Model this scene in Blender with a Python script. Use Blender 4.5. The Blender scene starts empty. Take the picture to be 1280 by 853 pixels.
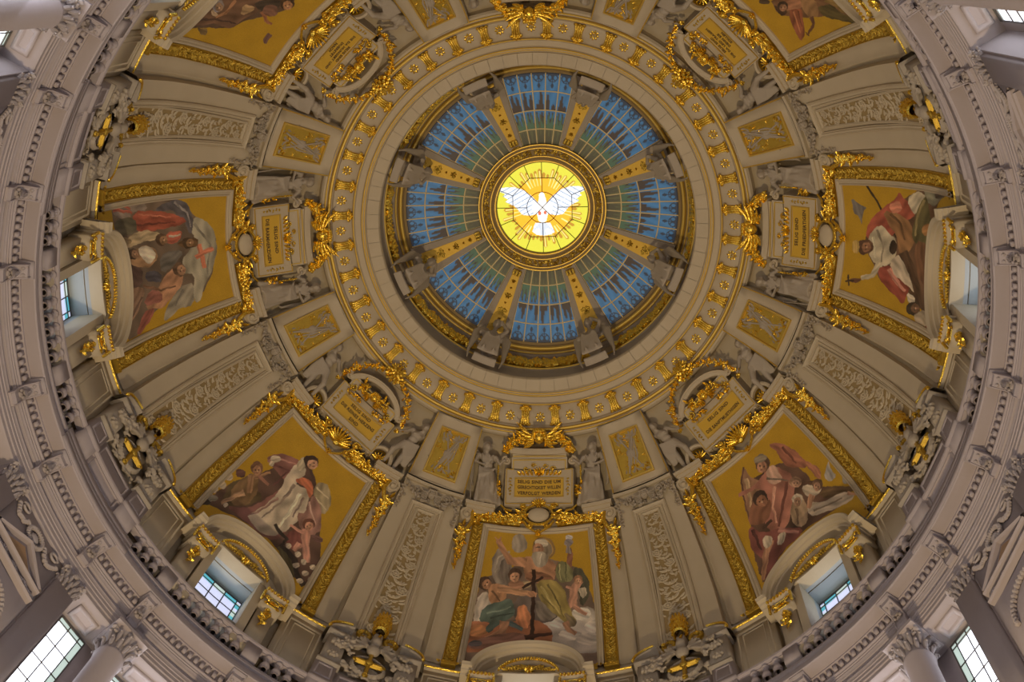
import bpy, math, random
import numpy as np
from math import sin, cos, pi, radians, degrees, atan2, hypot
random.seed(7); RNG = np.random.default_rng(7)

# ---------------------------------------------------------------- camera, world, lights, exposure
SC = bpy.context.scene
COL = SC.collection
def _rot(rx, ry, rz):
    cx, sx, cy, sy, cz, sz = cos(rx), sin(rx), cos(ry), sin(ry), cos(rz), sin(rz)
    return (np.array([[cz, -sz, 0], [sz, cz, 0], [0, 0, 1]]) @ np.array([[cy, 0, sy], [0, 1, 0], [-sy, 0, cy]])
            @ np.array([[1, 0, 0], [0, cx, -sx], [0, sx, cx]]))
from mathutils import Matrix, Vector
M_ = _rot(radians(13.39), radians(4.11), radians(-0.60))
camd = bpy.data.cameras.new('camera'); cam = bpy.data.objects.new('camera', camd); COL.objects.link(cam)
mw = Matrix([[M_[0][i], -M_[1][i], -M_[2][i], (3.37, -9.69, 0.0)[i]] for i in range(3)] + [[0, 0, 0, 1]])
cam.matrix_world = mw
camd.sensor_fit = 'HORIZONTAL'; camd.sensor_width = 36.0; camd.lens = 1900.0 / 1280.0 * 36.0
camd.clip_end = 300
SC.camera = cam
SC.view_settings.view_transform = 'Standard'; SC.view_settings.look = 'None'
SC.view_settings.gamma = 1.0; SC.view_settings.use_curve_mapping = False
SC.view_settings.exposure = 0.0

W = bpy.data.worlds.new('world'); SC.world = W; W.use_nodes = True
W.node_tree.nodes['Background'].inputs[0].default_value = (0.80, 0.76, 0.78, 1)
W.node_tree.nodes['Background'].inputs[1].default_value = 0.035

def lamp(name, kind, loc, target, energy, color, size=1.0, shape='DISK', size_y=None):
    d = bpy.data.lights.new(name, kind); d.energy = energy; d.color = color
    if kind == 'AREA':
        d.shape = shape; d.size = size
        if size_y: d.size_y = size_y
    o = bpy.data.objects.new(name, d); COL.objects.link(o); o.location = loc
    v = Vector(target) - Vector(loc); o.rotation_euler = v.to_track_quat('-Z', 'Y').to_euler()
    return o
# added unseen warm area lights below, standing in for the church's floodlights
lamp('fill_light', 'AREA', (2.0, 9.0, 3.0), (-1, -3.0, 60), 8000, (1.0, 0.77, 0.475), 2.0)
lamp('fill_light', 'AREA', (-9.0, -3.0, 3.0), (3, 1.0, 60), 2200, (1.0, 0.77, 0.475), 2.0)
# daylight that enters through the tall drum windows
for k in range(8):
    t = radians(45 * k)
    lamp('window_daylight', 'AREA', (14.3 * sin(t), 14.3 * cos(t), 36.5), (-9 * sin(t), -9 * cos(t), 43.0), 56, (0.80, 0.84, 1.0), 3.4, 'RECTANGLE', 5.5)

# ---------------------------------------------------------------- materials
def mat(name, color, rough=0.7, metal=0.0, bump=0.0, bscale=20.0, var=0.0, emit=None, attr=None, dirt=None, gainmul=1.0):
    m = bpy.data.materials.new(name); m.use_nodes = True; nt = m.node_tree; b = nt.nodes['Principled BSDF']
    b.inputs['Base Color'].default_value = (*color, 1); b.inputs['Roughness'].default_value = rough
    b.inputs['Metallic'].default_value = metal
    tc = nt.nodes.new('ShaderNodeTexCoord')
    if var or bump:
        nz = nt.nodes.new('ShaderNodeTexNoise'); nz.inputs['Scale'].default_value = bscale; nz.inputs['Detail'].default_value = 5
        nt.links.new(tc.outputs['Object'], nz.inputs['Vector'])
    if attr:
        at = nt.nodes.new('ShaderNodeAttribute'); at.attribute_name = attr
        src = at.outputs['Color']
        nt.links.new(src, b.inputs['Base Color'])
        if emit:
            nt.links.new(src, b.inputs['Emission Color']); b.inputs['Emission Strength'].default_value = emit
    elif emit:
        b.inputs['Emission Color'].default_value = (*color, 1); b.inputs['Emission Strength'].default_value = emit
    if var and not attr:
        n2 = nt.nodes.new('ShaderNodeTexNoise'); n2.inputs['Scale'].default_value = bscale * 0.12; n2.inputs['Detail'].default_value = 6
        nt.links.new(tc.outputs['Object'], n2.inputs['Vector'])
        mx = nt.nodes.new('ShaderNodeMix'); mx.data_type = 'RGBA'
        mx.inputs[6].default_value = (*[c * (1 - var) for c in color], 1)
        mx.inputs[7].default_value = (*[min(1, c * (1 + var)) for c in (dirt or color)], 1)
        nt.links.new(n2.outputs['Fac'], mx.inputs[0]); nt.links.new(mx.outputs[2], b.inputs['Base Color'])
    if bump:
        bp = nt.nodes.new('ShaderNodeBump'); bp.inputs['Strength'].default_value = bump; bp.inputs['Distance'].default_value = 0.04
        nt.links.new(nz.outputs['Fac'], bp.inputs['Height']); nt.links.new(bp.outputs['Normal'], b.inputs['Normal'])
    return m
MT = {
 'stone': mat('cream_stone', (0.50, 0.415, 0.285), 0.75, 0, 0.12, 8, 0.10),
 'stone2': mat('shell_stone', (0.44, 0.362, 0.24), 0.8, 0, 0.12, 6, 0.12),
 'stucco': mat('grey_stucco', (0.39, 0.33, 0.255), 0.8, 0, 0.2, 14, 0.10),
 'drum': mat('drum_stone', (0.38, 0.325, 0.325), 0.75, 0, 0.10, 8, 0.08),  # mauve cast of the window daylight mixed into the stone colour
 'drumstucco': mat('drum_stucco', (0.38, 0.33, 0.32), 0.8, 0, 0.2, 14, 0.08),  # same daylight mauve put into the stucco colour
 'recess': mat('recess_ground', (0.32, 0.225, 0.095), 0.8, 0, 0.1, 14, 0.08),
 'gold': mat('gold_leaf', (0.90, 0.62, 0.09), 0.26, 0.92, 0.5, 18, 0.12),
 'oldgold': mat('old_gold', (0.58, 0.39, 0.06), 0.42, 0.85, 0.5, 30, 0.2),
 'goldline': mat('gold_line', (0.72, 0.49, 0.10), 0.45, 0.75, 0.1, 26, 0.08),
 'plate': mat('gold_plate', (0.76, 0.48, 0.06), 0.5, 0.35, 0.15, 20, 0.06),
 'ink': mat('brown_lettering', (0.10, 0.055, 0.02), 0.7),
 'dark': mat('dark_recess', (0.10, 0.085, 0.075), 0.9),
 'lead': mat('pale_came', (0.85, 0.68, 0.36), 0.6, 0.0),
 'darklead': mat('dark_came', (0.10, 0.06, 0.02), 0.6, 0.2),
 'mosaic': mat('mosaic_tesserae', (1, 1, 1), 0.6, 0.0, 0.5, 30, attr='paint'),
 'litglass': mat('stained_glass', (1, 1, 1), 0.4, attr='paint', emit=0.36),
 'doveglass': mat('dove_glass', (1, 1, 1), 0.4, attr='paint', emit=1.0),
 'dayglass': mat('daylit_glass', (0.84, 0.89, 1.0), 0.3, emit=3.4),
 'smallglass': mat('pale_leaded_glass', (0.60, 0.64, 0.86), 0.3, emit=0.95),
 'tealglass': mat('teal_glass', (0.10, 0.42, 0.50), 0.3, emit=0.9),
 'paleglass': mat('pale_border_glass', (0.55, 0.68, 0.62), 0.3, emit=0.8),
 'reveal': mat('grey_reveal', (0.42, 0.43, 0.42), 0.8),
 'marble': mat('brown_marble', (0.36, 0.22, 0.12), 0.5, 0, 0, 10, 0.3),
}

# ---------------------------------------------------------------- dome profile
PR = np.array([(14.9, 40.0), (14.8, 48), (14.5, 50), (14.05, 52.2), (13.35, 54.2), (12.5, 55.9), (11.48, 57.4), (10.05, 58.9), (8.4, 60.0), (6.99, 60.8)])
_h = np.linspace(40, 60.8, 2000); _r = np.interp(_h, PR[:, 1], PR[:, 0])
_k = np.ones(81) / 81; _rp = np.concatenate([np.full(40, _r[0]), _r, _r[-1] + (np.arange(1, 41)) * (_r[-1] - _r[-2])])
_s = np.concatenate([[0], np.cumsum(np.hypot(np.diff(_r), np.diff(_h)))]); _s -= np.interp(50, _h, _s)
_r = np.convolve(_rp, _k, 'valid')
_tr = np.gradient(_r, _s); _th = np.gradient(_h, _s); _l = np.hypot(_tr, _th); _tr /= _l; _th /= _l
def sH(h): return float(np.interp(h, _h, _s))
def rS(s): return np.interp(s, _s, _r)
def hS(s): return np.interp(s, _s, _h)
def WX(V, s0=0.0, a0=0.0):
    "flat bay coordinates (x metres across, s metres up the shell, z metres inwards) -> world, bay azimuth a0 degrees"
    V = np.asarray(V, float).reshape(-1, 3); s = V[:, 1] + s0; r = np.interp(s, _s, _r); h = np.interp(s, _s, _h)
    tr = np.interp(s, _s, _tr); th = np.interp(s, _s, _th)
    a = V[:, 0] / r + radians(a0)
    R = r - th * V[:, 2]; Hh = h + tr * V[:, 2]
    return np.stack([R * np.sin(a), R * np.cos(a), Hh], 1)
def WC(V, r0=14.5, a0=0.0):
    "cylinder coordinates (x metres across, height, z metres inwards)"
    V = np.asarray(V, float).reshape(-1, 3); a = V[:, 0] / r0 + radians(a0); R = r0 - V[:, 2]
    return np.stack([R * np.sin(a), R * np.cos(a), V[:, 1]], 1)
def FL(a, s): return (radians(a) * float(rS(s)), s)       # degrees -> flat coordinates

# ---------------------------------------------------------------- mesh builder
def _ico(sub):
    import bmesh
    bm = bmesh.new(); bmesh.ops.create_icosphere(bm, subdivisions=sub, radius=1)
    v = np.array([p.co[:] for p in bm.verts]); f = np.array([[q.index for q in p.verts] for p in bm.faces]); bm.free()
    return v, f
ICO = {1: _ico(1), 2: _ico(2), 3: _ico(3)}
class MB:
    def __init__(s): s.V = []; s.Q = []; s.T = []; s.n = 0
    def add(s, V, F):
        V = np.asarray(V, float).reshape(-1, 3); F = np.asarray(F, int)
        if len(F):
            (s.Q if F.shape[1] == 4 else s.T).append(F + s.n)
        s.V.append(V); s.n += len(V); return s
    def verts(s): return np.concatenate(s.V) if s.V else np.zeros((0, 3))
    def join(s, o, fn=None):
        V = o.verts(); V = fn(V) if fn else V
        for F in o.Q: s.Q.append(F + s.n)
        for F in o.T: s.T.append(F + s.n)
        s.V.append(V); s.n += len(V); return s
    def map(s, fn): s.V = [fn(s.verts())]; return s
    def mirror(s):
        s.V = [s.verts() * np.array([-1, 1, 1])]; s.Q = [q[:, ::-1] for q in s.Q]; s.T = [q[:, ::-1] for q in s.T]; return s
    def box(s, x0, x1, y0, y1, z0, z1, nx=1, taper=0.0):
        b = min(abs(x1 - x0), abs(y1 - y0)) * taper
        xs = np.linspace(x0, x1, nx + 1); V = []
        for i, x in enumerate(xs):
            xt = min(max(x, x0 + b), x1 - b)
            V += [(x, y0, z0), (x, y1, z0), (xt, y1 - b, z1), (xt, y0 + b, z1)]
        F = []
        for i in range(nx):
            k = 4 * i
            for j in range(4): F.append((k + j, k + (j + 1) % 4, k + 4 + (j + 1) % 4, k + 4 + j))
        F += [(3, 2, 1, 0), (4 * nx, 4 * nx + 1, 4 * nx + 2, 4 * nx + 3)]
        return s.add(V, F)
    def ball(s, c, r, sub=1, rot=None):
        v, f = ICO[sub]; r = np.atleast_1d(r) * np.ones(3); v = v * r
        if rot is not None:
            a = rot; v = np.stack([v[:, 0] * cos(a) - v[:, 1] * sin(a), v[:, 0] * sin(a) + v[:, 1] * cos(a), v[:, 2]], 1)
        return s.add(v + np.array(c), f)
    def cone(s, p, q, r0, r1, n=8):
        return s.tube([p, q], [r0, r1], n)
    def tube(s, path, rad, n=8, closed=False):
        P = np.array(path, float); m = len(P); rad = np.ones(m) * np.asarray(rad)
        if closed: t = np.roll(P, -1, 0) - np.roll(P, 1, 0)
        else: t = np.gradient(P, axis=0)
        t /= np.linalg.norm(t, axis=1)[:, None] + 1e-9
        up = np.array([0, 0, 1.0]); V = []
        u = np.cross(t, up); bad = np.linalg.norm(u, axis=1) < 0.15
        u[bad] = np.cross(t[bad], np.array([1.0, 0.2, 0])); u /= np.linalg.norm(u, axis=1)[:, None]
        w = np.cross(t, u); th = np.linspace(0, 2 * pi, n, endpoint=False)
        V = (P[:, None] + rad[:, None, None] * (u[:, None] * np.cos(th)[None, :, None] + w[:, None] * np.sin(th)[None, :, None])).reshape(-1, 3)
        F = []; mm = m if closed else m - 1
        for i in range(mm):
            j = (i + 1) % m
            for k in range(n): F.append((i * n + k, i * n + (k + 1) % n, j * n + (k + 1) % n, j * n + k))
        s.add(V, F)
        if not closed:
            s.T.append(np.array([(s.n - m * n + 0, s.n - m * n + k + 1, s.n - m * n + k) for k in range(1, n - 1)]))
            e = s.n - n; s.T.append(np.array([(e, e + k, e + k + 1) for k in range(1, n - 1)]))
        return s
    def sweep(s, path, prof, closed=False):
        "flat path [(x,y)], profile [(offset to left, z)] -> moulding"
        P = np.array(path, float); m = len(P); prof = np.array(prof, float); k = len(prof)
        if closed: d0 = P - np.roll(P, 1, 0); d1 = np.roll(P, -1, 0) - P
        else:
            d = np.diff(P, axis=0); d0 = np.vstack([d[:1], d]); d1 = np.vstack([d, d[-1:]])
        d0 = d0 / (np.linalg.norm(d0, axis=1)[:, None] + 1e-9); d1 = d1 / (np.linalg.norm(d1, axis=1)[:, None] + 1e-9)
        n0 = np.stack([-d0[:, 1], d0[:, 0]], 1); n1 = np.stack([-d1[:, 1], d1[:, 0]], 1)
        nn = n0 + n1; nn /= np.linalg.norm(nn, axis=1)[:, None] + 1e-9; c = np.clip((nn * n0).sum(1), 0.35, 1); nn = nn / c[:, None]
        V = np.zeros((m, k, 3)); V[:, :, :2] = P[:, None] + nn[:, None] * prof[None, :, 0, None]; V[:, :, 2] = prof[None, :, 1]
        F = []
        for i in range(m if closed else m - 1):
            j = (i + 1) % m
            for q in range(k - 1): F.append((i * k + q, i * k + q + 1, j * k + q + 1, j * k + q))
        return s.add(V, F)
    def rev(s, prof, a0=0.0, a1=360.0, n=96):
        "revolve [(r,h)] about the dome axis"
        prof = np.array(prof, float); k = len(prof); full = abs(a1 - a0) >= 359.9
        A = np.radians(np.linspace(a0, a1, n + 1)); A = A[:-1] if full else A; m = len(A)
        V = np.zeros((m, k, 3)); V[:, :, 0] = np.sin(A)[:, None] * prof[None, :, 0]; V[:, :, 1] = np.cos(A)[:, None] * prof[None, :, 0]; V[:, :, 2] = prof[None, :, 1]
        F = []
        for i in range(m if full else m - 1):
            j = (i + 1) % m
            for q in range(k - 1): F.append((i * k + q, i * k + q + 1, j * k + q + 1, j * k + q))
        return s.add(V, F)
    def lathe(s, prof, c=(0, 0, 0), n=10):
        "lathe about the local vertical (y) axis: [(radius, y)]"
        k = len(prof); V = []; F = []
        for i in range(n):
            a = 2 * pi * i / n
            for r, y in prof: V.append((c[0] + r * cos(a), c[1] + y, c[2] + r * sin(a)))
        for i in range(n):
            j = (i + 1) % n
            for q in range(k - 1): F.append((i * k + q, j * k + q, j * k + q + 1, i * k + q + 1))
        return s.add(V, F)
    def leaf(s, c, ang, L, Wd, Hh, curl=0.6, z0=0.0):
        "a domed acanthus leaf lying in the flat plane, tip curling outwards"
        u = np.array([0, .25, .55, .8, 1.0]); w = np.array([.35, .8, 1.0, .7, .12]); V = []; F = []
        lift = Hh * (0.35 + curl * u ** 2)
        for i in range(5):
            for j, (q, e) in enumerate(((-1, 0), (-.5, .75), (0, .55), (.5, .75), (1, 0))):
                x = u[i] * L; y = q * w[i] * Wd / 2; z = z0 + (e * Hh * (1 - .4 * u[i])) + lift[i] - Hh * .35
                V.append((c[0] + x * cos(ang) - y * sin(ang), c[1] + x * sin(ang) + y * cos(ang), c[2] + z))
        for i in range(4):
            for j in range(4): F.append((i * 5 + j, (i + 1) * 5 + j, (i + 1) * 5 + j + 1, i * 5 + j + 1))
        return s.add(V, F)
    def grid(s, P):
        "grid of points (n,m,3)"
        n, m = P.shape[:2]; I = np.arange(n * m).reshape(n, m)
        F = np.stack([I[:-1, :-1], I[1:, :-1], I[1:, 1:], I[:-1, 1:]], -1).reshape(-1, 4)
        return s.add(P.reshape(-1, 3), F)
    def mesh(s, name, origin=(0, 0, 0), material=None, smooth=True, colors=None):
        V = s.verts() - np.array(origin); me = bpy.data.meshes.new(name)
        q = np.concatenate(s.Q) if s.Q else np.zeros((0, 4), int); t = np.concatenate(s.T) if s.T else np.zeros((0, 3), int)
        me.vertices.add(len(V)); me.vertices.foreach_set('co', V.astype(np.float32).ravel())
        loops = np.concatenate([q.ravel(), t.ravel()]).astype(np.int32); me.loops.add(len(loops)); me.loops.foreach_set('vertex_index', loops)
        st = np.concatenate([np.arange(len(q)) * 4, len(q) * 4 + np.arange(len(t)) * 3]).astype(np.int32)
        me.polygons.add(len(st)); me.polygons.foreach_set('loop_start', st)
        me.update(calc_edges=True); me.validate()
        if colors is not None:
            ca = me.color_attributes.new('paint', 'FLOAT_COLOR', 'POINT')
            ca.data.foreach_set('color', np.concatenate([colors, np.ones((len(colors), 1))], 1).astype(np.float32).ravel())
        if material: me.materials.append(MT[material])
        if smooth:
            me.shade_smooth(); me.set_sharp_from_angle(angle=radians(38))
        return me

# ---------------------------------------------------------------- object helpers
def link(o):
    COL.objects.link(o); return o
def tag(o, label=None, cat=None, group=None, kind=None):
    if label: o['label'] = label
    if cat: o['category'] = cat
    if group: o['group'] = group
    if kind: o['kind'] = kind
    return o
class Thing:
    "an Empty at the thing's base; parts share its origin"
    def __init__(s, name, origin):
        s.o = np.array(origin, float).reshape(3); s.root = link(bpy.data.objects.new(name, None)); s.root.location = s.o
        s.root.empty_display_size = 0.1
    def part(s, name, mb, material, parent=None, label=None, smooth=True, colors=None, stuff=False):
        if mb.n == 0: return None
        o = link(bpy.data.objects.new(name, mb.mesh(name, s.o, material, smooth, colors))); o.parent = parent or s.root
        if label: o['label'] = label
        if stuff: o['kind'] = 'stuff'
        return o
def single(name, mb, material, origin=None, smooth=True, colors=None):
    og = np.array(origin if origin is not None else mb.verts().mean(0), float).reshape(3)
    o = link(bpy.data.objects.new(name, mb.mesh(name, og, material, smooth, colors))); o.location = og
    return o
def turned(o, t):
    "rotate a top-level object about the dome axis by azimuth t (degrees)"
    a = -radians(t); x, y, z = o.location
    o.location = (x * cos(a) - y * sin(a), x * sin(a) + y * cos(a), z); o.rotation_euler = (0, 0, o.rotation_euler[2] + a)
    return o
def copy_tree(o, parent=None):
    c = o.copy(); link(c); c.parent = parent
    for ch in CH.get(o.name, ()): copy_tree(ch, c)
    return c
CH = {}
def freeze(o):
    "remember a prototype's children before copying"
    kids = [k for k in bpy.data.objects if k.parent == o]; CH[o.name] = kids
    for k in kids:
        CH[k.name] = [g for g in bpy.data.objects if g.parent == k]
def ring_copies(proto, places):
    "places: [(azimuth, label, category, group)], the first one takes the prototype itself"
    freeze(proto); base = proto.location.copy(); rz = proto.rotation_euler[2]; out = []
    for i, pl in enumerate(places):
        o = proto if i == 0 else copy_tree(proto)
        out.append(o)
    for o, pl in zip(out, places):
        o.location = base; o.rotation_euler = (0, 0, rz); turned(o, pl[0]); tag(o, *pl[1:])
    return out
def struct(name, mb, material, smooth=True):
    o = single(name, mb, material, (0, 0, mb.verts()[:, 2].min()), smooth); o['kind'] = 'structure'; return o
def organic(mb, voxel, smooth_it=4):
    "melt overlapping pieces into one continuous body"
    ob = bpy.data.objects.new('tmp', mb.mesh('tmp')); link(ob)
    md = ob.modifiers.new('r', 'REMESH'); md.mode = 'VOXEL'; md.voxel_size = voxel
    m2 = ob.modifiers.new('s', 'SMOOTH'); m2.factor = 0.5; m2.iterations = smooth_it
    dg = bpy.context.evaluated_depsgraph_get(); ev = ob.evaluated_get(dg); me = ev.to_mesh()
    V = np.zeros(len(me.vertices) * 3, np.float32); me.vertices.foreach_get('co', V); V = V.reshape(-1, 3)
    ls = np.zeros(len(me.polygons), np.int32); me.polygons.foreach_get('loop_total', ls)
    li = np.zeros(len(me.loops), np.int32); me.loops.foreach_get('vertex_index', li)
    out = MB()
    if (ls == 4).all(): out.add(V, li.reshape(-1, 4))
    else:
        F = []; k = 0
        for c in ls:
            for j in range(1, c - 1): F.append((li[k], li[k + j], li[k + j + 1]))
            k += c
        out.add(V, F)
    ev.to_mesh_clear(); md_ = ob.data; bpy.data.objects.remove(ob); bpy.data.meshes.remove(md_)
    return out

BAY = {0: 'B', -45: 'BL', 45: 'BR', -90: 'L', 90: 'R', -135: 'TL', 135: 'TR', 180: 'T'}
SHORT = {'B': 'elder mosaic', 'BL': 'serpent mosaic', 'BR': 'rose-gown mosaic', 'L': 'banner mosaic',
         'R': 'king mosaic', 'TL': 'small-bird mosaic', 'TR': 'red-wing mosaic', 'T': 'top bay'}
DESC = {k: 'the ' + v for k, v in SHORT.items()}
ORD = ['first', 'second', 'third', 'fourth', 'fifth', 'sixth', 'seventh', 'eighth']
PIER = {-22.5: ('BL', 'B'), 22.5: ('B', 'BR'), -67.5: ('L', 'BL'), 67.5: ('BR', 'R'), -112.5: ('TL', 'L'), 112.5: ('R', 'TR'), -157.5: ('T', 'TL'), 157.5: ('TR', 'T')}
def between(t): a, b = PIER[t]; return 'between %s' % ('the %s and %s mosaics' % (SHORT[a][:-7], SHORT[b][:-7]) if 'T' not in (a, b) else 'the %s mosaic and top bay' % (SHORT[a] + SHORT[b]).replace('top bay', '')[:-7])
BAYS = [0, -45, 45, -90, 90, -135, 135]; PIERS = list(PIER)

# ================================================================ THE SETTING
# --- inner shell of the dome
mb = MB(); idx = np.linspace(0, 1, 60)
sk = sH(57.62); pts = [(0, s, 0) for s in np.linspace(0.0, sk, 30)] + [(0, s, -.42) for s in np.linspace(sk + .02, sH(60.0), 14)]
mb.rev([(p[1], p[2]) for p in WX(pts)], n=192)
shell = single('ceiling', mb, 'stone2', (0, 0, 50)); shell['kind'] = 'structure'
# --- attic wall with the eight window openings
mb = MB(); s0, s1, s2 = sH(44.2), sH(49.1), 0.0
for k in range(8):
    a = 45 * k
    mb.rev([(float(rS(s)), float(hS(s))) for s in np.linspace(s0, s2, 6)], a + 3.75, a + 41.25, 24)
    mb.rev([(float(rS(s)), float(hS(s))) for s in np.linspace(s1, s2, 3)], a - 3.75, a + 3.75, 6)
struct('wall_attic', mb, 'stone')
# --- rim: cove ring that carries the gold consoles, and the lantern opening
RIM = [(8.95, 60.40), (8.72, 60.02), (8.70, 59.88), (8.60, 59.82), (8.42, 59.86), (8.40, 59.93), (8.24, 59.98), (8.20, 60.14), (8.0, 60.22), (7.72, 60.38), (7.56, 60.56), (7.50, 60.60),
       (7.46, 60.50), (7.40, 60.52), (7.36, 60.60), (7.16, 60.64), (7.12, 60.60), (7.02, 60.60), (6.98, 60.66), (6.93, 60.72)]
mb = MB().rev(RIM, n=240); struct('trim_1', mb, 'stone')
mb = MB()
for r, h, w in ((8.33, 59.885, 0.075), (8.48, 59.83, 0.035), (7.43, 60.49, 0.03), (7.08, 60.575, 0.03), (7.0, 60.63, 0.026)):
    A = np.linspace(0, 2 * pi, 240, endpoint=False); mb.tube([(r * sin(a), r * cos(a), h) for a in A], w, 8, True)
struct('trim_2', mb, 'goldline')
# crackled rim band of stone slabs around the opening: one slab per 5 degrees
root = Thing('opening_rim', (0, 0, 60.7))
for k in range(72):
    a = 5 * k; j = RNG.uniform(-0.012, 0.012)
    m = MB().rev([(6.93, 60.72), (6.90, 60.66 + j), (6.44, 60.74 + j), (6.40, 60.80 + j), (6.40, 61.0)], a + 0.05, a + 4.95, 5)
    root.part('rim_slab', m, 'stone')
tag(root.root, 'band of pale stone slabs framing the round opening of the lantern', 'rim')
struct('trim_3', MB().rev([(6.95, 60.78), (6.45, 60.80), (6.42, 61.0), (6.55, 61.0)], n=144), 'stucco')
# --- lantern drum wall above the opening
struct('wall_lantern', MB().rev([(6.55, 60.9), (6.55, 62.66), (6.50, 62.70), (6.50, 62.86), (6.60, 62.9), (6.60, 64.5), (6.45, 64.55), (6.45, 64.66), (6.3, 64.72)], n=144), 'stucco')
mb = MB()
for r, h, w in ((6.49, 62.74, 0.05), (6.12, 64.84, 0.09), (6.30, 64.74, 0.05)):
    A = np.linspace(0, 2 * pi, 180, endpoint=False); mb.tube([(r * sin(a), r * cos(a), h) for a in A], w, 8, True)
struct('trim_4', mb, 'goldline')
struct('trim_5', MB().rev([(6.32, 64.70), (6.22, 64.72), (6.2, 64.82), (6.02, 64.84), (5.98, 64.96), (5.88, 65.0)], n=144), 'recess')

# glass slope of the lantern: r 5.87 at h 64.95 up to r 2.72 at h 65.85
def LZ(r): return 65.85 + (r - 2.72) / (5.87 - 2.72) * (64.95 - 65.85)
def LG(a, r, z=0.0):
    "point on the lantern glass cone, azimuth a degrees"
    t = radians(a); return (r * sin(t), r * cos(t), LZ(r) - z)
# --- eight stained-glass sectors with 20 panes each
def rgblin(c8, g=1.0):
    c = [v / 255 for v in c8]
    return np.array([((x + .055) / 1.055) ** 2.4 if x > .04 else x / 12.92 for x in c]) * g
RR_ = [5.84, 5.08, 4.26, 3.44, 2.80]
half = lambda r: 15.0 + (5.87 - r) / 3.15 * 1.4
pane_col = np.random.default_rng(3)
def pane_paint(i, j, U, Vv):
    "i column 0-4, j row 0 (outer) - 3; U 0..1 across, Vv 0..1 outwards"
    blue = np.array([.052, .165, .33]); brown = np.array([.060, .042, .030]); ol = np.array([.105, .10, .045]); dk = np.array([.03, .04, .06])
    c = np.repeat(blue[None], len(U), 0) * (1 + 0.12 * np.sin(9 * U + 5 * j + 3 * i + 4 * Vv))[:, None]
    seed = (i * 7 + j * 13) % 5
    if j == 0:
        x = np.abs(U - .5); y = 1 - Vv     # dark fleuron at the outer end
        m = (np.abs(np.hypot(x - .2, (y - .22)) - .15) < .045) | ((x < .05) & (y < .8)) | ((x + np.abs(y - .68) * .8) < .13) | (y < .05) | ((x < .22) & (np.abs(y - .45) < .035))
        c[m] = dk
    else:
        sp = np.zeros(len(U), bool)
        for q in range(2):
            cx = .28 + .44 * q + .08 * math.sin(seed + q * 2); hgt = (.35, .8, 1.0)[(q + seed) % 3] if j == 1 else .9
            w = .17 * np.clip(1.25 - Vv / hgt, 0, 1) + .03
            sp |= (np.abs(U - cx) < w) & (Vv < hgt)
        if j == 1: c[sp] = brown
        if j == 2:
            c[:] = ol * 0.9; c[sp] = np.array([.075, .13, .075])
            tip = (Vv > .55 + .3 * np.sin(U * 17 + seed)) ; c[tip] = blue * .9; c[tip & sp] = brown
        if j == 3:
            c[:] = ol * 1.1; c[sp] = np.array([.085, .075, .04])
    return c
secs = []
for sct, t in enumerate([0, -45, 45, -90, 90, -135, 135, 180]):
    th = Thing('stained_glass_sector', LG(0, 4.3))
    for i in range(5):
        for j in range(4):
            ro, ri = RR_[j], RR_[j + 1]; n, m = 13, 15
            if j == 0: n, m = 19, 23
            G = np.zeros((n, m, 3)); U = np.zeros((n, m)); Vv = np.zeros((n, m))
            for p in range(n):
                for q in range(m):
                    u = p / (n - 1); v = q / (m - 1); r = ri + (ro - ri) * v; hw = half(r); a = -hw + 2 * hw * (i + u) / 5
                    G[p, q] = LG(a, r, 0.0); U[p, q] = u; Vv[p, q] = v
            col = pane_paint(i, j, U.ravel(), Vv.ravel())
            m_ = MB().grid(G); th.part('glass_pane', m_, 'litglass', smooth=False, colors=col)
    bars = []
    for i in range(6):
        pts = [LG(-half(r) + 2 * half(r) * i / 5, r, 0.03) for r in np.linspace(5.87, 2.76, 5)]
        th.part('glazing_bar', MB().tube(pts, 0.028, 5), 'lead')
    for j in range(1, 4):
        pts = [LG(a, RR_[j], 0.03) for a in np.linspace(-half(RR_[j]), half(RR_[j]), 9)]
        th.part('glazing_bar', MB().tube(pts, 0.028, 5), 'lead')
    secs.append(th.root); break
ring_copies(secs[0], [(t, 'blue and olive stained-glass sector of the lantern, the one towards %s' % DESC[BAY[t]], 'stained glass', 'lantern glass sectors') for t in [0, -45, 45, -90, 90, -135, 135, 180]])
# --- ribs between the sectors
def rosette_blob(mb, c, r, n=6, fn=None, h=0.06, s1=1):
    for k in range(n):
        a = 2 * pi * k / n; mb.ball((c[0] + cos(a) * r * .62, c[1] + sin(a) * r * .62, c[2] + h * .4), (r * .42, r * .3, h), s1, a)
    mb.ball((c[0], c[1], c[2] + h * .8), (r * .3, r * .3, h), s1); return mb
def WL(V, a0=0.0):
    "flat lantern rib coordinates: x across, y = radius, z towards the floor"
    V = np.asarray(V, float).reshape(-1, 3); a = V[:, 0] / np.maximum(V[:, 1], 1e-3) + radians(a0); R = V[:, 1]
    return np.stack([R * np.sin(a), R * np.cos(a), 65.85 + (R - 2.72) / 3.15 * -0.9 - V[:, 2]], 1)
th = Thing('lantern_rib', LG(0, 4.3))
def ribpoly(f0, f1, z0, z1, r0=2.7, r1=5.95, n=8):
    "bar whose half-width runs f0 (inner) -> f1 (outer)"
    m = MB(); V = []; F = []
    for i in range(n + 1):
        r = r0 + (r1 - r0) * i / n; w = f0 + (f1 - f0) * i / n
        V += [(-w, r, z0), (-w * .96, r, z1), (w * .96, r, z1), (w, r, z0)]
    for i in range(n):
        k = 4 * i
        for j in range(3): F.append((k + j, k + j + 1, k + 5 + j, k + 4 + j))
    F += [(0, 3, 2, 1), (4 * n, 4 * n + 1, 4 * n + 2, 4 * n + 3)]
    return m.add(V, F)
th.part('rib_body', ribpoly(.29, .76, 0.0, .16).map(WL), 'stucco')
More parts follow.
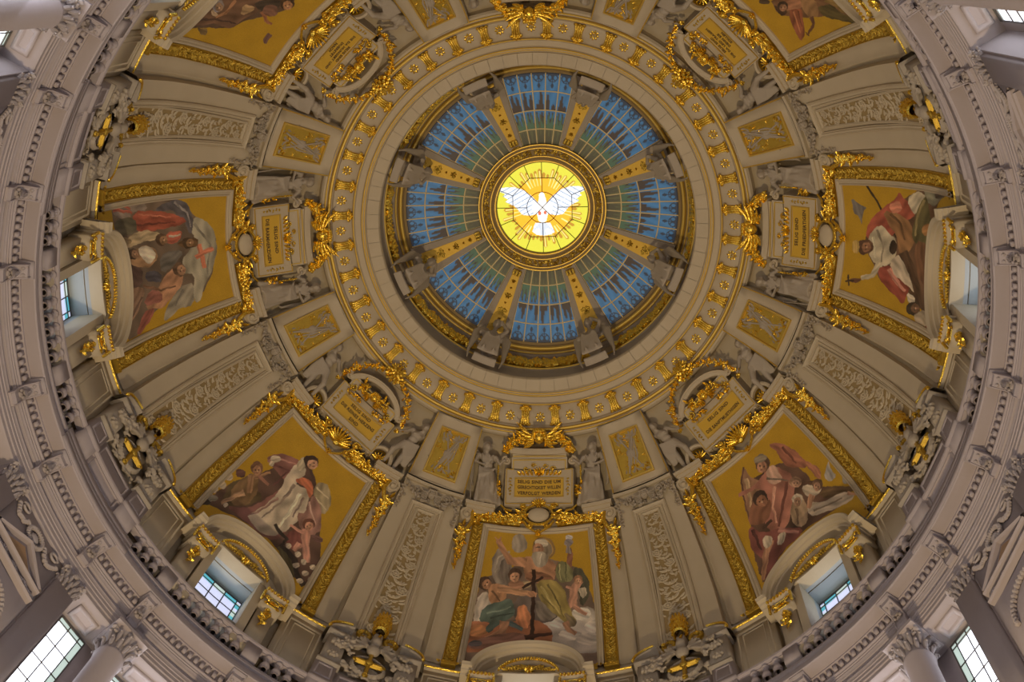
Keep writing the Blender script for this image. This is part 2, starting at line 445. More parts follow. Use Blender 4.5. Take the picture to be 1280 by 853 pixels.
th.part('gold_panel', ribpoly(.17, .40, .14, .19, 3.15, 5.8).map(WL), 'plate')
for r, q in ((3.45, .09), (3.75, .05), (4.1, .14), (4.42, .05), (4.8, .19), (5.15, .06), (5.5, .2)):
    m = MB(); rosette_blob(m, (0, r, .19), q, 6, h=.05)
    for sg in (-1, 1): m.leaf((0, r, .2), pi / 2 + sg * 1.9, q * 1.2, q * .8, .05)
    th.part('leaf_rosette', m.map(WL), 'oldgold')
m = MB()
for q in range(3): m.ball((0, 2.82 + q * .16, .2), (.24, .07, .1), 1)
for x in (-.14, 0, .14): m.ball((x, 3.06, .26), (.07, .16, .06), 1)
th.part('rib_foot', m.map(WL), 'oldgold')
freeze(th.root); a = -22.5
turned(th.root, 0)
ring_copies(th.root, [(t, 'lantern ceiling rib with gilded leaf panel, ' + between(t), 'rib', 'lantern ribs') for t in PIERS])
# --- oculus: gold wreath ring and the dove window
th = Thing('oculus_ring', (0, 0, 65.8))
th.part('ring_moulding', MB().rev([(2.80, 65.9), (2.78, 65.62), (2.70, 65.56), (2.62, 65.60), (2.58, 65.66), (2.30, 65.66), (2.26, 65.60), (2.20, 65.58), (2.14, 65.66), (2.08, 65.66), (2.04, 65.72), (1.98, 65.78), (1.98, 65.95)], n=128), 'recess')
for r_, h_, w_ in ((2.76, 65.60, .035), (2.62, 65.58, .03), (2.26, 65.60, .03), (2.06, 65.66, .035)): th.part('gilded_ring', MB().tube([(r_ * sin(a), r_ * cos(a), h_) for a in np.linspace(0, 2 * pi, 96, endpoint=False)], w_, 6, True), 'goldline')
m = MB()
for k in range(520):
    a = RNG.uniform(0, 2 * pi); r = RNG.uniform(2.34, 2.54); m.ball((r * sin(a), r * cos(a), 65.64), (RNG.uniform(.05, .12), RNG.uniform(.03, .06), .05), 1, RNG.uniform(0, 3))
th.part('leaf_wreath', m, 'oldgold', stuff=True)
tag(th.root, 'round gilded wreath frame around the glowing dove window', 'ring')
OC = 65.86
th = Thing('dove_window', (0, 0, OC))
def inpoly(X, Y, poly):
    P = np.array(poly, float).reshape(-1, 2); x0, y0 = P[:, 0].min(), P[:, 1].min(); x1, y1 = P[:, 0].max(), P[:, 1].max()
    idx = np.where((X >= x0) & (X <= x1) & (Y >= y0) & (Y <= y1))[0]; ins = np.zeros(len(X), bool)
    if len(idx) == 0: return ins
    x, y = X[idx], Y[idx]; c = np.zeros(len(idx), bool); j = len(P) - 1
    for i in range(len(P)):
        xi, yi = P[i]; xj, yj = P[j]
        if yi != yj:
            cond = ((yi > y) != (yj > y)) & (x < (xj - xi) * (y - yi) / (yj - yi) + xi); c ^= cond
        j = i
    ins[idx] = c; return ins
DV = dict(
 wingl=[(300,305),(345,300),(385,300),(440,318),(490,355),(530,400),(535,440),(510,462),(470,468),(430,462),(405,432),(385,410),(360,398),(335,385),(350,372),(318,352),(335,342),(305,325)],
 head=[(530,345),(545,330),(560,340),(568,365),(575,400),(585,440),(570,500),(548,515),(525,500),(512,440),(522,400),(530,370)],
 tail=[(505,512),(592,512),(618,566),(590,582),(550,588),(512,582),(486,562)])
DV['wingr'] = [(1098 - x, y) for x, y in DV['wingl']]
def dove(u, v):
    X = 549 + 267 * u; Y = 421 + 267 * v; r = np.hypot(u, v); t = np.arctan2(v, u); k = np.floor((t / (2 * pi) + .5) * 52).astype(int) % 52
    rn = np.random.default_rng(11).random(52)[k]; fr = np.abs(((t / (2 * pi) + .5) * 52) % 1 - .5)
    c = np.repeat(np.array([[.60, .60, .035]]), len(u), 0)
    ray = (r < .72 + .20 * rn - .10 * fr) & (fr < .36); c[ray] = (.42, .21, .003)
    c[(r < .60 + .3 * rn) & (fr < .15) & (rn > .5)] = (.85, .70, .20)
    c[r < .64] = (.88, .42, .004); c[(r < .64) & (r > .48) & (fr < .12) & (rn > .35)] = (1., .80, .30)
    w = np.zeros(len(u), bool)
    for q in ('wingl', 'wingr'):
        m = inpoly(X, Y, DV[q]); c[m] = (.72, .82, .98); w |= m
        st = m & (np.sin((X * (1 if q == 'wingl' else -1) * .8 + Y * 1.0) * .21 + np.hypot(X - 549, Y - 350) * .05) > .86) & (np.hypot(X - 549, Y - 420) > 60); c[st] = (.22, .32, .48)
    m = inpoly(X, Y, DV['head']); c[m] = (.95, .97, 1.0)
    m = inpoly(X, Y, DV['tail']); c[m] = (.80, .88, 1.); c[m & (np.abs(((X - 549) / (Y - 440) * 16) % 1 - .5) < .12)] = (.3, .4, .6)
    m = ((X - 532) / 9) ** 2 + ((Y - 455) / 13) ** 2 < 1; c[m] = (.6, .12, .06); m = ((X - 564) / 9) ** 2 + ((Y - 452) / 10) ** 2 < 1; c[m] = (.6, .12, .06)
    return c
def octr(t):   # octagon with corners at 22.5 + 45 k, circumradius .70
    q = (t % 45) - 22.5; q = ((t + 22.5) % 45) - 22.5
    return .645 / cos(radians(((t + 22.5) % 45) - 22.5)) if True else 0
def pane(a0, a1, f0, f1, n, m):
    G = np.zeros((n, m, 3)); U = []; Vv = []
    for i in range(n):
        t = a0 + (a1 - a0) * i / (n - 1)
        for j in range(m):
            q = j / (m - 1); r = f0(t) + (f1(t) - f0(t)) * q; u = r * sin(radians(t)); v = r * cos(radians(t))
            G[i, j] = (u * 2.0, v * 2.0, OC); U.append(u); Vv.append(v)
    th.part('glass_pane', MB().grid(G), 'doveglass', smooth=False, colors=dove(np.array(U), np.array(Vv)))
c0 = lambda t: 0.0
for k in range(4): pane(45 + 90 * k, 135 + 90 * k, c0, lambda t: .34, 46, 26)
for k in range(8): pane(45 * k, 45 * k + 45, lambda t: .34, octr, 32, 28)
for k in range(16): pane(22.5 * k, 22.5 * k + 22.5, octr, lambda t: 1.0, 24, 28)
def came(pts, w=.016): th.part('lead_came', MB().tube([(x * 2, y * 2, OC - .03) for x, y in pts], w, 5), 'darklead')
P2 = lambda t, r: (r * sin(radians(t)), r * cos(radians(t)))
for k in range(4): came([P2(45 + 90 * k, 0), P2(45 + 90 * k, 1.0)]); came([P2(90 * k, .34), P2(90 * k, 1.0)])
for k in range(8): came([P2(22.5 + 45 * k, .698), P2(22.5 + 45 * k, 1.0)]); came([P2(22.5 + 45 * k, .698), P2(67.5 + 45 * k, .698)])
th.part('lead_came', MB().tube([(2 * .34 * sin(t), 2 * .34 * cos(t), OC - .03) for t in np.linspace(0, 2 * pi, 40, endpoint=False)], .016, 5, True), 'darklead')
tag(th.root, 'round glowing stained-glass window with a white dove on yellow rays', 'window')

# --- balustrade, cornice and entablature of the drum
struct('trim_6', MB().rev([(14.34, 45.02), (14.34, 45.26), (14.02, 45.26), (13.98, 45.18), (14.0, 45.10), (14.08, 45.04), (14.08, 44.98), (14.30, 44.98)], n=240), 'drum')
struct('trim_7', MB().rev([(14.9, 44.15), (14.34, 44.15), (14.34, 43.98), (14.10, 43.98), (14.10, 43.90), (14.05, 43.86), (14.05, 43.74), (14.0, 43.70), (14.0, 43.64), (14.07, 43.58), (14.07, 43.44), (13.98, 43.36), (13.92, 43.22), (13.92, 42.97), (13.96, 42.94),
                           (14.36, 43.0), (14.36, 42.92), (14.44, 42.90), (14.52, 42.88), (14.52, 42.52), (14.46, 42.50), (14.46, 42.44), (14.51, 42.40), (14.51, 42.34), (14.545, 42.32), (14.545, 42.26), (14.58, 42.23), (14.60, 42.16), (14.67, 42.13), (14.67, 41.92), (14.60, 41.90), (14.58, 41.84), (14.61, 41.80), (14.61, 41.68), (14.64, 41.66), (14.64, 41.52), (14.67, 41.50), (14.67, 41.34), (14.71, 41.31), (14.71, 41.15), (14.75, 41.12), (16.3, 41.12)], n=288), 'drum')
m = MB(); nd = 376
for k in range(nd):
    a = 360 * k / nd; f = lambda V, a=a: WC(V, 14.5, a)
    m.join(MB().box(-.066, .066, 42.58, 42.88, -.02, .11), f)
o = struct('trim_8', m, 'drum', False); o['kind'] = 'stuff'; o.name = 'dentil_course'; o['label'] = 'row of small square dentils under the drum cornice'; o['category'] = 'dentils'
# --- drum walls: pier walls, window recesses
for k in range(8):
    a = 45 * k; m = MB()
    m.rev([(14.8, 41.2), (14.8, 28)], a + 14, a + 31, 12)
    for sg in (14, 31):
        t = radians(a + sg); P = lambda r, h: (r * sin(t), r * cos(t), h)
        m.add([P(14.8, 28), P(14.8, 41.2), P(16.1, 41.2), P(16.1, 28)], [(0, 1, 2, 3)])
    struct('wall_drum', m, 'drum')
m = MB()
for k in range(8):
    a = 45 * k
    m.rev([(15.7, 41.2), (15.7, 28)], a - 14, a - 12.7, 2); m.rev([(15.7, 41.2), (15.7, 28)], a + 12.7, a + 14, 2)
    m.rev([(15.7, 41.2), (15.7, 28)], a - 8.9, a - 4.6, 3); m.rev([(15.7, 41.2), (15.7, 28)], a + 4.6, a + 8.9, 3)
    m.rev([(15.7, 41.2), (15.7, 41.0)], a - 12.7, a - 8.9, 3); m.rev([(15.7, 41.2), (15.7, 41.0)], a + 8.9, a + 12.7, 3)
    m.rev([(15.7, 41.2), (15.7, 41.0)], a - 4.6, a + 4.6, 4)
struct('wall_recess', m, 'drum')
# coffered undersides of the lintels (one panel each) -------------------------------------------------
def WH(V, a0, r0=15.25, h0=41.12):
    "soffit coordinates: x across, y outwards, z down"
    V = np.asarray(V, float).reshape(-1, 3); a = radians(a0); R = r0 + V[:, 1]; X = V[:, 0]
    return np.stack([R * sin(a) + X * cos(a), R * cos(a) - X * sin(a), h0 - V[:, 2]], 1)
def coffer(w, d):
    m = MB(); m.sweep([(-w, -d), (w, -d), (w, d), (-w, d)], [(0, 0.0), (0, .09), (.10, .09), (.14, .02), (.16, .0)], True); return m
cp = []
for nm, a, w, d in (('side', -11.2, .42, .26), ('side', 11.2, .42, .26), ('middle', 0, .95, .26)):
    o = single('lintel_coffer', coffer(w, d).map(lambda V: WH(V, a)), 'drum', WH([(0, 0, 0)], a)[0], False)
    ring_copies(o, [(t, 'rectangular coffer of the %s drum window below %s' % (('left side' if a < 0 else 'right side') if nm == 'side' else 'middle', SHORT[BAY[t]]), 'coffer', 'lintel coffers') for t in ([-45, 45, -135, 135])])
# tall drum windows -------------------------------------------------------------------------------
wn = 0
def tall_window(a_lo, a_hi, top, ncol, border):
    th = Thing('window_9', WC([(0, 34.0, -1.1)], 14.5, (a_lo + a_hi) / 2)[0]); nr = 12; R = 15.7
    rows = [top - .28] + list(np.linspace(top - .28, 29.0, nr))[1:]
    cols = np.linspace(a_lo, a_hi, ncol + 1)
    if border == 1: cols = np.concatenate([[a_lo], [a_lo + .8], np.linspace(a_lo + .8, a_hi, ncol + 1)[1:]])
    if border == -1: cols = np.concatenate([np.linspace(a_lo, a_hi - .8, ncol + 1), [a_hi]])
    allrows = [top] + rows
    for i in range(len(cols) - 1):
        for j in range(len(allrows) - 1):
            edge = (border == 1 and i == 0) or (border == -1 and i == len(cols) - 2) or j == 0
            t0, t1 = radians(cols[i]), radians(cols[i + 1]); h1, h0 = allrows[j], allrows[j + 1]
            th.part('glass_pane', MB().add([(R * sin(t0), R * cos(t0), h0), (R * sin(t1), R * cos(t1), h0), (R * sin(t1), R * cos(t1), h1), (R * sin(t0), R * cos(t0), h1)], [(0, 1, 2, 3)]), ('paleglass' if edge else 'dayglass'), smooth=False)
    for a in cols: t = radians(a); th.part('glazing_bar', MB().tube([(15.66 * sin(t), 15.66 * cos(t), top), (15.66 * sin(t), 15.66 * cos(t), 29)], .022, 4), 'dark')
    for h in allrows: th.part('glazing_bar', MB().tube([(15.66 * sin(radians(a)), 15.66 * cos(radians(a)), h) for a in (cols[0], cols[-1])], .022, 4), 'dark')
    return th.root
for a_lo, a_hi, top, nc, bd, nm in ((-12.9, -9.0, 41.0, 2, -1, 'left side'), (9.0, 12.9, 41.0, 2, 1, 'right side'), (-4.6, 4.6, 41.0, 5, 0, 'middle')):
    r = tall_window(a_lo, a_hi, top, nc, bd); r.name = 'window_9'
    for q, o in enumerate(ring_copies(r, [(t, 'tall leaded %s drum window with bright panes under %s' % (nm, DESC[BAY[t]]), None, None) for t in [-45, 45, -135, 135]])):
        wn += 1; o.name = 'window_%d' % (8 + wn); o['kind'] = 'structure'
# engaged columns with leafy capitals --------------------------------------------------------------
def capital(mb, w, y0, y1, depth, rows=2, per=7):
    "leafy capital on a flat or round support: x across, y up, z out (half cylinder)"
    H = y1 - y0
    for q in range(rows):
        for k in range(per):
            a = pi * (k + .5 * (1 + q % 2)) / per; cx = -w * cos(a); cz = depth * sin(a)
            y = y0 + H * (.05 + .32 * q); out = 1.12 + .1 * q
            mb.tube([(cx, y, cz), (cx * out, y + H * .2, cz * out), (cx * out * 1.08, y + H * .34, cz * out * 1.1), (cx * out * 1.22, y + H * .34, cz * out * 1.25), (cx * out * 1.25, y + H * .26, cz * out * 1.28)], [w * .10, w * .17, w * .15, w * .11, w * .06], 6)
            mb.ball((cx * out * 1.2, y + H * .32, cz * out * 1.22), (w * .1, w * .07, w * .1), 1)
    for sg in (-1, 1):
        mb.tube([(sg * (w * 1.1 + .10 * cos(t)), y1 - .16 + .10 * sin(t), depth * .9) for t in np.linspace(0, 5, 9)], .05, 6)
        mb.ball((sg * w * 1.25, y1 - .14, depth * .9), (.09, .09, .12), 1)
    mb.ball((0, y1 - .12, depth * 1.25), (.13, .11, .08), 1)
    return mb
th = Thing('engaged_column', (0, 14.75, 28))
def Wcol(V): V = np.asarray(V, float); return np.stack([V[:, 0], 14.85 - V[:, 2], V[:, 1]], 1)
th.part('shaft', MB().lathe([(.47, 28), (.455, 34), (.43, 39.8), (.47, 39.86), (.47, 39.95), (.43, 39.98), (.43, 40.1)], n=32).map(Wcol), 'drum')
m = MB().lathe([(.43, 40.0), (.43, 40.6), (.55, 41.0)], n=20)
for rr in range(2): capital(m, .43, 40.02, 40.98, .43 * (1 if rr == 0 else -1), 2, 6)
th.part('capital', m.map(Wcol), 'drumstucco')
th.part('abacus', MB().box(-.62, .62, 40.98, 41.14, -.62, .62).map(Wcol), 'drum')
freeze(th.root)
for i, (a, nm) in enumerate(((-6.5, 'left'), (6.5, 'right'))):
    c = th.root if i == 0 else copy_tree(th.root)
    if i: CH[c.name] = [k for k in bpy.data.objects if k.parent == c]
    c.location = (0, 14.75, 28); c.rotation_euler = (0, 0, 0)
    if i == 0: keep = th.root
for i, (a, nm) in enumerate(((-6.5, 'left'), (6.5, 'right'))):
    pr = keep if i == 0 else c
    ring_copies(pr, [(t + a, 'round grey column with leafy capital, %s of the middle drum window below %s' % (nm, SHORT[BAY[t]]), 'column', 'drum columns') for t in [-45, 45, -135, 135]])
# flat pilasters beside the reliefs ------------------------------------------------------------------
def pil(sg):
    th = Thing('drum_pilaster', WC([(0, 28, 0)], 14.8, sg * 6.7)[0]); a = sg * 6.7; f = lambda V: WC(V, 14.8, a)
    th.part('shaft', MB().box(-.40, .40, 28, 40.2, -.05, .16, 4).map(f), 'drum', smooth=False)
    m = MB().box(-.40, .40, 40.1, 41.15, -.05, .14, 4); capital(m, .36, 40.15, 41.1, .2, 2, 7)
    th.part('capital', m.map(f), 'drumstucco'); return th.root
for sg, nm in ((-1, 'left'), (1, 'right')):
    ring_copies(pil(sg), [(t, 'flat grey %s drum pilaster with carved capital, %s' % (nm, between(t)), 'pilaster', 'drum pilasters') for t in (-67.5, 67.5, -112.5, 112.5, -157.5, 157.5)])
# relief panel with pediment between pilasters -------------------------------------------------------
th = Thing('pier_relief', WC([(0, 38, 0)], 14.8)[0]); f = lambda V: WC(V, 14.8)
th.part('panel', MB().box(-1.26, 1.26, 33, 41.05, -.04, .03, 6).map(f), 'drum', smooth=False)
m = MB(); prof = [(-.09, 0), (-.09, .16), (-.03, .22), (.03, .18), (.09, .14), (.09, 0)]
m.sweep([(-1.2, 39.0), (0, 40.0), (1.2, 39.0)], prof); m.sweep([(-1.22, 38.85), (1.22, 38.85)], prof)
m.sweep([(-1.22, 38.3), (1.22, 38.3)], prof)
th.part('pediment', m.map(f), 'drum')
th.part('pediment_field', MB().add([(-.85, 38.98, .05), (.85, 38.98, .05), (0, 39.72, .05)], [(0, 1, 2)]).map(f), 'marble')
m = MB()
for k in range(26):
    a = 2 * pi * k / 26; m.ball((.34 * cos(a), 40.35 + .34 * sin(a), .1), (.09, .07, .09), 1, a)
m.ball((0, 40.35, .06), (.2, .2, .1), 2)
for sg in (-1, 1):
    for q in range(12):
        u = q / 11; m.ball((sg * (.45 + .65 * u), 40.5 - .5 * sin(pi * u) * .6 + RNG.uniform(-.05, .05), .09), (.1, .08, .08), 1)
    m.tube([(sg * (.85 + .16 * cos(t)), 40.75 + .13 * sin(t), .1) for t in np.linspace(0, 5.6, 12)], .045, 6)
th.part('wreath', m.map(f), 'drumstucco')
m = MB()
for k in range(30): u = k / 29; m.ball((-1.1 + 2.2 * u, 38.57 + .06 * sin(u * 25), .08), (.07, .09, .07), 1)
th.part('carved_band', m.map(f), 'drumstucco'); m = MB()
for k in range(21): a = pi * k / 20; m.ball((.85 * cos(a), 36.3 + 1.2 * sin(a), .1), (.1, .1, .1), 1)
th.part('carved_arch', m.map(f), 'drumstucco')
ring_copies(th.root, [(t, 'stucco relief with pediment and wreath on the drum pier ' + between(t), 'relief', 'drum reliefs') for t in (-67.5, 67.5, -112.5, 112.5)])

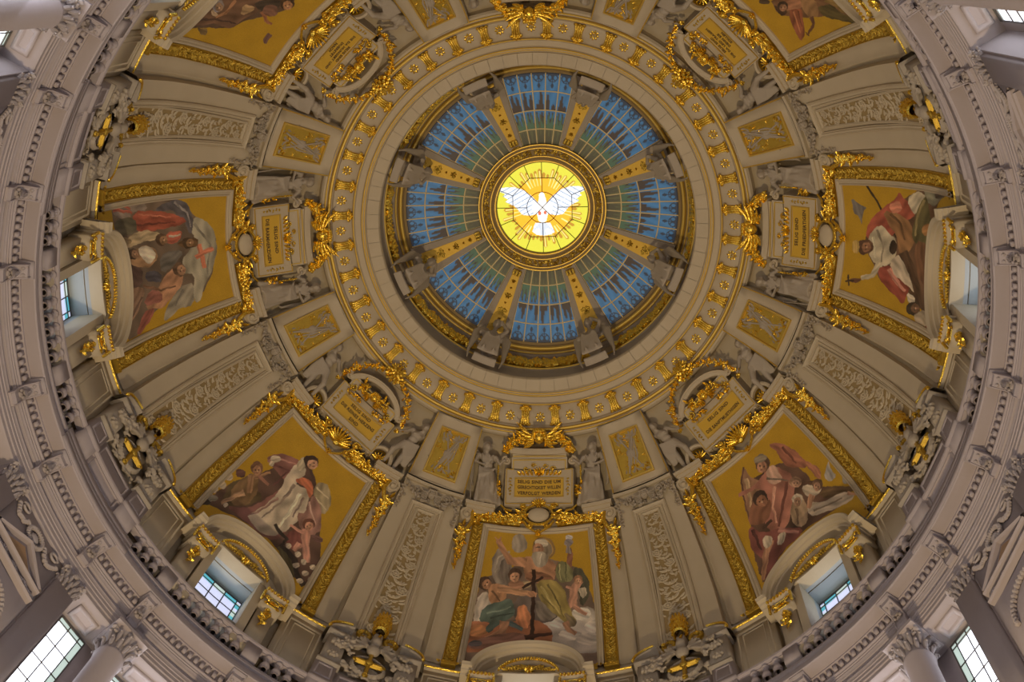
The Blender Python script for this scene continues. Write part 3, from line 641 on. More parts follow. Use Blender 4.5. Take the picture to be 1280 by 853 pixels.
PAINT={
'B': [
((92,74,62),[-1.86,5.19,-1.29,5.55,-0.9,5.82,-0.49,6.17,-0.17,6.3,0.26,6.3,0.59,6.21,1.02,5.99,1.32,5.82,1.68,5.63,1.87,5.24,2.02,4.46,2.18,3.8,2.46,2.96,2.6,2.31,2.69,1.37,1.55,1.28,-1.42,1.3,-2.55,1.53,-2.48,2.69,-2.38,3.33,-2.22,3.91,-2.14,4.35,-2.1,4.85]), ((96,76,64),[-2.99,1.71,3.05,1.67,3.04,0.35,-2.87,0.41]), ((150,142,132),[0.45,3.02,0.75,3.2,1.0,3.29,1.34,3.34,1.56,3.45,1.8,3.65,1.97,3.65,2.18,3.46,2.29,3.23,2.36,2.83,2.45,2.59,2.62,2.36,2.7,1.97,2.71,1.21,2.25,1.04,1.05,1.25,0.51,1.59,0.35,2.35,0.3,2.69,0.33,2.88]), ((168,160,150),[1.18,2.89,1.14,2.75,1.04,2.65,0.89,2.63,0.74,2.68,0.62,2.79,0.58,2.94,0.61,3.08,0.72,3.18,0.87,3.21,1.02,3.16,1.14,3.04]), ((168,160,150),[2.14,3.24,2.09,3.08,1.96,2.98,1.78,2.97,1.6,3.05,1.46,3.19,1.41,3.37,1.46,3.54,1.59,3.65,1.77,3.66,1.96,3.58,2.09,3.43]), ((162,154,144),[2.63,2.45,2.58,2.3,2.45,2.2,2.27,2.19,2.09,2.28,1.96,2.43,1.91,2.61,1.95,2.77,2.08,2.87,2.26,2.87,2.45,2.79,2.58,2.63]), ((158,150,140),[1.79,2.2,1.74,2.04,1.59,1.93,1.38,1.92,1.17,2.0,1.01,2.15,0.95,2.32,1.01,2.46,1.16,2.56,1.37,2.57,1.58,2.5,1.73,2.37]), ((150,142,132),[2.57,1.72,2.51,1.56,2.33,1.48,2.1,1.49,1.86,1.59,1.68,1.75,1.62,1.94,1.68,2.11,1.85,2.2,2.09,2.2,2.33,2.09,2.51,1.91]), ((150,140,128),[-2.2,4.07,-2.05,4.39,-1.92,4.42,-1.73,4.16,-1.68,3.89,-1.76,3.49,-1.82,3.21,-1.9,2.91,-2.01,2.77,-2.21,2.73,-2.29,2.98,-2.27,3.66]), ((82,72,68),[-0.69,4.28,-0.39,4.57,-0.16,4.64,0.11,4.55,0.36,4.37,0.72,3.95,0.85,3.63,0.82,3.25,0.64,3.07,0.21,2.99,-0.14,3.0,-0.58,3.08,-0.76,3.33,-0.79,3.92]), ((140,78,42),[-2.39,2.71,-2.02,2.84,-1.76,2.85,-1.45,2.75,-1.19,2.78,-0.83,2.96,-0.53,3.05,-0.13,3.11,0.14,3.05,0.42,2.85,0.57,2.62,0.68,2.23,0.64,1.89,0.42,1.47,-0.04,1.31,-1.02,1.26,-1.66,1.17,-2.31,1.03,-2.56,1.35,-2.54,2.33]), ((178,100,45),[-2.24,2.58,-1.97,2.68,-1.82,2.63,-1.71,2.41,-1.75,2.25,-1.97,2.05,-2.12,1.97,-2.29,1.98,-2.35,2.12,-2.34,2.42]), ((170,95,50),[-0.6,3.85,-0.43,3.96,-0.31,3.81,-0.15,3.32,-0.14,3.02,-0.26,2.73,-0.39,2.69,-0.6,2.87,-0.68,3.13,-0.67,3.62]), ((120,110,96),[-0.43,7.05,-0.46,6.83,-0.57,6.66,-0.72,6.6,-0.87,6.65,-0.99,6.8,-1.04,7.01,-1.0,7.24,-0.9,7.41,-0.75,7.48,-0.59,7.43,-0.48,7.27]), ((108,98,88),[-0.99,5.85,-1.02,5.36,-1.14,4.99,-1.33,4.84,-1.53,4.95,-1.68,5.28,-1.76,5.75,-1.74,6.25,-1.61,6.6,-1.42,6.75,-1.22,6.65,-1.06,6.33]), ((90,80,72),[-1.02,5.6,-1.04,5.28,-1.11,5.03,-1.21,4.94,-1.32,5.01,-1.41,5.23,-1.46,5.55,-1.45,5.88,-1.38,6.13,-1.27,6.23,-1.16,6.16,-1.07,5.93]), ((130,120,105),[-1.12,6.67,-1.56,6.3,-1.64,5.54,-1.59,5.53,-1.5,6.26,-1.07,6.59]), ((112,84,34),[0.69,6.78,0.63,6.51,0.47,6.32,0.25,6.25,0.02,6.33,-0.15,6.53,-0.22,6.81,-0.17,7.09,-0.0,7.3,0.22,7.37,0.45,7.29,0.62,7.07]), ((150,112,40),[0.6,6.79,0.56,6.57,0.43,6.41,0.24,6.36,0.06,6.42,-0.08,6.59,-0.13,6.81,-0.09,7.04,0.04,7.21,0.22,7.26,0.41,7.2,0.55,7.02]), ((145,98,66),[-0.45,6.39,-0.28,6.43,-0.1,6.43,0.18,6.39,0.38,6.32,0.59,6.17,0.69,6.0,0.74,5.72,0.73,5.53,0.66,5.3,0.54,5.2,0.3,5.14,0.07,5.14,-0.28,5.21,-0.43,5.34,-0.48,5.61,-0.5,5.86,-0.52,6.23]), ((112,70,46),[-0.35,5.6,-0.14,5.69,0.08,5.67,0.43,5.52,0.58,5.41,0.62,5.27,0.54,5.2,0.3,5.17,0.07,5.18,-0.26,5.22,-0.4,5.31,-0.42,5.49]), ((145,98,66),[-0.43,6.37,-1.01,6.38,-1.29,6.8,-1.52,7.16,-1.66,7.04,-1.48,6.63,-1.15,6.03,-0.47,5.89]), ((145,98,66),[-1.56,7.05,-1.71,7.25,-1.74,7.22,-1.62,7.0]), ((145,98,66),[-1.52,7.01,-1.46,7.26,-1.49,7.28,-1.59,7.05]), ((108,64,44),[0.7,5.74,1.29,5.53,1.4,6.27,1.32,6.79,1.15,6.78,1.18,6.31,1.15,5.85,0.79,6.14]), ((150,148,150),[1.36,7.26,1.34,7.2,1.29,7.15,1.22,7.14,1.15,7.17,1.1,7.23,1.08,7.3,1.09,7.36,1.14,7.41,1.21,7.42,1.29,7.39,1.34,7.33]), ((105,98,100),[1.39,7.03,1.37,6.95,1.31,6.9,1.22,6.88,1.13,6.92,1.07,6.99,1.05,7.07,1.07,7.15,1.13,7.21,1.22,7.22,1.3,7.19,1.37,7.12]), ((110,100,95),[1.17,6.98,1.1,6.56,1.32,6.52,1.27,6.97]), ((98,98,60),[0.81,6.06,0.98,6.14,1.14,6.05,1.35,5.74,1.43,5.51,1.39,5.24,1.31,5.12,1.14,5.08,1.01,5.09,0.85,5.17,0.78,5.38,0.75,5.84]), ((130,125,80),[0.84,6.01,0.93,5.19,0.96,5.19,0.9,6.01]), ((70,72,45),[1.09,6.07,1.15,5.13,1.18,5.13,1.15,6.07]), ((58,58,44),[1.52,5.8,1.73,5.62,1.87,5.42,2.01,5.08,2.06,4.77,2.05,4.33,1.98,4.04,1.83,3.8,1.74,3.89,1.67,4.38,1.59,4.67,1.49,5.0,1.44,5.29,1.44,5.7]), ((124,108,42),[0.17,5.17,0.55,5.2,0.78,5.12,1.0,4.87,1.11,4.63,1.18,4.26,1.26,3.94,1.37,3.53,1.45,3.27,1.56,3.02,1.56,2.86,1.46,2.74,1.37,2.73,1.23,2.84,1.1,3.01,0.89,3.32,0.74,3.49,0.56,3.6,0.42,3.8,0.24,4.2,0.13,4.53,0.05,4.98]), ((80,70,30),[0.43,4.96,0.82,4.12,1.1,3.23,1.13,3.25,0.87,4.16,0.49,5.01]), ((150,135,70),[0.18,4.89,0.58,4.04,0.97,3.4,1.0,3.45,0.63,4.1,0.25,4.94]), ((90,80,36),[0.2,4.49,0.73,3.7,0.75,3.72,0.25,4.54]), ((96,88,80),[0.04,4.18,0.18,4.18,0.31,4.06,0.49,3.75,0.63,3.56,0.8,3.38,0.79,3.26,0.59,3.13,0.43,3.09,0.23,3.12,0.12,3.36,0.03,3.95]), ((100,86,60),[1.21,3.46,1.49,3.13,1.59,2.93,1.58,2.74,1.51,2.67,1.36,2.69,1.26,2.89,1.15,3.39]), ((145,98,66),[1.07,2.91,1.26,2.44,1.54,2.19,1.62,2.37,1.41,2.61,1.29,3.04]), ((105,92,74),[0.56,6.77,0.54,6.58,0.46,6.44,0.36,6.39,0.25,6.45,0.17,6.59,0.13,6.79,0.16,6.98,0.23,7.13,0.34,7.18,0.45,7.12,0.53,6.97]), ((150,140,122),[0.42,7.08,0.39,6.98,0.29,6.92,0.16,6.89,0.02,6.92,-0.08,6.99,-0.11,7.09,-0.08,7.19,0.02,7.26,0.15,7.29,0.28,7.26,0.38,7.18]), ((138,95,68),[0.22,6.81,0.2,6.68,0.13,6.59,0.03,6.56,-0.08,6.59,-0.15,6.68,-0.18,6.81,-0.16,6.94,-0.09,7.04,0.01,7.07,0.12,7.03,0.19,6.94]), ((128,118,102),[-0.08,6.67,0.18,6.64,0.33,6.57,0.44,6.42,0.43,6.27,0.3,5.99,0.18,5.9,0.03,5.92,-0.07,6.01,-0.17,6.22,-0.2,6.38,-0.19,6.59]), ((150,142,128),[0.13,6.57,0.07,6.06,0.1,6.05,0.2,6.55]), ((60,45,35),[-0.09,6.84,0.1,6.87,0.09,6.9,-0.1,6.89]), ((150,102,80),[1.53,5.21,1.3,4.63,1.31,3.73,1.62,3.69,1.6,4.51,1.8,4.99]), ((150,102,80),[1.4,3.69,1.67,3.41,1.97,3.21,2.01,3.34,1.75,3.59,1.52,3.91]), ((120,80,60),[1.76,5.12,1.74,5.02,1.69,4.95,1.62,4.94,1.55,4.98,1.5,5.06,1.48,5.17,1.5,5.27,1.55,5.34,1.62,5.36,1.68,5.32,1.74,5.23]), ((142,132,112),[1.7,4.71,1.88,4.73,1.95,4.64,1.97,4.42,1.93,4.29,1.81,4.19,1.74,4.28,1.66,4.59]), ((150,102,80),[1.46,4.81,1.18,4.89,1.16,4.8,1.44,4.66]), ((145,125,90),[-0.54,5.15,-0.23,5.16,-0.14,5.09,-0.24,4.91,-0.39,4.81,-0.66,4.76,-0.74,4.82,-0.68,5.05]), ((132,88,62),[-0.97,5.14,-0.66,5.2,-0.51,5.14,-0.43,4.92,-0.54,4.81,-0.88,4.73,-1.03,4.79,-1.08,5.02]), ((140,92,62),[-0.64,5.45,-0.66,5.3,-0.73,5.18,-0.83,5.13,-0.94,5.16,-1.02,5.27,-1.06,5.42,-1.04,5.58,-0.96,5.7,-0.86,5.75,-0.75,5.71,-0.67,5.6]), ((85,55,36),[-0.62,5.65,-0.64,5.57,-0.72,5.51,-0.82,5.49,-0.93,5.5,-1.01,5.55,-1.04,5.62,-1.02,5.69,-0.94,5.75,-0.84,5.78,-0.73,5.77,-0.65,5.72]), ((58,38,26),[-1.74,4.88,-1.76,4.72,-1.83,4.59,-1.93,4.53,-2.04,4.56,-2.12,4.66,-2.16,4.81,-2.14,4.97,-2.07,5.1,-1.97,5.17,-1.86,5.14,-1.78,5.04]), ((142,96,60),[-1.73,4.89,-1.49,4.97,-1.33,4.91,-1.17,4.71,-1.12,4.52,-1.18,4.24,-1.28,4.02,-1.49,3.77,-1.62,3.79,-1.76,4.08,-1.82,4.36,-1.82,4.71]), ((90,60,38),[-1.72,4.52,-1.37,4.07,-1.33,4.12,-1.65,4.6]), ((150,105,70),[-1.47,4.55,-0.72,4.47,0.0,4.39,0.02,4.61,-0.69,4.77,-1.43,4.95]), ((62,84,76),[-1.82,3.73,-1.52,3.93,-1.31,4.05,-1.08,4.18,-0.94,4.13,-0.83,3.89,-0.79,3.68,-0.79,3.39,-0.9,3.19,-1.17,2.97,-1.36,2.75,-1.55,2.42,-1.67,2.33,-1.78,2.43,-1.78,2.57,-1.66,2.82,-1.72,2.91,-1.99,2.86,-2.06,3.02,-1.97,3.47]), ((92,112,100),[-1.78,3.28,-1.31,3.54,-0.9,3.77,-0.91,3.82,-1.33,3.61,-1.8,3.38]), ((38,54,50),[-1.64,3.04,-1.24,3.28,-0.82,3.42,-0.83,3.47,-1.25,3.36,-1.67,3.14]), ((145,98,66),[-1.32,3.0,-1.27,2.52,-1.8,2.03,-1.7,1.73,-1.05,2.25,-0.95,2.97]), ((60,80,80),[-0.96,2.79,-0.45,2.53,-0.4,2.69,-0.88,3.06]), ((112,72,60),[-2.29,1.53,-1.95,1.88,-1.62,2.11,-1.1,2.34,-0.73,2.4,-0.31,2.35,-0.15,2.26,-0.16,2.06,-0.57,1.85,-1.6,1.4,-2.09,1.24,-2.33,1.35]), ((70,66,72),[-1.88,1.61,-1.9,1.51,-1.98,1.42,-2.1,1.37,-2.22,1.37,-2.31,1.42,-2.35,1.51,-2.32,1.61,-2.24,1.7,-2.13,1.75,-2.01,1.75,-1.92,1.7]), ((46,26,20),[-0.19,5.75,-0.12,2.09,0.03,2.08,-0.04,5.74]), ((46,26,20),[-0.5,4.79,0.25,5.32,0.2,5.44,-0.55,4.9]), ((52,26,22),[-0.27,2.05,0.69,2.31,0.67,2.46,-0.31,2.31]), ((145,98,66),[0.01,4.52,-0.0,4.44,-0.06,4.38,-0.14,4.36,-0.22,4.38,-0.28,4.44,-0.3,4.52,-0.29,4.6,-0.23,4.65,-0.15,4.68,-0.07,4.66,-0.01,4.6]), ((58,38,26),[-1.75,4.94,-1.77,4.77,-1.86,4.64,-1.98,4.57,-2.11,4.6,-2.21,4.7,-2.26,4.85,-2.23,5.02,-2.15,5.16,-2.02,5.23,-1.89,5.21,-1.79,5.1]), ((132,88,58),[-1.73,4.88,-1.75,4.75,-1.81,4.65,-1.89,4.6,-1.98,4.62,-2.05,4.7,-2.08,4.82,-2.06,4.94,-2.01,5.05,-1.92,5.09,-1.83,5.08,-1.76,5.0]), ((48,32,24),[-1.93,4.78,-1.95,4.75,-1.98,4.74,-1.99,4.77,-1.98,4.81,-1.95,4.81]), ((48,32,24),[-1.87,4.95,-1.88,4.92,-1.91,4.91,-1.93,4.94,-1.91,4.98,-1.89,4.98]), ((118,70,52),[-1.78,4.81,-1.8,4.78,-1.85,4.77,-1.88,4.79,-1.85,4.83,-1.8,4.84]), ((178,130,95),[-1.86,4.84,-1.87,4.79,-1.9,4.79,-1.92,4.83,-1.91,4.89,-1.88,4.89]), ((62,42,30),[-0.59,5.53,-0.62,5.36,-0.71,5.23,-0.84,5.18,-0.97,5.21,-1.07,5.32,-1.11,5.49,-1.08,5.66,-0.99,5.79,-0.87,5.85,-0.73,5.81,-0.63,5.69]), ((158,110,78),[-0.67,5.38,-0.69,5.26,-0.75,5.16,-0.83,5.12,-0.92,5.15,-0.99,5.24,-1.02,5.36,-1.0,5.49,-0.94,5.58,-0.86,5.62,-0.77,5.6,-0.7,5.51]), ((48,32,24),[-0.89,5.41,-0.9,5.37,-0.93,5.37,-0.95,5.4,-0.93,5.43,-0.9,5.44]), ((48,32,24),[-0.75,5.42,-0.76,5.38,-0.79,5.38,-0.8,5.41,-0.79,5.45,-0.76,5.45]), ((118,70,52),[-0.79,5.26,-0.81,5.23,-0.86,5.23,-0.89,5.25,-0.87,5.29,-0.82,5.29]), ((178,130,95),[-0.82,5.35,-0.83,5.3,-0.85,5.3,-0.87,5.35,-0.86,5.4,-0.83,5.4]), ((120,80,50),[1.79,5.14,1.77,5.03,1.71,4.96,1.62,4.95,1.53,4.99,1.47,5.08,1.45,5.2,1.47,5.3,1.53,5.38,1.62,5.39,1.7,5.35,1.77,5.26]), ((158,110,78),[1.74,5.06,1.72,4.98,1.68,4.93,1.62,4.91,1.56,4.95,1.52,5.01,1.5,5.1,1.52,5.18,1.56,5.23,1.62,5.25,1.68,5.21,1.72,5.15]), ((48,32,24),[1.59,5.11,1.58,5.09,1.56,5.09,1.55,5.11,1.56,5.13,1.58,5.13]), ((48,32,24),[1.69,5.09,1.68,5.07,1.66,5.07,1.65,5.1,1.66,5.12,1.68,5.12]), ((118,70,52),[1.65,5.0,1.64,4.98,1.6,4.99,1.59,5.01,1.6,5.03,1.64,5.02]), ((178,130,95),[1.64,5.06,1.63,5.03,1.61,5.03,1.6,5.07,1.61,5.1,1.63,5.1]), ],
'BL': [
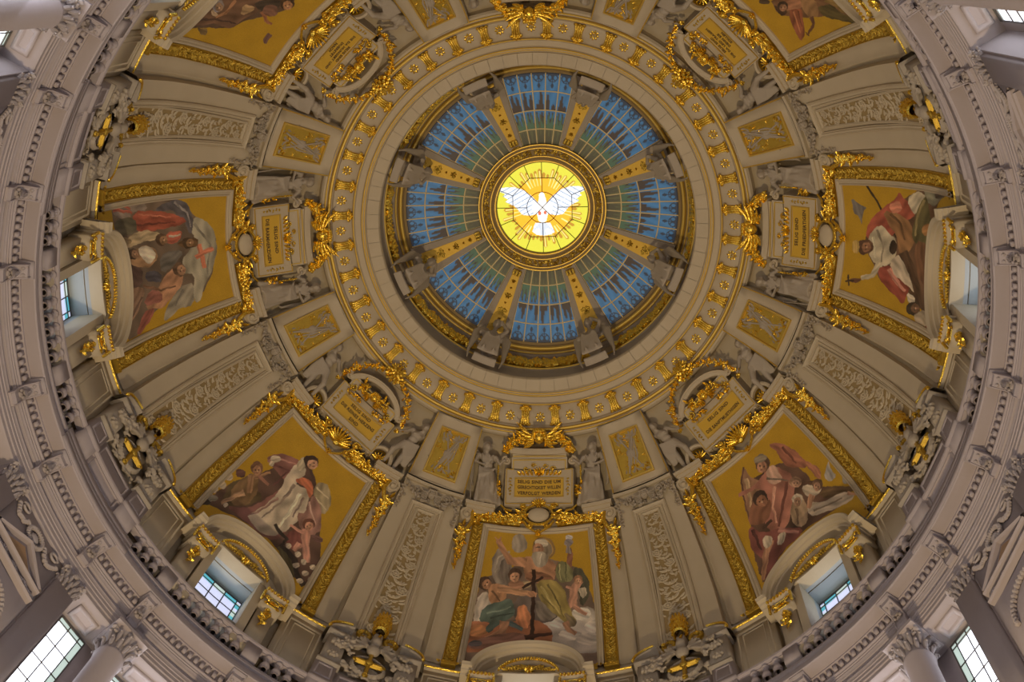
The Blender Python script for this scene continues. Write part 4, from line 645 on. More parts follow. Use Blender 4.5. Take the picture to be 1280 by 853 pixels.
((76,52,44),[-2.29,1.44,-2.12,2.43,-1.9,3.18,-1.5,4.19,-1.25,4.87,-1.03,5.63,-0.78,6.04,-0.38,6.3,-0.08,6.32,0.28,6.1,0.68,5.65,1.34,4.71,1.85,3.82,2.46,2.55,2.55,1.82,2.2,1.3,1.77,1.36,1.02,2.0,0.39,2.22,-0.45,2.11,-1.07,1.87,-1.81,1.36,-2.16,1.13,-2.3,1.07]), ((128,114,84),[0.5,6.1,0.69,6.3,0.86,6.31,1.09,6.14,1.25,5.95,1.41,5.64,1.46,5.4,1.41,5.12,1.29,5.03,1.03,5.08,0.82,5.3,0.53,5.81]), ((155,142,112),[0.56,5.88,1.18,5.8,1.19,5.86,0.57,5.98]), ((155,142,112),[0.8,5.4,1.39,5.29,1.4,5.34,0.81,5.5]), ((112,66,62),[-1.62,5.17,-1.49,5.58,-1.3,5.84,-0.95,6.11,-0.7,6.21,-0.41,6.21,-0.28,6.05,-0.26,5.67,-0.28,5.37,-0.37,4.99,-0.45,4.69,-0.57,4.27,-0.65,3.9,-0.75,3.41,-0.85,3.07,-1.02,2.71,-1.21,2.42,-1.54,2.02,-1.48,1.91,-0.99,2.04,-0.55,2.11,0.07,2.14,0.38,2.29,0.55,2.62,0.63,3.04,0.64,3.77,0.61,4.3,0.49,4.84,-0.02,5.08,-1.2,5.06]), ((80,42,42),[-1.33,5.09,-0.74,5.55,-0.81,4.52,-0.75,4.52,-0.67,5.64,-1.37,5.24]), ((140,92,84),[-1.52,5.12,-1.19,5.68,-0.61,6.04,-0.62,6.11,-1.23,5.75,-1.59,5.19]), ((75,60,36),[-2.06,3.06,-1.84,3.45,-1.53,3.62,-0.97,3.65,-0.82,3.44,-1.0,2.92,-1.24,2.49,-1.67,1.85,-1.9,1.9,-2.08,2.64]), ((152,138,118),[-1.24,5.67,-1.21,5.59,-1.23,5.48,-1.28,5.37,-1.36,5.31,-1.45,5.29,-1.51,5.33,-1.54,5.42,-1.53,5.53,-1.47,5.63,-1.39,5.7,-1.31,5.72]), ((152,138,118),[-1.29,5.3,-1.27,5.24,-1.28,5.17,-1.31,5.11,-1.36,5.07,-1.41,5.07,-1.45,5.1,-1.47,5.16,-1.47,5.23,-1.44,5.29,-1.39,5.33,-1.34,5.33]), ((152,138,118),[-2.37,1.67,-2.34,1.56,-2.35,1.42,-2.4,1.29,-2.48,1.21,-2.56,1.19,-2.63,1.24,-2.66,1.34,-2.65,1.48,-2.6,1.61,-2.52,1.7,-2.44,1.72]), ((152,138,118),[-2.32,2.13,-2.28,2.03,-2.29,1.91,-2.33,1.8,-2.4,1.73,-2.47,1.72,-2.53,1.77,-2.56,1.87,-2.56,1.99,-2.51,2.1,-2.45,2.17,-2.37,2.18]), ((152,138,118),[-2.19,2.59,-2.15,2.5,-2.16,2.39,-2.2,2.29,-2.27,2.23,-2.34,2.23,-2.41,2.28,-2.44,2.37,-2.44,2.47,-2.4,2.57,-2.33,2.63,-2.26,2.64]), ((152,138,118),[-2.21,3.15,-2.17,3.06,-2.17,2.95,-2.22,2.85,-2.28,2.79,-2.36,2.79,-2.43,2.84,-2.46,2.93,-2.46,3.04,-2.42,3.14,-2.35,3.2,-2.27,3.2]), ((152,138,118),[-2.38,2.57,-2.36,2.51,-2.37,2.43,-2.41,2.35,-2.46,2.3,-2.51,2.29,-2.56,2.32,-2.58,2.38,-2.57,2.45,-2.54,2.53,-2.48,2.58,-2.43,2.59]), ((110,105,92),[-2.12,1.71,-2.1,1.61,-2.13,1.47,-2.2,1.32,-2.29,1.2,-2.38,1.15,-2.44,1.18,-2.46,1.28,-2.43,1.43,-2.36,1.58,-2.27,1.7,-2.18,1.75]), ((152,138,118),[-1.64,1.96,-1.63,1.9,-1.64,1.82,-1.67,1.75,-1.71,1.7,-1.76,1.69,-1.8,1.72,-1.81,1.78,-1.8,1.86,-1.77,1.94,-1.73,1.98,-1.68,1.99]), ((152,138,118),[-0.53,6.12,-0.32,6.23,-0.2,6.18,-0.1,5.94,-0.1,5.73,-0.18,5.43,-0.15,5.33,0.02,5.38,0.15,5.42,0.33,5.48,0.46,5.38,0.62,5.08,0.71,4.85,0.77,4.58,0.77,4.23,0.7,3.58,0.63,3.19,0.51,2.84,0.39,2.6,0.18,2.32,-0.1,2.23,-0.61,2.28,-0.79,2.4,-0.74,2.67,-0.67,2.96,-0.55,3.4,-0.5,3.82,-0.47,4.43,-0.5,4.8,-0.59,5.17,-0.62,5.49,-0.62,5.91]), ((112,96,84),[-0.23,5.23,-0.2,4.15,-0.39,2.85,-0.34,2.84,-0.11,4.15,-0.1,5.25]), ((175,160,138),[0.15,5.06,0.27,3.95,0.3,2.93,0.38,2.94,0.4,3.97,0.31,5.1]), ((112,92,82),[0.39,5.05,0.51,3.93,0.56,3.94,0.49,5.07]), ((120,88,80),[-0.4,4.17,-0.64,2.94,-0.81,2.44,-0.78,2.42,-0.57,2.91,-0.31,4.14]), ((125,85,76),[0.72,5.5,1.05,5.3,1.29,5.04,1.57,4.59,1.67,4.29,1.61,3.94,1.47,3.79,1.15,3.73,0.93,3.83,0.69,4.14,0.65,4.33,0.79,4.48,0.79,4.76,0.65,5.35]), ((155,120,108),[0.67,5.05,1.38,4.34,1.42,4.4,0.72,5.14]), ((156,74,38),[-0.26,5.53,-0.08,5.82,0.06,5.93,0.26,5.92,0.4,5.85,0.55,5.68,0.61,5.52,0.59,5.3,0.5,5.29,0.3,5.48,0.1,5.53,-0.21,5.45]), ((60,42,36),[-0.06,6.33,0.3,5.99,0.34,6.05,0.02,6.44]), ((140,128,105),[-0.64,6.27,-0.57,6.57,-0.48,6.6,-0.32,6.39,-0.28,6.21,-0.35,5.96,-0.44,5.92,-0.6,6.08]), ((50,34,28),[-0.11,6.92,-0.08,6.81,-0.1,6.67,-0.18,6.54,-0.3,6.46,-0.41,6.45,-0.5,6.5,-0.54,6.61,-0.51,6.75,-0.43,6.88,-0.32,6.96,-0.2,6.98]), ((150,105,80),[0.0,6.77,0.05,6.67,0.06,6.55,0.02,6.47,-0.06,6.44,-0.14,6.46,-0.23,6.53,-0.28,6.64,-0.28,6.75,-0.25,6.84,-0.17,6.87,-0.08,6.85]), ((112,76,50),[-1.51,4.68,-1.46,4.56,-1.48,4.41,-1.55,4.26,-1.65,4.16,-1.77,4.15,-1.86,4.22,-1.91,4.35,-1.9,4.5,-1.83,4.64,-1.72,4.73,-1.6,4.75]), ((98,72,42),[-1.71,4.03,-1.51,4.19,-1.36,4.11,-1.17,3.73,-1.09,3.45,-1.08,3.1,-1.11,2.85,-1.18,2.57,-1.3,2.38,-1.52,2.19,-1.68,2.27,-1.88,2.65,-1.92,3.05,-1.82,3.7]), ((128,90,60),[-1.79,3.85,-1.4,3.19,-1.25,3.36,-1.57,4.1]), ((142,106,76),[-1.59,3.1,-1.75,2.57,-1.95,1.73,-1.85,1.68,-1.6,2.5,-1.4,2.99]), ((80,48,44),[-2.22,3.71,-2.05,3.88,-1.95,3.87,-1.87,3.67,-1.9,3.53,-2.06,3.38,-2.16,3.39,-2.25,3.57]), ((128,90,60),[-1.46,4.02,-1.17,4.8,-1.25,4.85,-1.59,4.11]), ((120,76,60),[-1.47,4.19,-0.96,4.24,-0.95,4.38,-1.45,4.39]), ((38,34,32),[-2.69,0.78,-2.53,1.11,-2.4,1.23,-2.22,1.23,-2.22,1.08,-2.41,0.71,-2.55,0.59,-2.7,0.63]), ((102,48,46),[0.76,3.12,0.95,3.54,1.13,3.54,1.39,3.12,1.42,2.85,1.22,2.57,1.04,2.57,0.79,2.85]), ((88,48,38),[1.38,4.35,1.4,4.24,1.37,4.1,1.31,3.99,1.21,3.93,1.12,3.93,1.05,4.0,1.03,4.11,1.05,4.25,1.12,4.36,1.21,4.42,1.31,4.41]), ((156,102,86),[1.09,3.73,1.46,3.03,1.9,2.36,2.08,2.58,1.68,3.28,1.36,4.01]), ((156,102,86),[1.23,3.73,0.67,3.57,0.68,3.45,1.25,3.53]), ((156,102,86),[1.21,3.06,1.28,2.56,1.42,2.56,1.5,3.06]), ((92,60,60),[1.59,3.88,1.85,4.0,1.97,3.99,2.02,3.84,1.96,3.75,1.75,3.67,1.63,3.68,1.53,3.79]), ((74,66,40),[0.83,2.26,1.11,2.29,1.39,2.11,1.82,1.6,1.92,1.34,1.78,1.18,1.59,1.26,1.25,1.61,1.02,1.86,0.81,2.14]), ((42,34,32),[0.2,2.9,0.56,2.74,0.83,2.72,0.78,2.23,1.2,2.17,1.5,2.02,1.82,1.42,2.29,1.09,2.37,1.4,1.93,1.69,1.61,2.27,1.24,2.42,0.9,2.4,0.96,2.85,0.6,2.93,0.24,3.07]), ((152,138,118),[1.64,2.61,1.66,2.54,1.65,2.46,1.61,2.39,1.55,2.36,1.49,2.37,1.45,2.41,1.43,2.49,1.44,2.57,1.48,2.64,1.54,2.67,1.6,2.66]), ((152,138,118),[1.97,2.46,1.99,2.38,1.98,2.3,1.94,2.24,1.88,2.2,1.82,2.21,1.78,2.27,1.76,2.34,1.78,2.42,1.82,2.48,1.87,2.52,1.93,2.51]), ((152,138,118),[2.38,2.48,2.4,2.41,2.38,2.33,2.34,2.27,2.29,2.24,2.23,2.25,2.19,2.3,2.17,2.37,2.18,2.45,2.22,2.52,2.28,2.55,2.34,2.53]), ((152,138,118),[2.67,2.39,2.69,2.31,2.68,2.24,2.63,2.16,2.58,2.13,2.52,2.15,2.48,2.21,2.46,2.29,2.48,2.37,2.52,2.43,2.57,2.45,2.63,2.44]), ((152,138,118),[2.27,1.98,2.28,1.9,2.27,1.8,2.22,1.73,2.17,1.7,2.11,1.71,2.07,1.77,2.05,1.85,2.07,1.94,2.11,2.02,2.17,2.05,2.22,2.04]), ((152,138,118),[2.24,1.41,2.26,1.33,2.24,1.24,2.2,1.17,2.14,1.14,2.09,1.15,2.04,1.2,2.03,1.29,2.05,1.38,2.09,1.45,2.14,1.48,2.2,1.47]), ((152,138,118),[2.57,1.83,2.59,1.74,2.57,1.65,2.53,1.58,2.47,1.55,2.41,1.56,2.37,1.62,2.36,1.71,2.37,1.8,2.42,1.87,2.47,1.9,2.53,1.89]), ((152,138,118),[2.83,1.89,2.85,1.81,2.83,1.72,2.79,1.65,2.73,1.62,2.67,1.63,2.63,1.69,2.62,1.78,2.64,1.87,2.68,1.94,2.74,1.97,2.79,1.95]), ((152,138,118),[1.82,2.04,1.84,1.96,1.82,1.86,1.78,1.79,1.73,1.75,1.67,1.76,1.63,1.82,1.61,1.9,1.63,1.99,1.67,2.07,1.72,2.11,1.78,2.1]), ((152,138,118),[1.17,2.68,1.19,2.6,1.18,2.52,1.14,2.46,1.08,2.42,1.02,2.43,0.98,2.47,0.96,2.54,0.97,2.62,1.01,2.69,1.07,2.73,1.13,2.72]), ((50,34,28),[-0.02,6.9,0.04,6.75,0.03,6.58,-0.06,6.44,-0.18,6.36,-0.32,6.37,-0.44,6.46,-0.5,6.6,-0.49,6.77,-0.4,6.92,-0.28,7.0,-0.13,7.0]), ((158,112,84),[0.02,6.78,0.06,6.67,0.06,6.55,0.0,6.46,-0.09,6.4,-0.19,6.42,-0.27,6.48,-0.32,6.59,-0.31,6.71,-0.26,6.81,-0.17,6.87,-0.07,6.86]), ((48,32,24),[-0.16,6.59,-0.15,6.55,-0.18,6.53,-0.21,6.54,-0.21,6.57,-0.19,6.6]), ((48,32,24),[-0.1,6.76,-0.09,6.72,-0.12,6.7,-0.15,6.71,-0.15,6.74,-0.13,6.77]), ((118,70,52),[-0.0,6.64,-0.0,6.59,-0.05,6.55,-0.08,6.55,-0.08,6.6,-0.04,6.64]), ((178,130,95),[-0.09,6.65,-0.07,6.6,-0.09,6.58,-0.13,6.6,-0.15,6.65,-0.13,6.67]), ((96,62,40),[-1.52,4.73,-1.46,4.59,-1.47,4.42,-1.55,4.26,-1.66,4.16,-1.79,4.15,-1.9,4.23,-1.95,4.38,-1.94,4.55,-1.87,4.7,-1.75,4.79,-1.62,4.81]), ((135,92,62),[-1.51,4.56,-1.47,4.46,-1.47,4.34,-1.52,4.22,-1.6,4.16,-1.69,4.15,-1.77,4.22,-1.81,4.33,-1.81,4.45,-1.76,4.56,-1.68,4.62,-1.59,4.62]), ((48,32,24),[-1.69,4.38,-1.68,4.35,-1.71,4.31,-1.73,4.32,-1.74,4.36,-1.72,4.39]), ((48,32,24),[-1.58,4.52,-1.58,4.48,-1.6,4.46,-1.63,4.46,-1.63,4.5,-1.61,4.52]), ((118,70,52),[-1.55,4.37,-1.55,4.32,-1.59,4.27,-1.62,4.27,-1.62,4.32,-1.58,4.37]), ((178,130,95),[-1.61,4.41,-1.6,4.36,-1.62,4.34,-1.65,4.36,-1.66,4.4,-1.64,4.43]), ((88,48,38),[1.38,4.37,1.42,4.22,1.4,4.05,1.33,3.92,1.22,3.86,1.11,3.88,1.02,3.98,0.98,4.14,0.99,4.31,1.07,4.43,1.17,4.49,1.29,4.47]), ((160,108,84),[1.39,4.22,1.42,4.11,1.41,3.99,1.36,3.9,1.29,3.86,1.21,3.88,1.14,3.96,1.11,4.07,1.12,4.19,1.17,4.29,1.24,4.33,1.32,4.3]), ((48,32,24),[1.23,4.07,1.23,4.03,1.21,4.01,1.19,4.03,1.18,4.06,1.2,4.08]), ((48,32,24),[1.31,4.2,1.31,4.17,1.29,4.15,1.27,4.16,1.27,4.2,1.29,4.22]), ((118,70,52),[1.36,4.05,1.35,4.01,1.32,3.98,1.29,3.98,1.29,4.02,1.33,4.06]), ((178,130,95),[1.3,4.1,1.31,4.05,1.29,4.03,1.26,4.06,1.25,4.11,1.27,4.13]), ],
'BR': [
((78,52,40),[-0.54,6.25,-0.08,6.16,0.24,6.07,0.59,5.94,0.82,5.65,1.07,5.06,1.17,4.6,1.19,3.98,1.38,3.44,1.85,2.71,2.03,2.27,2.07,1.79,1.6,1.85,0.4,2.32,-0.28,2.42,-0.85,2.34,-1.28,2.1,-1.8,1.53,-2.05,1.34,-2.16,1.46,-2.16,1.99,-2.01,3.07,-1.82,3.84,-1.49,4.72,-1.27,5.17,-1.05,5.51,-0.91,5.78,-0.78,6.14]), ((122,84,58),[-0.62,6.96,-0.63,6.57,-0.57,6.31,-0.41,5.99,-0.42,5.72,-0.61,5.36,-0.8,5.17,-1.08,5.05,-1.28,4.93,-1.53,4.76,-1.57,4.91,-1.43,5.46,-1.31,5.89,-1.14,6.42,-0.97,6.72,-0.71,7.0]), ((150,120,85),[-0.88,6.64,-1.27,5.31,-1.2,5.27,-0.7,6.51]), ((80,50,36),[-0.64,7.09,-1.06,6.6,-1.38,5.67,-1.57,4.88,-1.53,4.86,-1.33,5.64,-1.01,6.56,-0.6,7.03]), ((60,40,32),[0.01,3.82,0.39,3.42,0.45,3.08,0.23,2.63,-0.0,2.51,-0.37,2.66,-0.55,2.81,-0.65,3.07,-0.57,3.35,-0.26,3.8]), ((135,78,64),[-0.05,6.15,0.26,6.08,0.45,5.88,0.62,5.45,0.68,5.16,0.66,4.83,0.55,4.56,0.28,4.16,0.03,3.82,-0.34,3.37,-0.62,3.23,-0.95,3.32,-1.09,3.59,-1.1,4.19,-0.98,4.57,-0.68,4.94,-0.56,5.25,-0.56,5.67,-0.73,5.88,-1.19,5.96,-1.36,6.03,-1.35,6.17,-1.17,6.17,-0.75,6.04,-0.49,6.03,-0.26,6.14]), ((98,50,42),[0.36,5.07,-0.26,4.28,-0.77,3.54,-0.71,3.45,-0.18,4.15,0.46,4.92]), ((165,112,92),[-0.1,5.34,-0.58,4.61,-0.76,3.76,-0.7,3.72,-0.5,4.54,-0.01,5.21]), ((155,118,100),[0.08,6.24,0.35,6.18,0.43,5.94,0.38,5.39,0.24,5.26,-0.06,5.44,-0.14,5.68,-0.06,6.1]), ((80,70,60),[-0.14,5.88,0.5,4.98,0.53,5.01,-0.08,5.95]), ((132,72,52),[0.78,6.98,0.96,6.87,1.09,6.68,1.27,6.31,1.37,5.96,1.45,5.49,1.47,5.18,1.45,4.84,1.33,4.85,1.05,5.2,0.89,5.46,0.77,5.77,0.75,6.0,0.8,6.3,0.8,6.53,0.73,6.88]), ((96,48,36),[1.03,6.46,1.13,5.34,1.19,5.33,1.15,6.44]), ((138,80,54),[1.57,4.93,1.73,4.36,1.74,4.01,1.59,3.77,1.5,3.86,1.44,4.34,1.43,4.65,1.48,5.02]), ((128,80,58),[0.17,6.35,0.07,6.25,-0.04,6.23,-0.14,6.28,-0.2,6.4,-0.2,6.55,-0.15,6.69,-0.05,6.79,0.07,6.81,0.17,6.76,0.23,6.64,0.23,6.49]), ((98,88,74),[-0.02,7.06,0.19,7.03,0.29,6.96,0.35,6.79,0.34,6.69,0.24,6.6,0.12,6.61,-0.1,6.74,-0.16,6.85,-0.12,7.0]), ((52,34,28),[-0.59,5.09,-0.68,5.0,-0.81,4.98,-0.93,5.06,-1.02,5.21,-1.05,5.38,-1.02,5.54,-0.92,5.64,-0.79,5.66,-0.67,5.58,-0.58,5.43,-0.55,5.25]), ((120,72,48),[-0.57,5.03,-0.64,4.94,-0.74,4.92,-0.82,4.96,-0.88,5.06,-0.88,5.2,-0.84,5.33,-0.77,5.42,-0.67,5.45,-0.59,5.41,-0.53,5.3,-0.53,5.16]), ((112,66,44),[-0.95,5.31,-0.63,5.1,-0.52,4.91,-0.59,4.64,-0.71,4.44,-0.96,4.21,-1.18,4.19,-1.51,4.4,-1.62,4.58,-1.56,4.86,-1.43,5.06,-1.18,5.3]), ((62,40,32),[-1.28,3.87,-0.84,3.94,-0.86,4.08,-1.31,4.08]), ((106,50,46),[-1.64,4.36,-1.47,3.89,-1.24,3.61,-0.82,3.36,-0.51,3.08,-0.15,2.62,-0.11,2.4,-0.35,2.29,-0.58,2.26,-0.93,2.3,-1.21,2.2,-1.55,1.9,-1.76,1.66,-1.95,1.36,-2.05,1.34,-2.12,1.58,-2.08,1.85,-1.9,2.31,-1.87,2.66,-2.02,3.16,-2.0,3.62,-1.79,4.29]), ((145,90,80),[-0.87,3.22,-0.26,2.45,-0.19,2.55,-0.76,3.41]), ((66,30,30),[-1.73,4.25,-1.8,3.05,-1.73,3.03,-1.58,4.2]), ((145,98,68),[-1.4,3.37,-1.85,2.65,-2.26,1.59,-2.14,1.43,-1.68,2.42,-1.19,3.01]), ((152,138,118),[-1.38,3.54,-1.18,3.33,-1.17,3.17,-1.31,2.97,-1.43,2.89,-1.59,2.9,-1.61,3.06,-1.5,3.46]), ((152,138,118),[-0.83,3.1,-0.66,3.0,-0.67,2.87,-0.87,2.63,-1.0,2.59,-1.12,2.72,-1.1,2.85,-0.95,3.06]), ((128,104,78),[0.33,4.13,0.53,4.03,0.6,3.82,0.58,3.39,0.5,3.08,0.32,2.71,0.17,2.58,-0.04,2.62,-0.14,2.79,-0.19,3.22,-0.1,3.56,0.15,3.99]), ((118,86,66),[0.49,3.69,0.42,3.61,0.34,3.59,0.26,3.64,0.21,3.75,0.2,3.89,0.24,4.02,0.31,4.11,0.39,4.13,0.47,4.07,0.52,3.96,0.53,3.82]), ((80,60,45),[0.14,3.63,-0.1,2.86,-0.04,2.81,0.23,3.53]), ((135,100,78),[0.87,4.44,0.79,4.37,0.68,4.39,0.58,4.47,0.5,4.61,0.47,4.76,0.5,4.88,0.58,4.95,0.69,4.94,0.8,4.85,0.88,4.71,0.91,4.56]), ((84,62,36),[1.37,3.2,1.82,2.88,2.11,2.51,2.43,1.84,2.45,1.66,2.17,1.95,1.89,2.24,1.48,2.59,1.29,2.86,1.23,3.19]), ((152,138,118),[0.78,3.21,1.02,2.89,1.3,2.66,1.76,2.39,2.03,2.14,2.26,1.75,2.28,1.56,2.08,1.47,1.83,1.59,1.38,1.96,1.07,2.21,0.72,2.44,0.56,2.63,0.52,2.92,0.55,3.1,0.64,3.27]), ((112,96,76),[0.7,2.72,1.82,1.99,1.83,2.06,0.71,2.83]), ((140,96,70),[2.09,1.91,2.53,1.04,2.58,1.1,2.18,2.03]), ((152,138,118),[0.89,4.22,1.13,4.05,1.29,3.84,1.43,3.48,1.4,3.32,1.2,3.28,1.03,3.35,0.82,3.57,0.74,3.79,0.78,4.14]), ((140,96,70),[0.9,3.65,0.51,3.2,0.61,3.0,1.04,3.34]), ((75,50,34),[1.54,3.53,1.48,3.53,1.37,3.63,1.23,3.79,1.11,3.97,1.04,4.14,1.03,4.23,1.09,4.23,1.2,4.14,1.33,3.98,1.45,3.79,1.53,3.62]), ((128,124,120),[2.03,3.92,2.19,4.02,2.21,3.95,2.11,3.68,2.09,3.48,2.15,3.23,2.09,3.16,1.89,3.21,1.79,3.33,1.73,3.58,1.76,3.72,1.9,3.83]), ((122,118,112),[2.41,2.97,2.53,2.91,2.53,2.78,2.45,2.51,2.44,2.33,2.5,2.15,2.44,2.2,2.24,2.46,2.21,2.66,2.33,2.9]), ((80,55,40),[0.32,6.33,0.2,6.23,0.04,6.22,-0.1,6.32,-0.2,6.48,-0.22,6.67,-0.17,6.85,-0.04,6.95,0.11,6.96,0.26,6.86,0.35,6.69,0.38,6.5]), ((140,92,66),[0.15,6.33,0.06,6.25,-0.05,6.23,-0.15,6.3,-0.21,6.41,-0.22,6.55,-0.18,6.67,-0.09,6.75,0.02,6.77,0.12,6.71,0.18,6.59,0.19,6.45]), ((48,32,24),[-0.02,6.58,-0.05,6.57,-0.08,6.6,-0.08,6.64,-0.04,6.65,-0.02,6.62]), ((48,32,24),[0.09,6.41,0.06,6.4,0.03,6.43,0.04,6.47,0.07,6.48,0.1,6.45]), ((118,70,52),[-0.05,6.38,-0.09,6.38,-0.13,6.42,-0.14,6.47,-0.1,6.47,-0.05,6.43]), ((178,130,95),[-0.01,6.46,-0.05,6.43,-0.07,6.46,-0.06,6.51,-0.02,6.54,0.01,6.51]), ((110,98,80),[-0.01,7.03,0.2,7.04,0.3,6.97,0.35,6.79,0.34,6.7,0.26,6.63,0.14,6.65,-0.07,6.77,-0.14,6.87,-0.11,6.99]), ((52,34,28),[-0.52,5.07,-0.63,4.95,-0.78,4.94,-0.93,5.02,-1.03,5.19,-1.06,5.4,-1.01,5.59,-0.9,5.72,-0.75,5.74,-0.6,5.65,-0.5,5.47,-0.47,5.26]), ((126,78,52),[-0.6,4.99,-0.69,4.9,-0.79,4.88,-0.89,4.94,-0.96,5.06,-0.98,5.2,-0.94,5.35,-0.85,5.44,-0.75,5.46,-0.65,5.41,-0.58,5.28,-0.57,5.13]), ((48,32,24),[-0.82,5.2,-0.85,5.18,-0.88,5.21,-0.88,5.26,-0.85,5.28,-0.82,5.25]), ((48,32,24),[-0.66,5.17,-0.69,5.15,-0.72,5.18,-0.72,5.23,-0.69,5.24,-0.66,5.21]), ((118,70,52),[-0.73,4.98,-0.77,4.98,-0.81,5.03,-0.82,5.08,-0.78,5.08,-0.74,5.04]), ((178,130,95),[-0.75,5.12,-0.78,5.08,-0.81,5.11,-0.8,5.17,-0.76,5.2,-0.73,5.18]), ((150,138,120),[0.57,3.7,0.49,3.62,0.38,3.62,0.28,3.7,0.21,3.84,0.18,4.01,0.22,4.16,0.3,4.24,0.4,4.24,0.5,4.16,0.58,4.02,0.6,3.85]), ((125,90,68),[0.47,3.68,0.41,3.62,0.33,3.61,0.26,3.66,0.22,3.76,0.2,3.88,0.23,3.99,0.29,4.06,0.36,4.06,0.43,4.01,0.48,3.91,0.49,3.79]), ((48,32,24),[0.33,3.9,0.31,3.89,0.29,3.91,0.29,3.95,0.31,3.96,0.33,3.93]), ((48,32,24),[0.43,3.77,0.41,3.76,0.39,3.79,0.39,3.82,0.41,3.83,0.43,3.81]), ((118,70,52),[0.34,3.71,0.32,3.71,0.28,3.76,0.27,3.8,0.3,3.8,0.34,3.76]), ((178,130,95),[0.36,3.8,0.33,3.77,0.31,3.8,0.32,3.84,0.35,3.87,0.37,3.84]), ((110,80,60),[0.89,4.5,0.8,4.43,0.7,4.43,0.59,4.51,0.53,4.63,0.51,4.78,0.54,4.91,0.63,4.98,0.73,4.98,0.84,4.9,0.91,4.77,0.92,4.62]), ((140,102,80),[0.78,4.48,0.72,4.43,0.65,4.43,0.58,4.47,0.53,4.56,0.52,4.67,0.55,4.76,0.61,4.82,0.69,4.82,0.76,4.77,0.8,4.68,0.81,4.58]), ((48,32,24),[0.65,4.68,0.63,4.67,0.61,4.69,0.61,4.72,0.63,4.73,0.65,4.71]), ((48,32,24),[0.74,4.56,0.72,4.56,0.7,4.58,0.71,4.61,0.73,4.62,0.75,4.6]), ((118,70,52),[0.66,4.52,0.63,4.52,0.6,4.56,0.59,4.59,0.62,4.59,0.65,4.55]), ((178,130,95),[0.67,4.59,0.65,4.57,0.63,4.59,0.64,4.63,0.67,4.65,0.68,4.63]), ((90,62,44),[1.52,3.42,1.44,3.35,1.34,3.36,1.23,3.45,1.16,3.6,1.14,3.76,1.18,3.9,1.26,3.98,1.36,3.97,1.47,3.88,1.54,3.73,1.56,3.56]), ((140,100,76),[1.4,3.44,1.34,3.39,1.27,3.39,1.2,3.45,1.15,3.55,1.14,3.67,1.17,3.77,1.23,3.83,1.3,3.83,1.37,3.77,1.42,3.66,1.43,3.55]), ((48,32,24),[1.28,3.68,1.26,3.67,1.24,3.7,1.24,3.73,1.27,3.74,1.29,3.71]), ((48,32,24),[1.36,3.51,1.34,3.51,1.32,3.53,1.32,3.57,1.34,3.57,1.36,3.55]), ((118,70,52),[1.26,3.51,1.23,3.52,1.2,3.56,1.2,3.6,1.22,3.6,1.26,3.56]), ((178,130,95),[1.29,3.57,1.27,3.55,1.25,3.58,1.26,3.62,1.28,3.64,1.3,3.62]), ],
'L': [
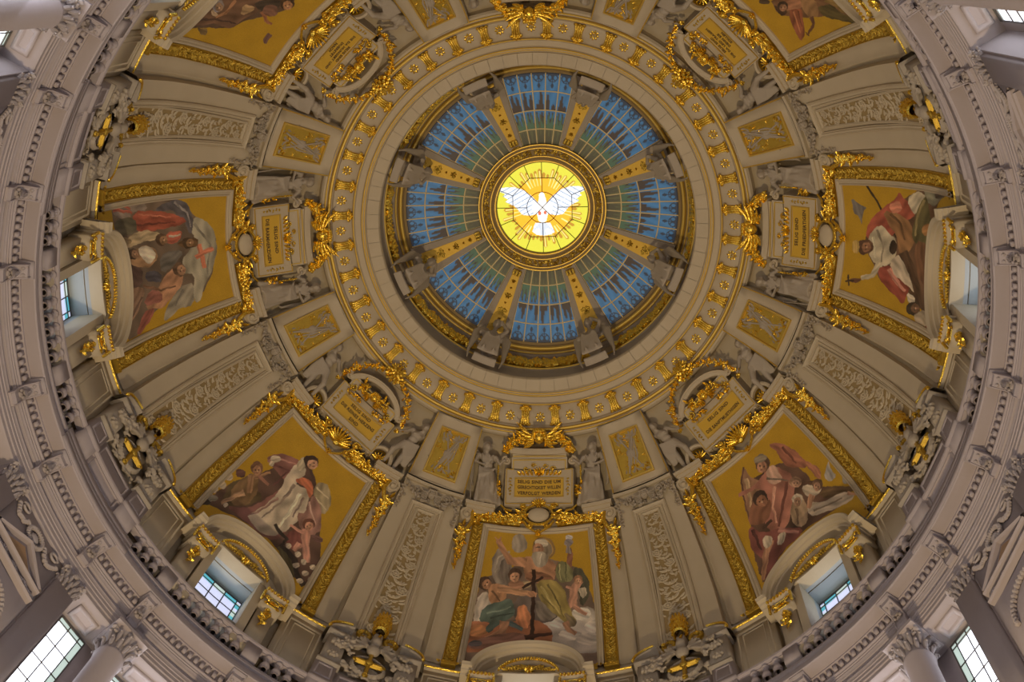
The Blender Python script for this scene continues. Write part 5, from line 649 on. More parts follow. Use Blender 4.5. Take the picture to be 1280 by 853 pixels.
((86,70,56),[-2.68,1.38,-2.46,2.54,-2.31,3.46,-2.14,4.75,-1.89,5.38,-1.42,5.78,-1.1,6.17,-0.77,6.73,-0.36,6.91,0.35,6.8,0.87,6.55,1.47,6.02,1.59,5.58,1.32,5.05,1.31,4.54,1.52,3.69,1.75,3.07,2.14,2.35,2.27,1.85,2.24,1.4,1.81,1.44,0.7,1.91,-0.02,2.02,-0.71,1.9,-1.13,1.7,-1.51,1.34,-1.9,1.15,-2.52,0.99]), ((125,120,102),[-0.98,5.74,-1.23,5.8,-1.29,5.96,-1.19,6.32,-1.05,6.56,-0.75,6.84,-0.48,6.96,-0.09,7.01,0.2,6.96,0.56,6.8,0.81,6.63,1.07,6.36,1.29,6.18,1.6,5.98,1.74,5.82,1.8,5.62,1.71,5.55,1.45,5.56,1.22,5.61,0.9,5.74,0.74,5.65,0.64,5.31,0.49,5.19,0.2,5.23,0.04,5.34,-0.09,5.59,-0.23,5.75,-0.46,5.88,-0.63,5.89,-0.81,5.77]), ((98,94,82),[-1.06,5.88,-0.21,6.68,0.87,6.37,0.89,6.45,-0.21,6.78,-1.11,5.99]), ((160,80,50),[-0.29,6.04,0.65,6.24,0.64,6.45,-0.3,6.28]), ((160,80,50),[0.24,5.98,0.04,6.88,-0.12,6.79,0.08,5.89]), ((115,108,92),[1.1,5.12,1.12,5.49,1.31,5.59,1.76,5.47,1.92,5.25,1.88,4.83,1.95,4.48,2.14,3.95,2.18,3.73,2.08,3.7,1.91,3.84,1.56,4.22,1.35,4.5,1.16,4.84]), ((82,78,70),[1.22,4.99,1.74,4.47,1.77,4.52,1.28,5.09]), ((72,68,74),[-2.03,3.89,-2.13,4.4,-2.16,4.71,-2.13,5.07,-2.03,5.31,-1.8,5.58,-1.59,5.72,-1.29,5.81,-1.06,5.82,-0.8,5.77,-0.85,5.64,-1.24,5.38,-1.5,5.13,-1.76,4.76,-1.85,4.5,-1.83,4.19,-1.86,3.98,-1.95,3.77]), ((110,105,105),[-2.04,4.76,-1.57,5.49,-1.04,5.69,-1.04,5.75,-1.6,5.57,-2.11,4.84]), ((132,50,30),[-2.05,2.76,-1.92,3.69,-1.77,4.35,-1.56,5.01,-1.42,5.31,-1.27,5.41,-1.2,5.15,-1.19,4.42,-1.21,3.76,-1.28,2.91,-1.48,2.55,-1.92,2.45]), ((92,34,24),[-1.52,2.69,-1.32,4.86,-1.37,4.86,-1.6,2.68]), ((160,80,55),[-1.91,2.77,-1.54,4.64,-1.58,4.64,-1.98,2.77]), ((112,98,88),[-2.77,1.06,-2.71,1.59,-2.61,2.08,-2.45,2.7,-2.31,3.0,-2.13,3.17,-2.06,3.03,-2.09,2.5,-2.06,2.28,-1.95,2.22,-1.94,1.97,-2.03,1.39,-2.22,1.1,-2.63,0.93]), ((150,60,42),[-2.69,1.19,-2.19,2.11,-2.23,2.2,-2.75,1.3]), ((150,60,42),[-2.31,1.04,-2.04,2.29,-2.12,2.31,-2.43,1.06]), ((76,72,56),[-1.97,1.48,-1.89,2.28,-1.74,2.57,-1.41,2.62,-1.3,2.4,-1.35,1.7,-1.51,1.37,-1.86,1.23]), ((146,126,92),[-1.23,2.24,-1.31,2.81,-1.28,3.25,-1.13,3.79,-1.02,4.01,-0.9,4.01,-0.86,3.79,-0.9,3.25,-0.89,2.83,-0.82,2.28,-0.89,2.02,-1.12,1.98]), ((152,62,42),[-1.0,4.55,-0.98,5.08,-0.88,5.26,-0.67,5.17,-0.58,4.98,-0.56,4.59,-0.65,4.43,-0.91,4.37]), ((152,138,118),[-0.79,4.57,-0.79,5.19,-0.85,5.18,-0.88,4.55]), ((108,78,50),[-0.74,4.44,-0.64,4.41,-0.57,4.31,-0.57,4.18,-0.62,4.05,-0.71,3.96,-0.83,3.92,-0.93,3.96,-1.0,4.06,-1.0,4.19,-0.95,4.32,-0.86,4.41]), ((82,56,28),[-0.56,5.21,-0.58,5.85,-0.5,6.09,-0.28,6.08,-0.22,5.88,-0.29,5.37,-0.37,5.13,-0.5,5.01]), ((80,76,70),[-0.25,4.17,-0.28,4.66,-0.25,4.95,-0.16,5.21,-0.05,5.2,0.16,4.91,0.29,4.64,0.43,4.22,0.32,4.03,-0.08,3.98]), ((132,96,62),[-0.64,2.28,-0.74,2.82,-0.73,3.19,-0.59,3.58,-0.45,3.76,-0.23,3.83,-0.09,3.71,0.05,3.36,0.04,3.0,-0.14,2.43,-0.3,2.16,-0.52,2.06]), ((165,155,136),[-0.74,2.87,-0.68,3.33,-0.56,3.57,-0.32,3.73,-0.18,3.67,-0.06,3.36,-0.11,3.16,-0.34,2.94,-0.5,2.82,-0.69,2.73]), ((60,45,36),[-0.51,2.75,-0.45,2.71,-0.42,2.6,-0.42,2.45,-0.47,2.3,-0.54,2.19,-0.62,2.15,-0.68,2.2,-0.71,2.32,-0.7,2.46,-0.66,2.61,-0.59,2.72]), ((58,56,66),[0.22,3.33,0.34,3.8,0.48,3.96,0.69,3.87,0.71,3.65,0.58,3.2,0.44,3.05,0.24,3.11]), ((70,50,46),[-0.16,2.32,-0.01,2.75,0.19,2.89,0.54,2.82,0.66,2.62,0.6,2.19,0.39,2.03,-0.05,2.1]), ((145,98,66),[0.6,4.14,0.39,4.62,0.37,4.87,0.53,5.09,0.71,5.14,0.98,5.04,1.17,4.84,1.36,4.44,1.49,4.17,1.64,3.9,1.65,3.55,1.53,2.93,1.41,2.86,1.24,3.3,1.07,3.58,0.79,3.84]), ((100,70,46),[0.54,5.26,0.66,5.21,0.75,5.11,0.76,4.99,0.71,4.88,0.6,4.81,0.46,4.8,0.33,4.85,0.25,4.95,0.24,5.06,0.29,5.18,0.4,5.25]), ((100,66,46),[0.74,2.85,1.07,3.86,1.06,4.67,1.0,4.66,0.99,3.87,0.65,2.9]), ((122,56,46),[2.12,2.09,1.75,2.5,1.6,2.78,1.58,3.13,1.65,3.22,1.83,3.09,2.0,2.85,2.23,2.38,2.31,2.12,2.27,1.96]), ((122,66,56),[0.94,3.31,1.06,3.71,1.19,3.85,1.38,3.8,1.45,3.53,1.42,2.92,1.29,2.79,1.01,3.06]), ((116,86,66),[0.85,1.92,0.68,2.3,0.66,2.53,0.8,2.8,0.96,2.82,1.24,2.6,1.52,2.28,1.89,1.58,1.79,1.42,1.16,1.68]), ((82,60,50),[1.9,1.58,1.11,2.71,1.07,2.63,1.83,1.44]), ((120,100,70),[-1.04,2.36,-0.99,2.31,-0.97,2.18,-0.99,1.97,-1.04,1.76,-1.11,1.61,-1.17,1.56,-1.22,1.61,-1.24,1.76,-1.22,1.97,-1.17,2.18,-1.11,2.31]), ((70,48,32),[-0.75,4.45,-0.64,4.41,-0.58,4.28,-0.58,4.1,-0.64,3.93,-0.74,3.8,-0.86,3.75,-0.96,3.8,-1.02,3.93,-1.02,4.11,-0.96,4.29,-0.86,4.41]), ((118,84,54),[-0.73,4.48,-0.66,4.45,-0.61,4.37,-0.61,4.25,-0.65,4.13,-0.72,4.04,-0.81,4.01,-0.88,4.05,-0.93,4.14,-0.93,4.26,-0.89,4.38,-0.82,4.45]), ((48,32,24),[-0.71,4.25,-0.69,4.23,-0.7,4.19,-0.73,4.17,-0.74,4.19,-0.74,4.23]), ((48,32,24),[-0.83,4.27,-0.81,4.25,-0.82,4.21,-0.84,4.19,-0.86,4.21,-0.85,4.25]), ((118,70,52),[-0.73,4.44,-0.72,4.41,-0.73,4.35,-0.75,4.31,-0.77,4.35,-0.76,4.41]), ((178,130,95),[-0.76,4.32,-0.73,4.3,-0.73,4.26,-0.77,4.24,-0.8,4.26,-0.79,4.3]), ((80,56,38),[0.51,5.3,0.62,5.23,0.69,5.1,0.69,4.93,0.63,4.77,0.53,4.66,0.4,4.63,0.29,4.69,0.23,4.82,0.22,5.0,0.28,5.16,0.39,5.27]), ((135,95,66),[0.55,5.32,0.63,5.27,0.68,5.18,0.68,5.06,0.64,4.95,0.56,4.88,0.47,4.86,0.39,4.91,0.34,5.0,0.33,5.12,0.37,5.23,0.45,5.3]), ((48,32,24),[0.56,5.06,0.58,5.04,0.57,5.0,0.55,4.98,0.53,5.01,0.53,5.04]), ((48,32,24),[0.44,5.13,0.46,5.11,0.46,5.07,0.43,5.06,0.41,5.08,0.42,5.12]), ((118,70,52),[0.56,5.26,0.58,5.23,0.57,5.16,0.54,5.13,0.52,5.17,0.53,5.23]), ((178,130,95),[0.52,5.15,0.55,5.12,0.55,5.09,0.51,5.08,0.48,5.1,0.48,5.13]), ((60,42,24),[-0.41,5.84,-0.31,5.79,-0.25,5.68,-0.25,5.53,-0.3,5.38,-0.39,5.28,-0.5,5.25,-0.59,5.29,-0.65,5.4,-0.66,5.55,-0.61,5.69,-0.51,5.8]), ((110,78,45),[-0.4,5.86,-0.33,5.83,-0.28,5.75,-0.28,5.65,-0.31,5.55,-0.38,5.48,-0.46,5.46,-0.54,5.49,-0.58,5.57,-0.59,5.67,-0.55,5.77,-0.48,5.84]), ((48,32,24),[-0.37,5.66,-0.36,5.64,-0.36,5.61,-0.38,5.59,-0.4,5.61,-0.4,5.64]), ((48,32,24),[-0.49,5.67,-0.47,5.65,-0.48,5.61,-0.5,5.6,-0.52,5.62,-0.51,5.65]), ((118,70,52),[-0.41,5.82,-0.39,5.79,-0.4,5.73,-0.42,5.71,-0.44,5.74,-0.43,5.79]), ((178,130,95),[-0.42,5.71,-0.4,5.69,-0.4,5.66,-0.43,5.65,-0.46,5.67,-0.46,5.7]), ((60,45,36),[-0.5,2.7,-0.41,2.65,-0.36,2.53,-0.36,2.38,-0.41,2.22,-0.51,2.09,-0.61,2.04,-0.7,2.1,-0.75,2.24,-0.75,2.4,-0.7,2.55,-0.61,2.66]), ((120,86,60),[-0.5,2.73,-0.43,2.7,-0.39,2.61,-0.39,2.51,-0.42,2.4,-0.49,2.33,-0.57,2.31,-0.64,2.34,-0.68,2.42,-0.68,2.52,-0.64,2.63,-0.57,2.7]), ((48,32,24),[-0.48,2.52,-0.46,2.5,-0.47,2.46,-0.49,2.45,-0.51,2.46,-0.5,2.5]), ((48,32,24),[-0.59,2.52,-0.57,2.5,-0.58,2.47,-0.6,2.45,-0.61,2.47,-0.61,2.51]), ((118,70,52),[-0.5,2.68,-0.49,2.65,-0.5,2.59,-0.52,2.57,-0.54,2.6,-0.53,2.66]), ((178,130,95),[-0.52,2.57,-0.5,2.55,-0.5,2.52,-0.53,2.51,-0.56,2.52,-0.55,2.56]), ],
'R': [
((86,58,38),[0.52,6.13,1.12,5.56,1.46,5.01,1.73,4.18,1.99,3.48,2.37,2.66,2.51,2.04,2.51,1.22,2.27,1.19,1.68,1.88,1.05,2.23,0.04,2.3,-0.72,2.29,-1.64,2.21,-1.91,2.33,-1.69,2.77,-1.56,3.1,-1.48,3.5,-1.5,3.76,-1.64,4.03,-1.59,4.46,-1.31,5.17,-1.1,5.53,-0.84,5.71,-0.67,5.87,-0.5,6.09,-0.28,6.22,0.12,6.31]), ((50,36,24),[2.07,6.2,0.39,4.68,0.44,4.58,2.12,6.09]), ((86,82,78),[1.49,6.97,1.34,6.7,1.27,6.53,1.27,6.37,1.23,6.35,1.11,6.47,0.94,6.54,0.64,6.62,0.6,6.66,0.81,6.71,0.92,6.8,0.98,6.98,1.12,7.06,1.43,7.08]), ((136,50,32),[0.38,6.31,0.63,6.25,0.87,6.02,1.22,5.53,1.46,5.14,1.73,4.65,1.87,4.42,2.0,4.29,2.0,4.17,1.87,4.03,1.8,3.8,1.75,3.39,1.66,3.24,1.49,3.29,1.34,3.44,1.14,3.78,1.06,4.06,1.09,4.43,0.96,4.58,0.59,4.65,0.46,4.83,0.48,5.23,0.4,5.54,0.18,5.94,0.13,6.15,0.24,6.29]), ((165,90,66),[1.57,4.88,1.72,4.5,1.71,4.3,1.52,4.17,1.39,4.25,1.25,4.57,1.26,4.76,1.44,4.95]), ((150,140,116),[1.94,3.63,2.18,3.21,2.25,2.9,2.19,2.54,2.04,2.54,1.71,2.89,1.54,3.1,1.44,3.29,1.5,3.46,1.74,3.71]), ((100,100,82),[2.52,2.25,2.57,1.55,2.56,1.19,2.47,0.98,2.31,1.11,1.99,1.65,1.89,2.01,1.96,2.35,2.1,2.47,2.4,2.47]), ((70,60,50),[2.5,1.5,2.59,0.93,2.58,0.72,2.44,0.77,2.33,0.98,2.19,1.47,2.2,1.68,2.39,1.71]), ((122,82,42),[1.25,5.1,1.25,4.53,1.2,4.15,1.07,3.77,0.91,3.57,0.62,3.43,0.38,3.49,0.05,3.77,-0.09,4.01,-0.09,4.33,0.05,4.48,0.39,4.55,0.58,4.68,0.7,4.93,0.86,5.1,1.14,5.26]), ((85,55,28),[1.16,4.95,0.89,4.39,0.38,4.12,0.41,4.02,0.95,4.26,1.25,4.83]), ((146,136,112),[0.28,6.11,0.62,5.76,0.69,5.49,0.53,5.17,0.43,4.95,0.34,4.72,0.17,4.63,-0.19,4.61,-0.41,4.7,-0.62,4.97,-0.71,5.23,-0.73,5.62,-0.67,5.87,-0.5,6.11,-0.31,6.21,0.02,6.24]), ((105,96,80),[0.48,5.81,-0.03,5.43,-0.61,5.47,-0.61,5.4,-0.01,5.32,0.53,5.68]), ((172,160,135),[0.17,6.05,-0.53,5.84,-0.51,5.77,0.2,5.91]), ((88,54,34),[-0.2,6.22,-0.34,6.26,-0.46,6.35,-0.52,6.49,-0.5,6.64,-0.41,6.76,-0.28,6.81,-0.13,6.78,-0.02,6.68,0.04,6.53,0.02,6.39,-0.07,6.28]), ((142,112,42),[-0.09,7.06,-0.04,6.89,-0.13,6.82,-0.42,6.79,-0.53,6.85,-0.51,7.02,-0.42,7.1,-0.19,7.12]), ((146,136,112),[-0.66,5.73,-1.14,5.99,-1.34,6.5,-1.47,6.42,-1.25,5.75,-0.73,5.36]), ((88,52,32),[-1.48,6.47,-1.53,6.49,-1.58,6.59,-1.61,6.73,-1.62,6.87,-1.61,6.98,-1.57,7.03,-1.52,7.0,-1.47,6.91,-1.44,6.77,-1.43,6.62,-1.44,6.51]), ((52,36,24),[-1.69,7.25,-1.57,6.82,-1.51,6.84,-1.63,7.28]), ((52,36,24),[-1.4,7.22,-1.79,7.11,-1.77,7.03,-1.38,7.14]), ((122,40,28),[-0.87,5.48,-0.72,5.11,-0.74,4.82,-0.93,4.47,-1.05,4.14,-1.17,3.69,-1.26,3.55,-1.39,3.61,-1.55,3.67,-1.82,3.75,-1.88,3.89,-1.76,4.16,-1.66,4.48,-1.5,4.97,-1.33,5.27,-1.04,5.53]), ((160,95,80),[-0.89,5.06,-1.34,4.35,-1.45,3.85,-1.37,3.76,-1.22,4.16,-0.75,4.82]), ((152,138,118),[-0.5,4.83,-0.24,4.47,-0.2,4.22,-0.36,3.95,-0.51,3.77,-0.76,3.58,-0.97,3.42,-1.25,3.21,-1.32,3.25,-1.22,3.6,-1.14,3.92,-1.02,4.4,-0.89,4.66,-0.69,4.88]), ((44,30,20),[0.03,4.57,-0.1,4.59,-0.2,4.66,-0.26,4.78,-0.24,4.89,-0.16,4.98,-0.04,5.02,0.1,5.0,0.2,4.92,0.26,4.8,0.24,4.69,0.16,4.6]), ((76,70,36),[0.91,3.48,1.29,3.28,1.56,3.1,1.87,2.83,2.03,2.65,2.14,2.47,2.01,2.37,1.59,2.3,1.27,2.26,0.85,2.21,0.6,2.37,0.37,2.82,0.31,3.09,0.39,3.33,0.5,3.45,0.68,3.52]), ((120,105,60),[2.01,2.66,1.22,3.29,0.65,3.38,0.66,3.27,1.22,3.16,2.0,2.52]), ((132,86,36),[1.02,2.26,0.91,2.3,0.82,2.42,0.77,2.58,0.77,2.73,0.83,2.84,0.93,2.88,1.04,2.83,1.13,2.71,1.18,2.55,1.18,2.4,1.12,2.29]), ((96,60,36),[0.46,3.11,0.48,2.73,0.29,2.59,-0.21,2.58,-0.54,2.57,-0.89,2.55,-0.97,2.64,-0.82,2.91,-0.62,3.1,-0.27,3.31,-0.0,3.37,0.32,3.3]), ((68,46,30),[-0.22,4.39,-0.78,3.66,-1.51,3.04,-2.01,2.28,-1.86,1.96,-1.36,2.67,-0.61,3.19,0.01,3.84]), ((54,44,30),[-1.83,2.67,-1.96,2.68,-2.08,2.78,-2.15,2.96,-2.16,3.15,-2.1,3.33,-1.98,3.42,-1.84,3.42,-1.72,3.31,-1.65,3.13,-1.64,2.93,-1.71,2.76]), ((160,150,132),[-1.46,3.56,-1.47,3.24,-1.52,3.09,-1.65,3.04,-1.72,3.11,-1.76,3.35,-1.71,3.5,-1.53,3.63]), ((132,118,98),[-1.98,2.82,-1.86,2.46,-1.89,2.24,-2.07,1.97,-2.23,1.93,-2.45,2.1,-2.48,2.33,-2.34,2.69,-2.23,2.87,-2.08,2.94]), ((120,40,34),[-2.33,2.08,-2.28,1.88,-2.33,1.79,-2.49,1.76,-2.51,1.84,-2.4,2.07]), ((80,50,32),[-0.15,5.97,-0.29,6.01,-0.42,6.16,-0.48,6.36,-0.47,6.55,-0.39,6.7,-0.27,6.76,-0.12,6.72,-0.01,6.59,0.06,6.4,0.05,6.2,-0.03,6.03]), ((70,44,28),[-0.18,6.14,-0.32,6.19,-0.43,6.32,-0.49,6.49,-0.48,6.67,-0.41,6.81,-0.29,6.87,-0.15,6.83,-0.04,6.7,0.02,6.53,0.01,6.35,-0.07,6.2]), ((120,78,50),[-0.18,6.11,-0.28,6.13,-0.36,6.23,-0.41,6.35,-0.4,6.47,-0.34,6.57,-0.25,6.61,-0.15,6.58,-0.07,6.5,-0.03,6.38,-0.04,6.26,-0.09,6.15]), ((48,32,24),[-0.29,6.36,-0.31,6.38,-0.32,6.42,-0.3,6.44,-0.27,6.42,-0.27,6.38]), ((48,32,24),[-0.15,6.37,-0.17,6.39,-0.18,6.43,-0.16,6.45,-0.13,6.43,-0.12,6.39]), ((118,70,52),[-0.19,6.16,-0.22,6.2,-0.23,6.28,-0.21,6.31,-0.18,6.28,-0.17,6.2]), ((178,130,95),[-0.21,6.31,-0.25,6.32,-0.25,6.36,-0.22,6.38,-0.18,6.36,-0.17,6.33]), ((150,120,45),[-0.09,7.05,-0.04,6.86,-0.13,6.78,-0.42,6.76,-0.52,6.83,-0.51,7.02,-0.42,7.1,-0.19,7.12]), ((48,38,26),[-1.84,2.73,-1.96,2.75,-2.06,2.87,-2.13,3.06,-2.15,3.27,-2.1,3.45,-2.0,3.54,-1.88,3.52,-1.77,3.4,-1.7,3.21,-1.69,2.99,-1.74,2.82]), ((90,62,42),[-1.83,2.7,-1.92,2.71,-2.0,2.79,-2.05,2.91,-2.05,3.06,-2.02,3.18,-1.94,3.24,-1.85,3.23,-1.77,3.15,-1.73,3.02,-1.72,2.88,-1.76,2.76]), ((48,32,24),[-1.95,2.95,-1.97,2.96,-1.98,3.01,-1.96,3.04,-1.94,3.02,-1.93,2.98]), ((48,32,24),[-1.83,2.99,-1.85,3.0,-1.86,3.05,-1.84,3.08,-1.82,3.06,-1.81,3.02]), ((118,70,52),[-1.84,2.75,-1.87,2.79,-1.88,2.86,-1.87,2.91,-1.85,2.88,-1.83,2.8]), ((178,130,95),[-1.87,2.9,-1.91,2.91,-1.92,2.95,-1.89,2.98,-1.85,2.97,-1.84,2.93]), ],
'TL': [
((72,52,40),[2.06,1.7,1.7,1.8,1.37,1.92,0.89,2.1,0.41,3.1,-0.42,5.27,-0.67,6.14,-0.38,6.36,-0.09,6.28,0.36,5.76,0.62,5.41,0.87,5.03,1.07,4.78,1.35,4.53,1.55,4.06,1.76,3.1,1.93,2.52,2.13,1.92]), ((92,62,44),[1.93,1.93,1.72,1.94,1.57,2.14,1.35,2.54,1.16,2.62,0.88,2.43,0.58,2.89,0.1,4.31,0.01,4.86,0.33,5.06,0.55,5.06,0.79,4.87,1.0,4.72,1.3,4.54,1.45,4.38,1.51,4.1,1.52,3.89,1.49,3.65,1.54,3.35,1.71,2.86,1.84,2.52,1.97,2.11]), ((112,112,124),[0.86,3.18,0.96,3.25,1.05,3.23,1.11,3.12,1.12,2.96,1.09,2.79,1.01,2.65,0.91,2.58,0.82,2.6,0.76,2.7,0.75,2.86,0.79,3.03]), ((150,125,96),[1.11,2.86,1.15,3.17,1.19,3.28,1.26,3.26,1.28,3.15,1.25,2.91,1.21,2.8,1.12,2.76]), ((132,86,52),[0.46,3.46,0.99,3.54,1.28,3.21,1.33,3.32,1.03,3.72,0.48,3.7]), ((136,106,68),[0.45,4.32,0.36,4.69,0.38,4.85,0.5,4.89,0.62,4.82,0.8,4.61,0.79,4.45,0.57,4.24]), ((60,40,34),[1.77,2.13,1.45,3.17,1.24,4.52,1.19,4.48,1.39,3.1,1.69,2.0]), ((54,44,36),[0.06,4.88,-0.26,5.48,-0.3,5.78,-0.1,5.95,0.05,5.89,0.22,5.57,0.31,5.35,0.37,5.11,0.35,4.94,0.23,4.73]), ((132,76,42),[0.43,5.3,0.64,5.84,0.67,6.28,0.57,6.27,0.52,5.9,0.3,5.43]), ((100,64,50),[0.05,6.04,0.16,6.11,0.28,6.07,0.37,5.92,0.42,5.72,0.4,5.51,0.32,5.35,0.21,5.29,0.09,5.33,-0.0,5.47,-0.04,5.67,-0.03,5.88]), ((70,44,26),[-0.48,6.47,-0.38,6.54,-0.26,6.53,-0.18,6.44,-0.14,6.29,-0.16,6.1,-0.23,5.95,-0.34,5.87,-0.45,5.88,-0.54,5.99,-0.57,6.16,-0.55,6.34]), ((132,82,44),[-0.39,6.33,-0.34,6.37,-0.28,6.37,-0.24,6.33,-0.22,6.25,-0.23,6.16,-0.28,6.08,-0.33,6.03,-0.39,6.03,-0.43,6.08,-0.45,6.17,-0.43,6.26]), ((90,60,56),[1.15,6.37,1.01,6.37,0.95,6.44,0.94,6.62,0.98,6.68,1.09,6.65,1.18,6.66,1.3,6.7,1.35,6.68,1.36,6.59,1.32,6.52,1.24,6.41]), ((102,76,62),[2.07,1.49,1.93,1.68,1.93,1.87,2.06,2.16,2.14,2.19,2.2,1.97,2.21,1.78,2.15,1.52]), ((100,78,40),[1.91,3.32,1.97,3.36,2.04,3.34,2.08,3.25,2.09,3.13,2.06,3.0,2.01,2.91,1.94,2.87,1.87,2.9,1.83,2.98,1.82,3.1,1.85,3.23]), ((88,68,36),[1.87,2.59,1.88,3.04,1.92,3.21,2.02,3.17,2.02,2.99,1.91,2.58]), ((60,40,24),[-0.5,6.41,-0.38,6.49,-0.25,6.49,-0.16,6.39,-0.12,6.22,-0.15,6.01,-0.24,5.84,-0.37,5.74,-0.49,5.74,-0.58,5.85,-0.62,6.03,-0.59,6.25]), ((140,92,54),[-0.39,6.45,-0.3,6.52,-0.21,6.52,-0.15,6.45,-0.12,6.34,-0.15,6.21,-0.22,6.08,-0.31,6.0,-0.4,6.0,-0.46,6.07,-0.48,6.2,-0.46,6.34]), ((48,32,24),[-0.28,6.22,-0.25,6.23,-0.24,6.19,-0.25,6.15,-0.28,6.14,-0.3,6.17]), ((48,32,24),[-0.39,6.32,-0.36,6.33,-0.34,6.3,-0.35,6.27,-0.38,6.25,-0.4,6.28]), ((118,70,52),[-0.27,6.43,-0.24,6.43,-0.21,6.38,-0.22,6.33,-0.25,6.34,-0.28,6.38]), ((178,130,95),[-0.3,6.32,-0.27,6.35,-0.25,6.32,-0.28,6.27,-0.31,6.25,-0.33,6.27]), ((100,92,92),[0.78,3.19,0.89,3.27,0.99,3.24,1.05,3.12,1.07,2.94,1.03,2.74,0.95,2.59,0.84,2.51,0.75,2.54,0.68,2.66,0.66,2.84,0.7,3.03]), ((120,90,66),[0.86,3.24,0.94,3.3,1.01,3.28,1.06,3.2,1.07,3.08,1.04,2.94,0.98,2.82,0.9,2.77,0.83,2.78,0.78,2.86,0.77,2.98,0.8,3.12]), ((48,32,24),[0.94,2.98,0.96,2.99,0.97,2.95,0.96,2.91,0.94,2.91,0.93,2.94]), ((48,32,24),[0.85,3.08,0.87,3.08,0.88,3.05,0.87,3.01,0.85,3.0,0.84,3.03]), ((118,70,52),[0.95,3.21,0.97,3.2,0.99,3.14,0.98,3.09,0.96,3.1,0.94,3.16]), ((178,130,95),[0.92,3.09,0.95,3.1,0.96,3.07,0.94,3.02,0.9,3.0,0.9,3.03]), ],
'TR': [
((98,64,36),[-0.3,5.39,-1.08,3.03,-1.52,2.13,-1.96,2.48,-2.02,3.01,-1.72,4.05,-1.52,4.68,-1.31,5.28,-1.1,5.76,-0.78,6.36,-0.49,6.49,-0.11,6.31]), ((118,56,26),[-0.73,5.7,-0.85,5.34,-0.98,5.29,-1.21,5.52,-1.41,5.73,-1.67,6.04,-1.79,6.27,-1.86,6.49,-1.79,6.56,-1.56,6.48,-1.37,6.41,-1.13,6.32,-0.95,6.19,-0.76,5.94]), ((150,85,45),[-0.87,5.86,-1.61,6.29,-1.62,6.25,-0.88,5.75]), ((85,38,20),[-0.94,5.54,-1.45,5.97,-1.46,5.92,-0.95,5.46]), ((132,82,52),[-0.32,5.77,-0.55,5.1,-0.71,4.93,-0.87,5.16,-0.89,5.39,-0.77,5.74,-0.68,5.96,-0.55,6.19,-0.44,6.23,-0.29,6.09]), ((58,38,24),[-0.27,6.4,-0.39,6.31,-0.5,6.21,-0.67,6.06,-0.75,6.11,-0.77,6.37,-0.71,6.48,-0.54,6.52,-0.42,6.51,-0.27,6.46]), ((122,86,46),[-0.71,4.67,-0.89,4.24,-1.07,4.18,-1.36,4.51,-1.46,4.75,-1.44,5.06,-1.33,5.19,-1.06,5.2,-0.88,5.13,-0.71,4.92]), ((86,50,30),[-1.37,5.26,-1.58,5.32,-1.78,5.95,-1.85,5.88,-1.66,5.17,-1.41,4.98]), ((70,40,26),[-1.72,5.98,-1.88,5.93,-1.92,5.94,-1.85,6.02,-1.78,6.04,-1.69,6.01]), ((70,60,26),[-1.27,4.06,-1.4,3.5,-1.53,3.28,-1.76,3.26,-1.91,3.14,-2.08,2.85,-2.26,2.65,-2.53,2.42,-2.57,2.47,-2.38,2.82,-2.21,3.18,-1.96,3.75,-1.8,4.08,-1.63,4.35,-1.48,4.41,-1.29,4.33]), ((112,86,32),[-1.18,3.57,-1.35,2.83,-1.53,2.61,-1.84,2.79,-1.92,2.93,-1.84,3.13,-1.76,3.2,-1.61,3.16,-1.46,3.31,-1.21,3.71]), ((60,45,30),[-0.06,6.45,-0.08,6.53,-0.06,6.65,-0.01,6.77,0.06,6.86,0.13,6.9,0.19,6.87,0.21,6.78,0.19,6.66,0.14,6.54,0.07,6.46,-0.0,6.42]), ((52,36,24),[-0.57,5.78,-0.63,5.92,-0.64,6.09,-0.6,6.25,-0.53,6.32,-0.44,6.33,-0.36,6.26,-0.3,6.11,-0.29,5.94,-0.33,5.79,-0.4,5.7,-0.49,5.7]), ((120,80,52),[-0.6,5.92,-0.64,6.03,-0.66,6.15,-0.63,6.26,-0.58,6.31,-0.52,6.31,-0.46,6.26,-0.41,6.15,-0.4,6.03,-0.43,5.92,-0.47,5.86,-0.54,5.86]), ((48,32,24),[-0.5,6.12,-0.51,6.16,-0.5,6.19,-0.48,6.18,-0.47,6.14,-0.48,6.12]), ((48,32,24),[-0.55,5.97,-0.55,6.0,-0.54,6.03,-0.52,6.02,-0.51,5.99,-0.53,5.96]), ((118,70,52),[-0.6,6.1,-0.61,6.15,-0.59,6.19,-0.56,6.2,-0.56,6.15,-0.58,6.11]), ((178,130,95),[-0.55,6.08,-0.57,6.12,-0.56,6.15,-0.53,6.13,-0.51,6.08,-0.52,6.06]), ],
}

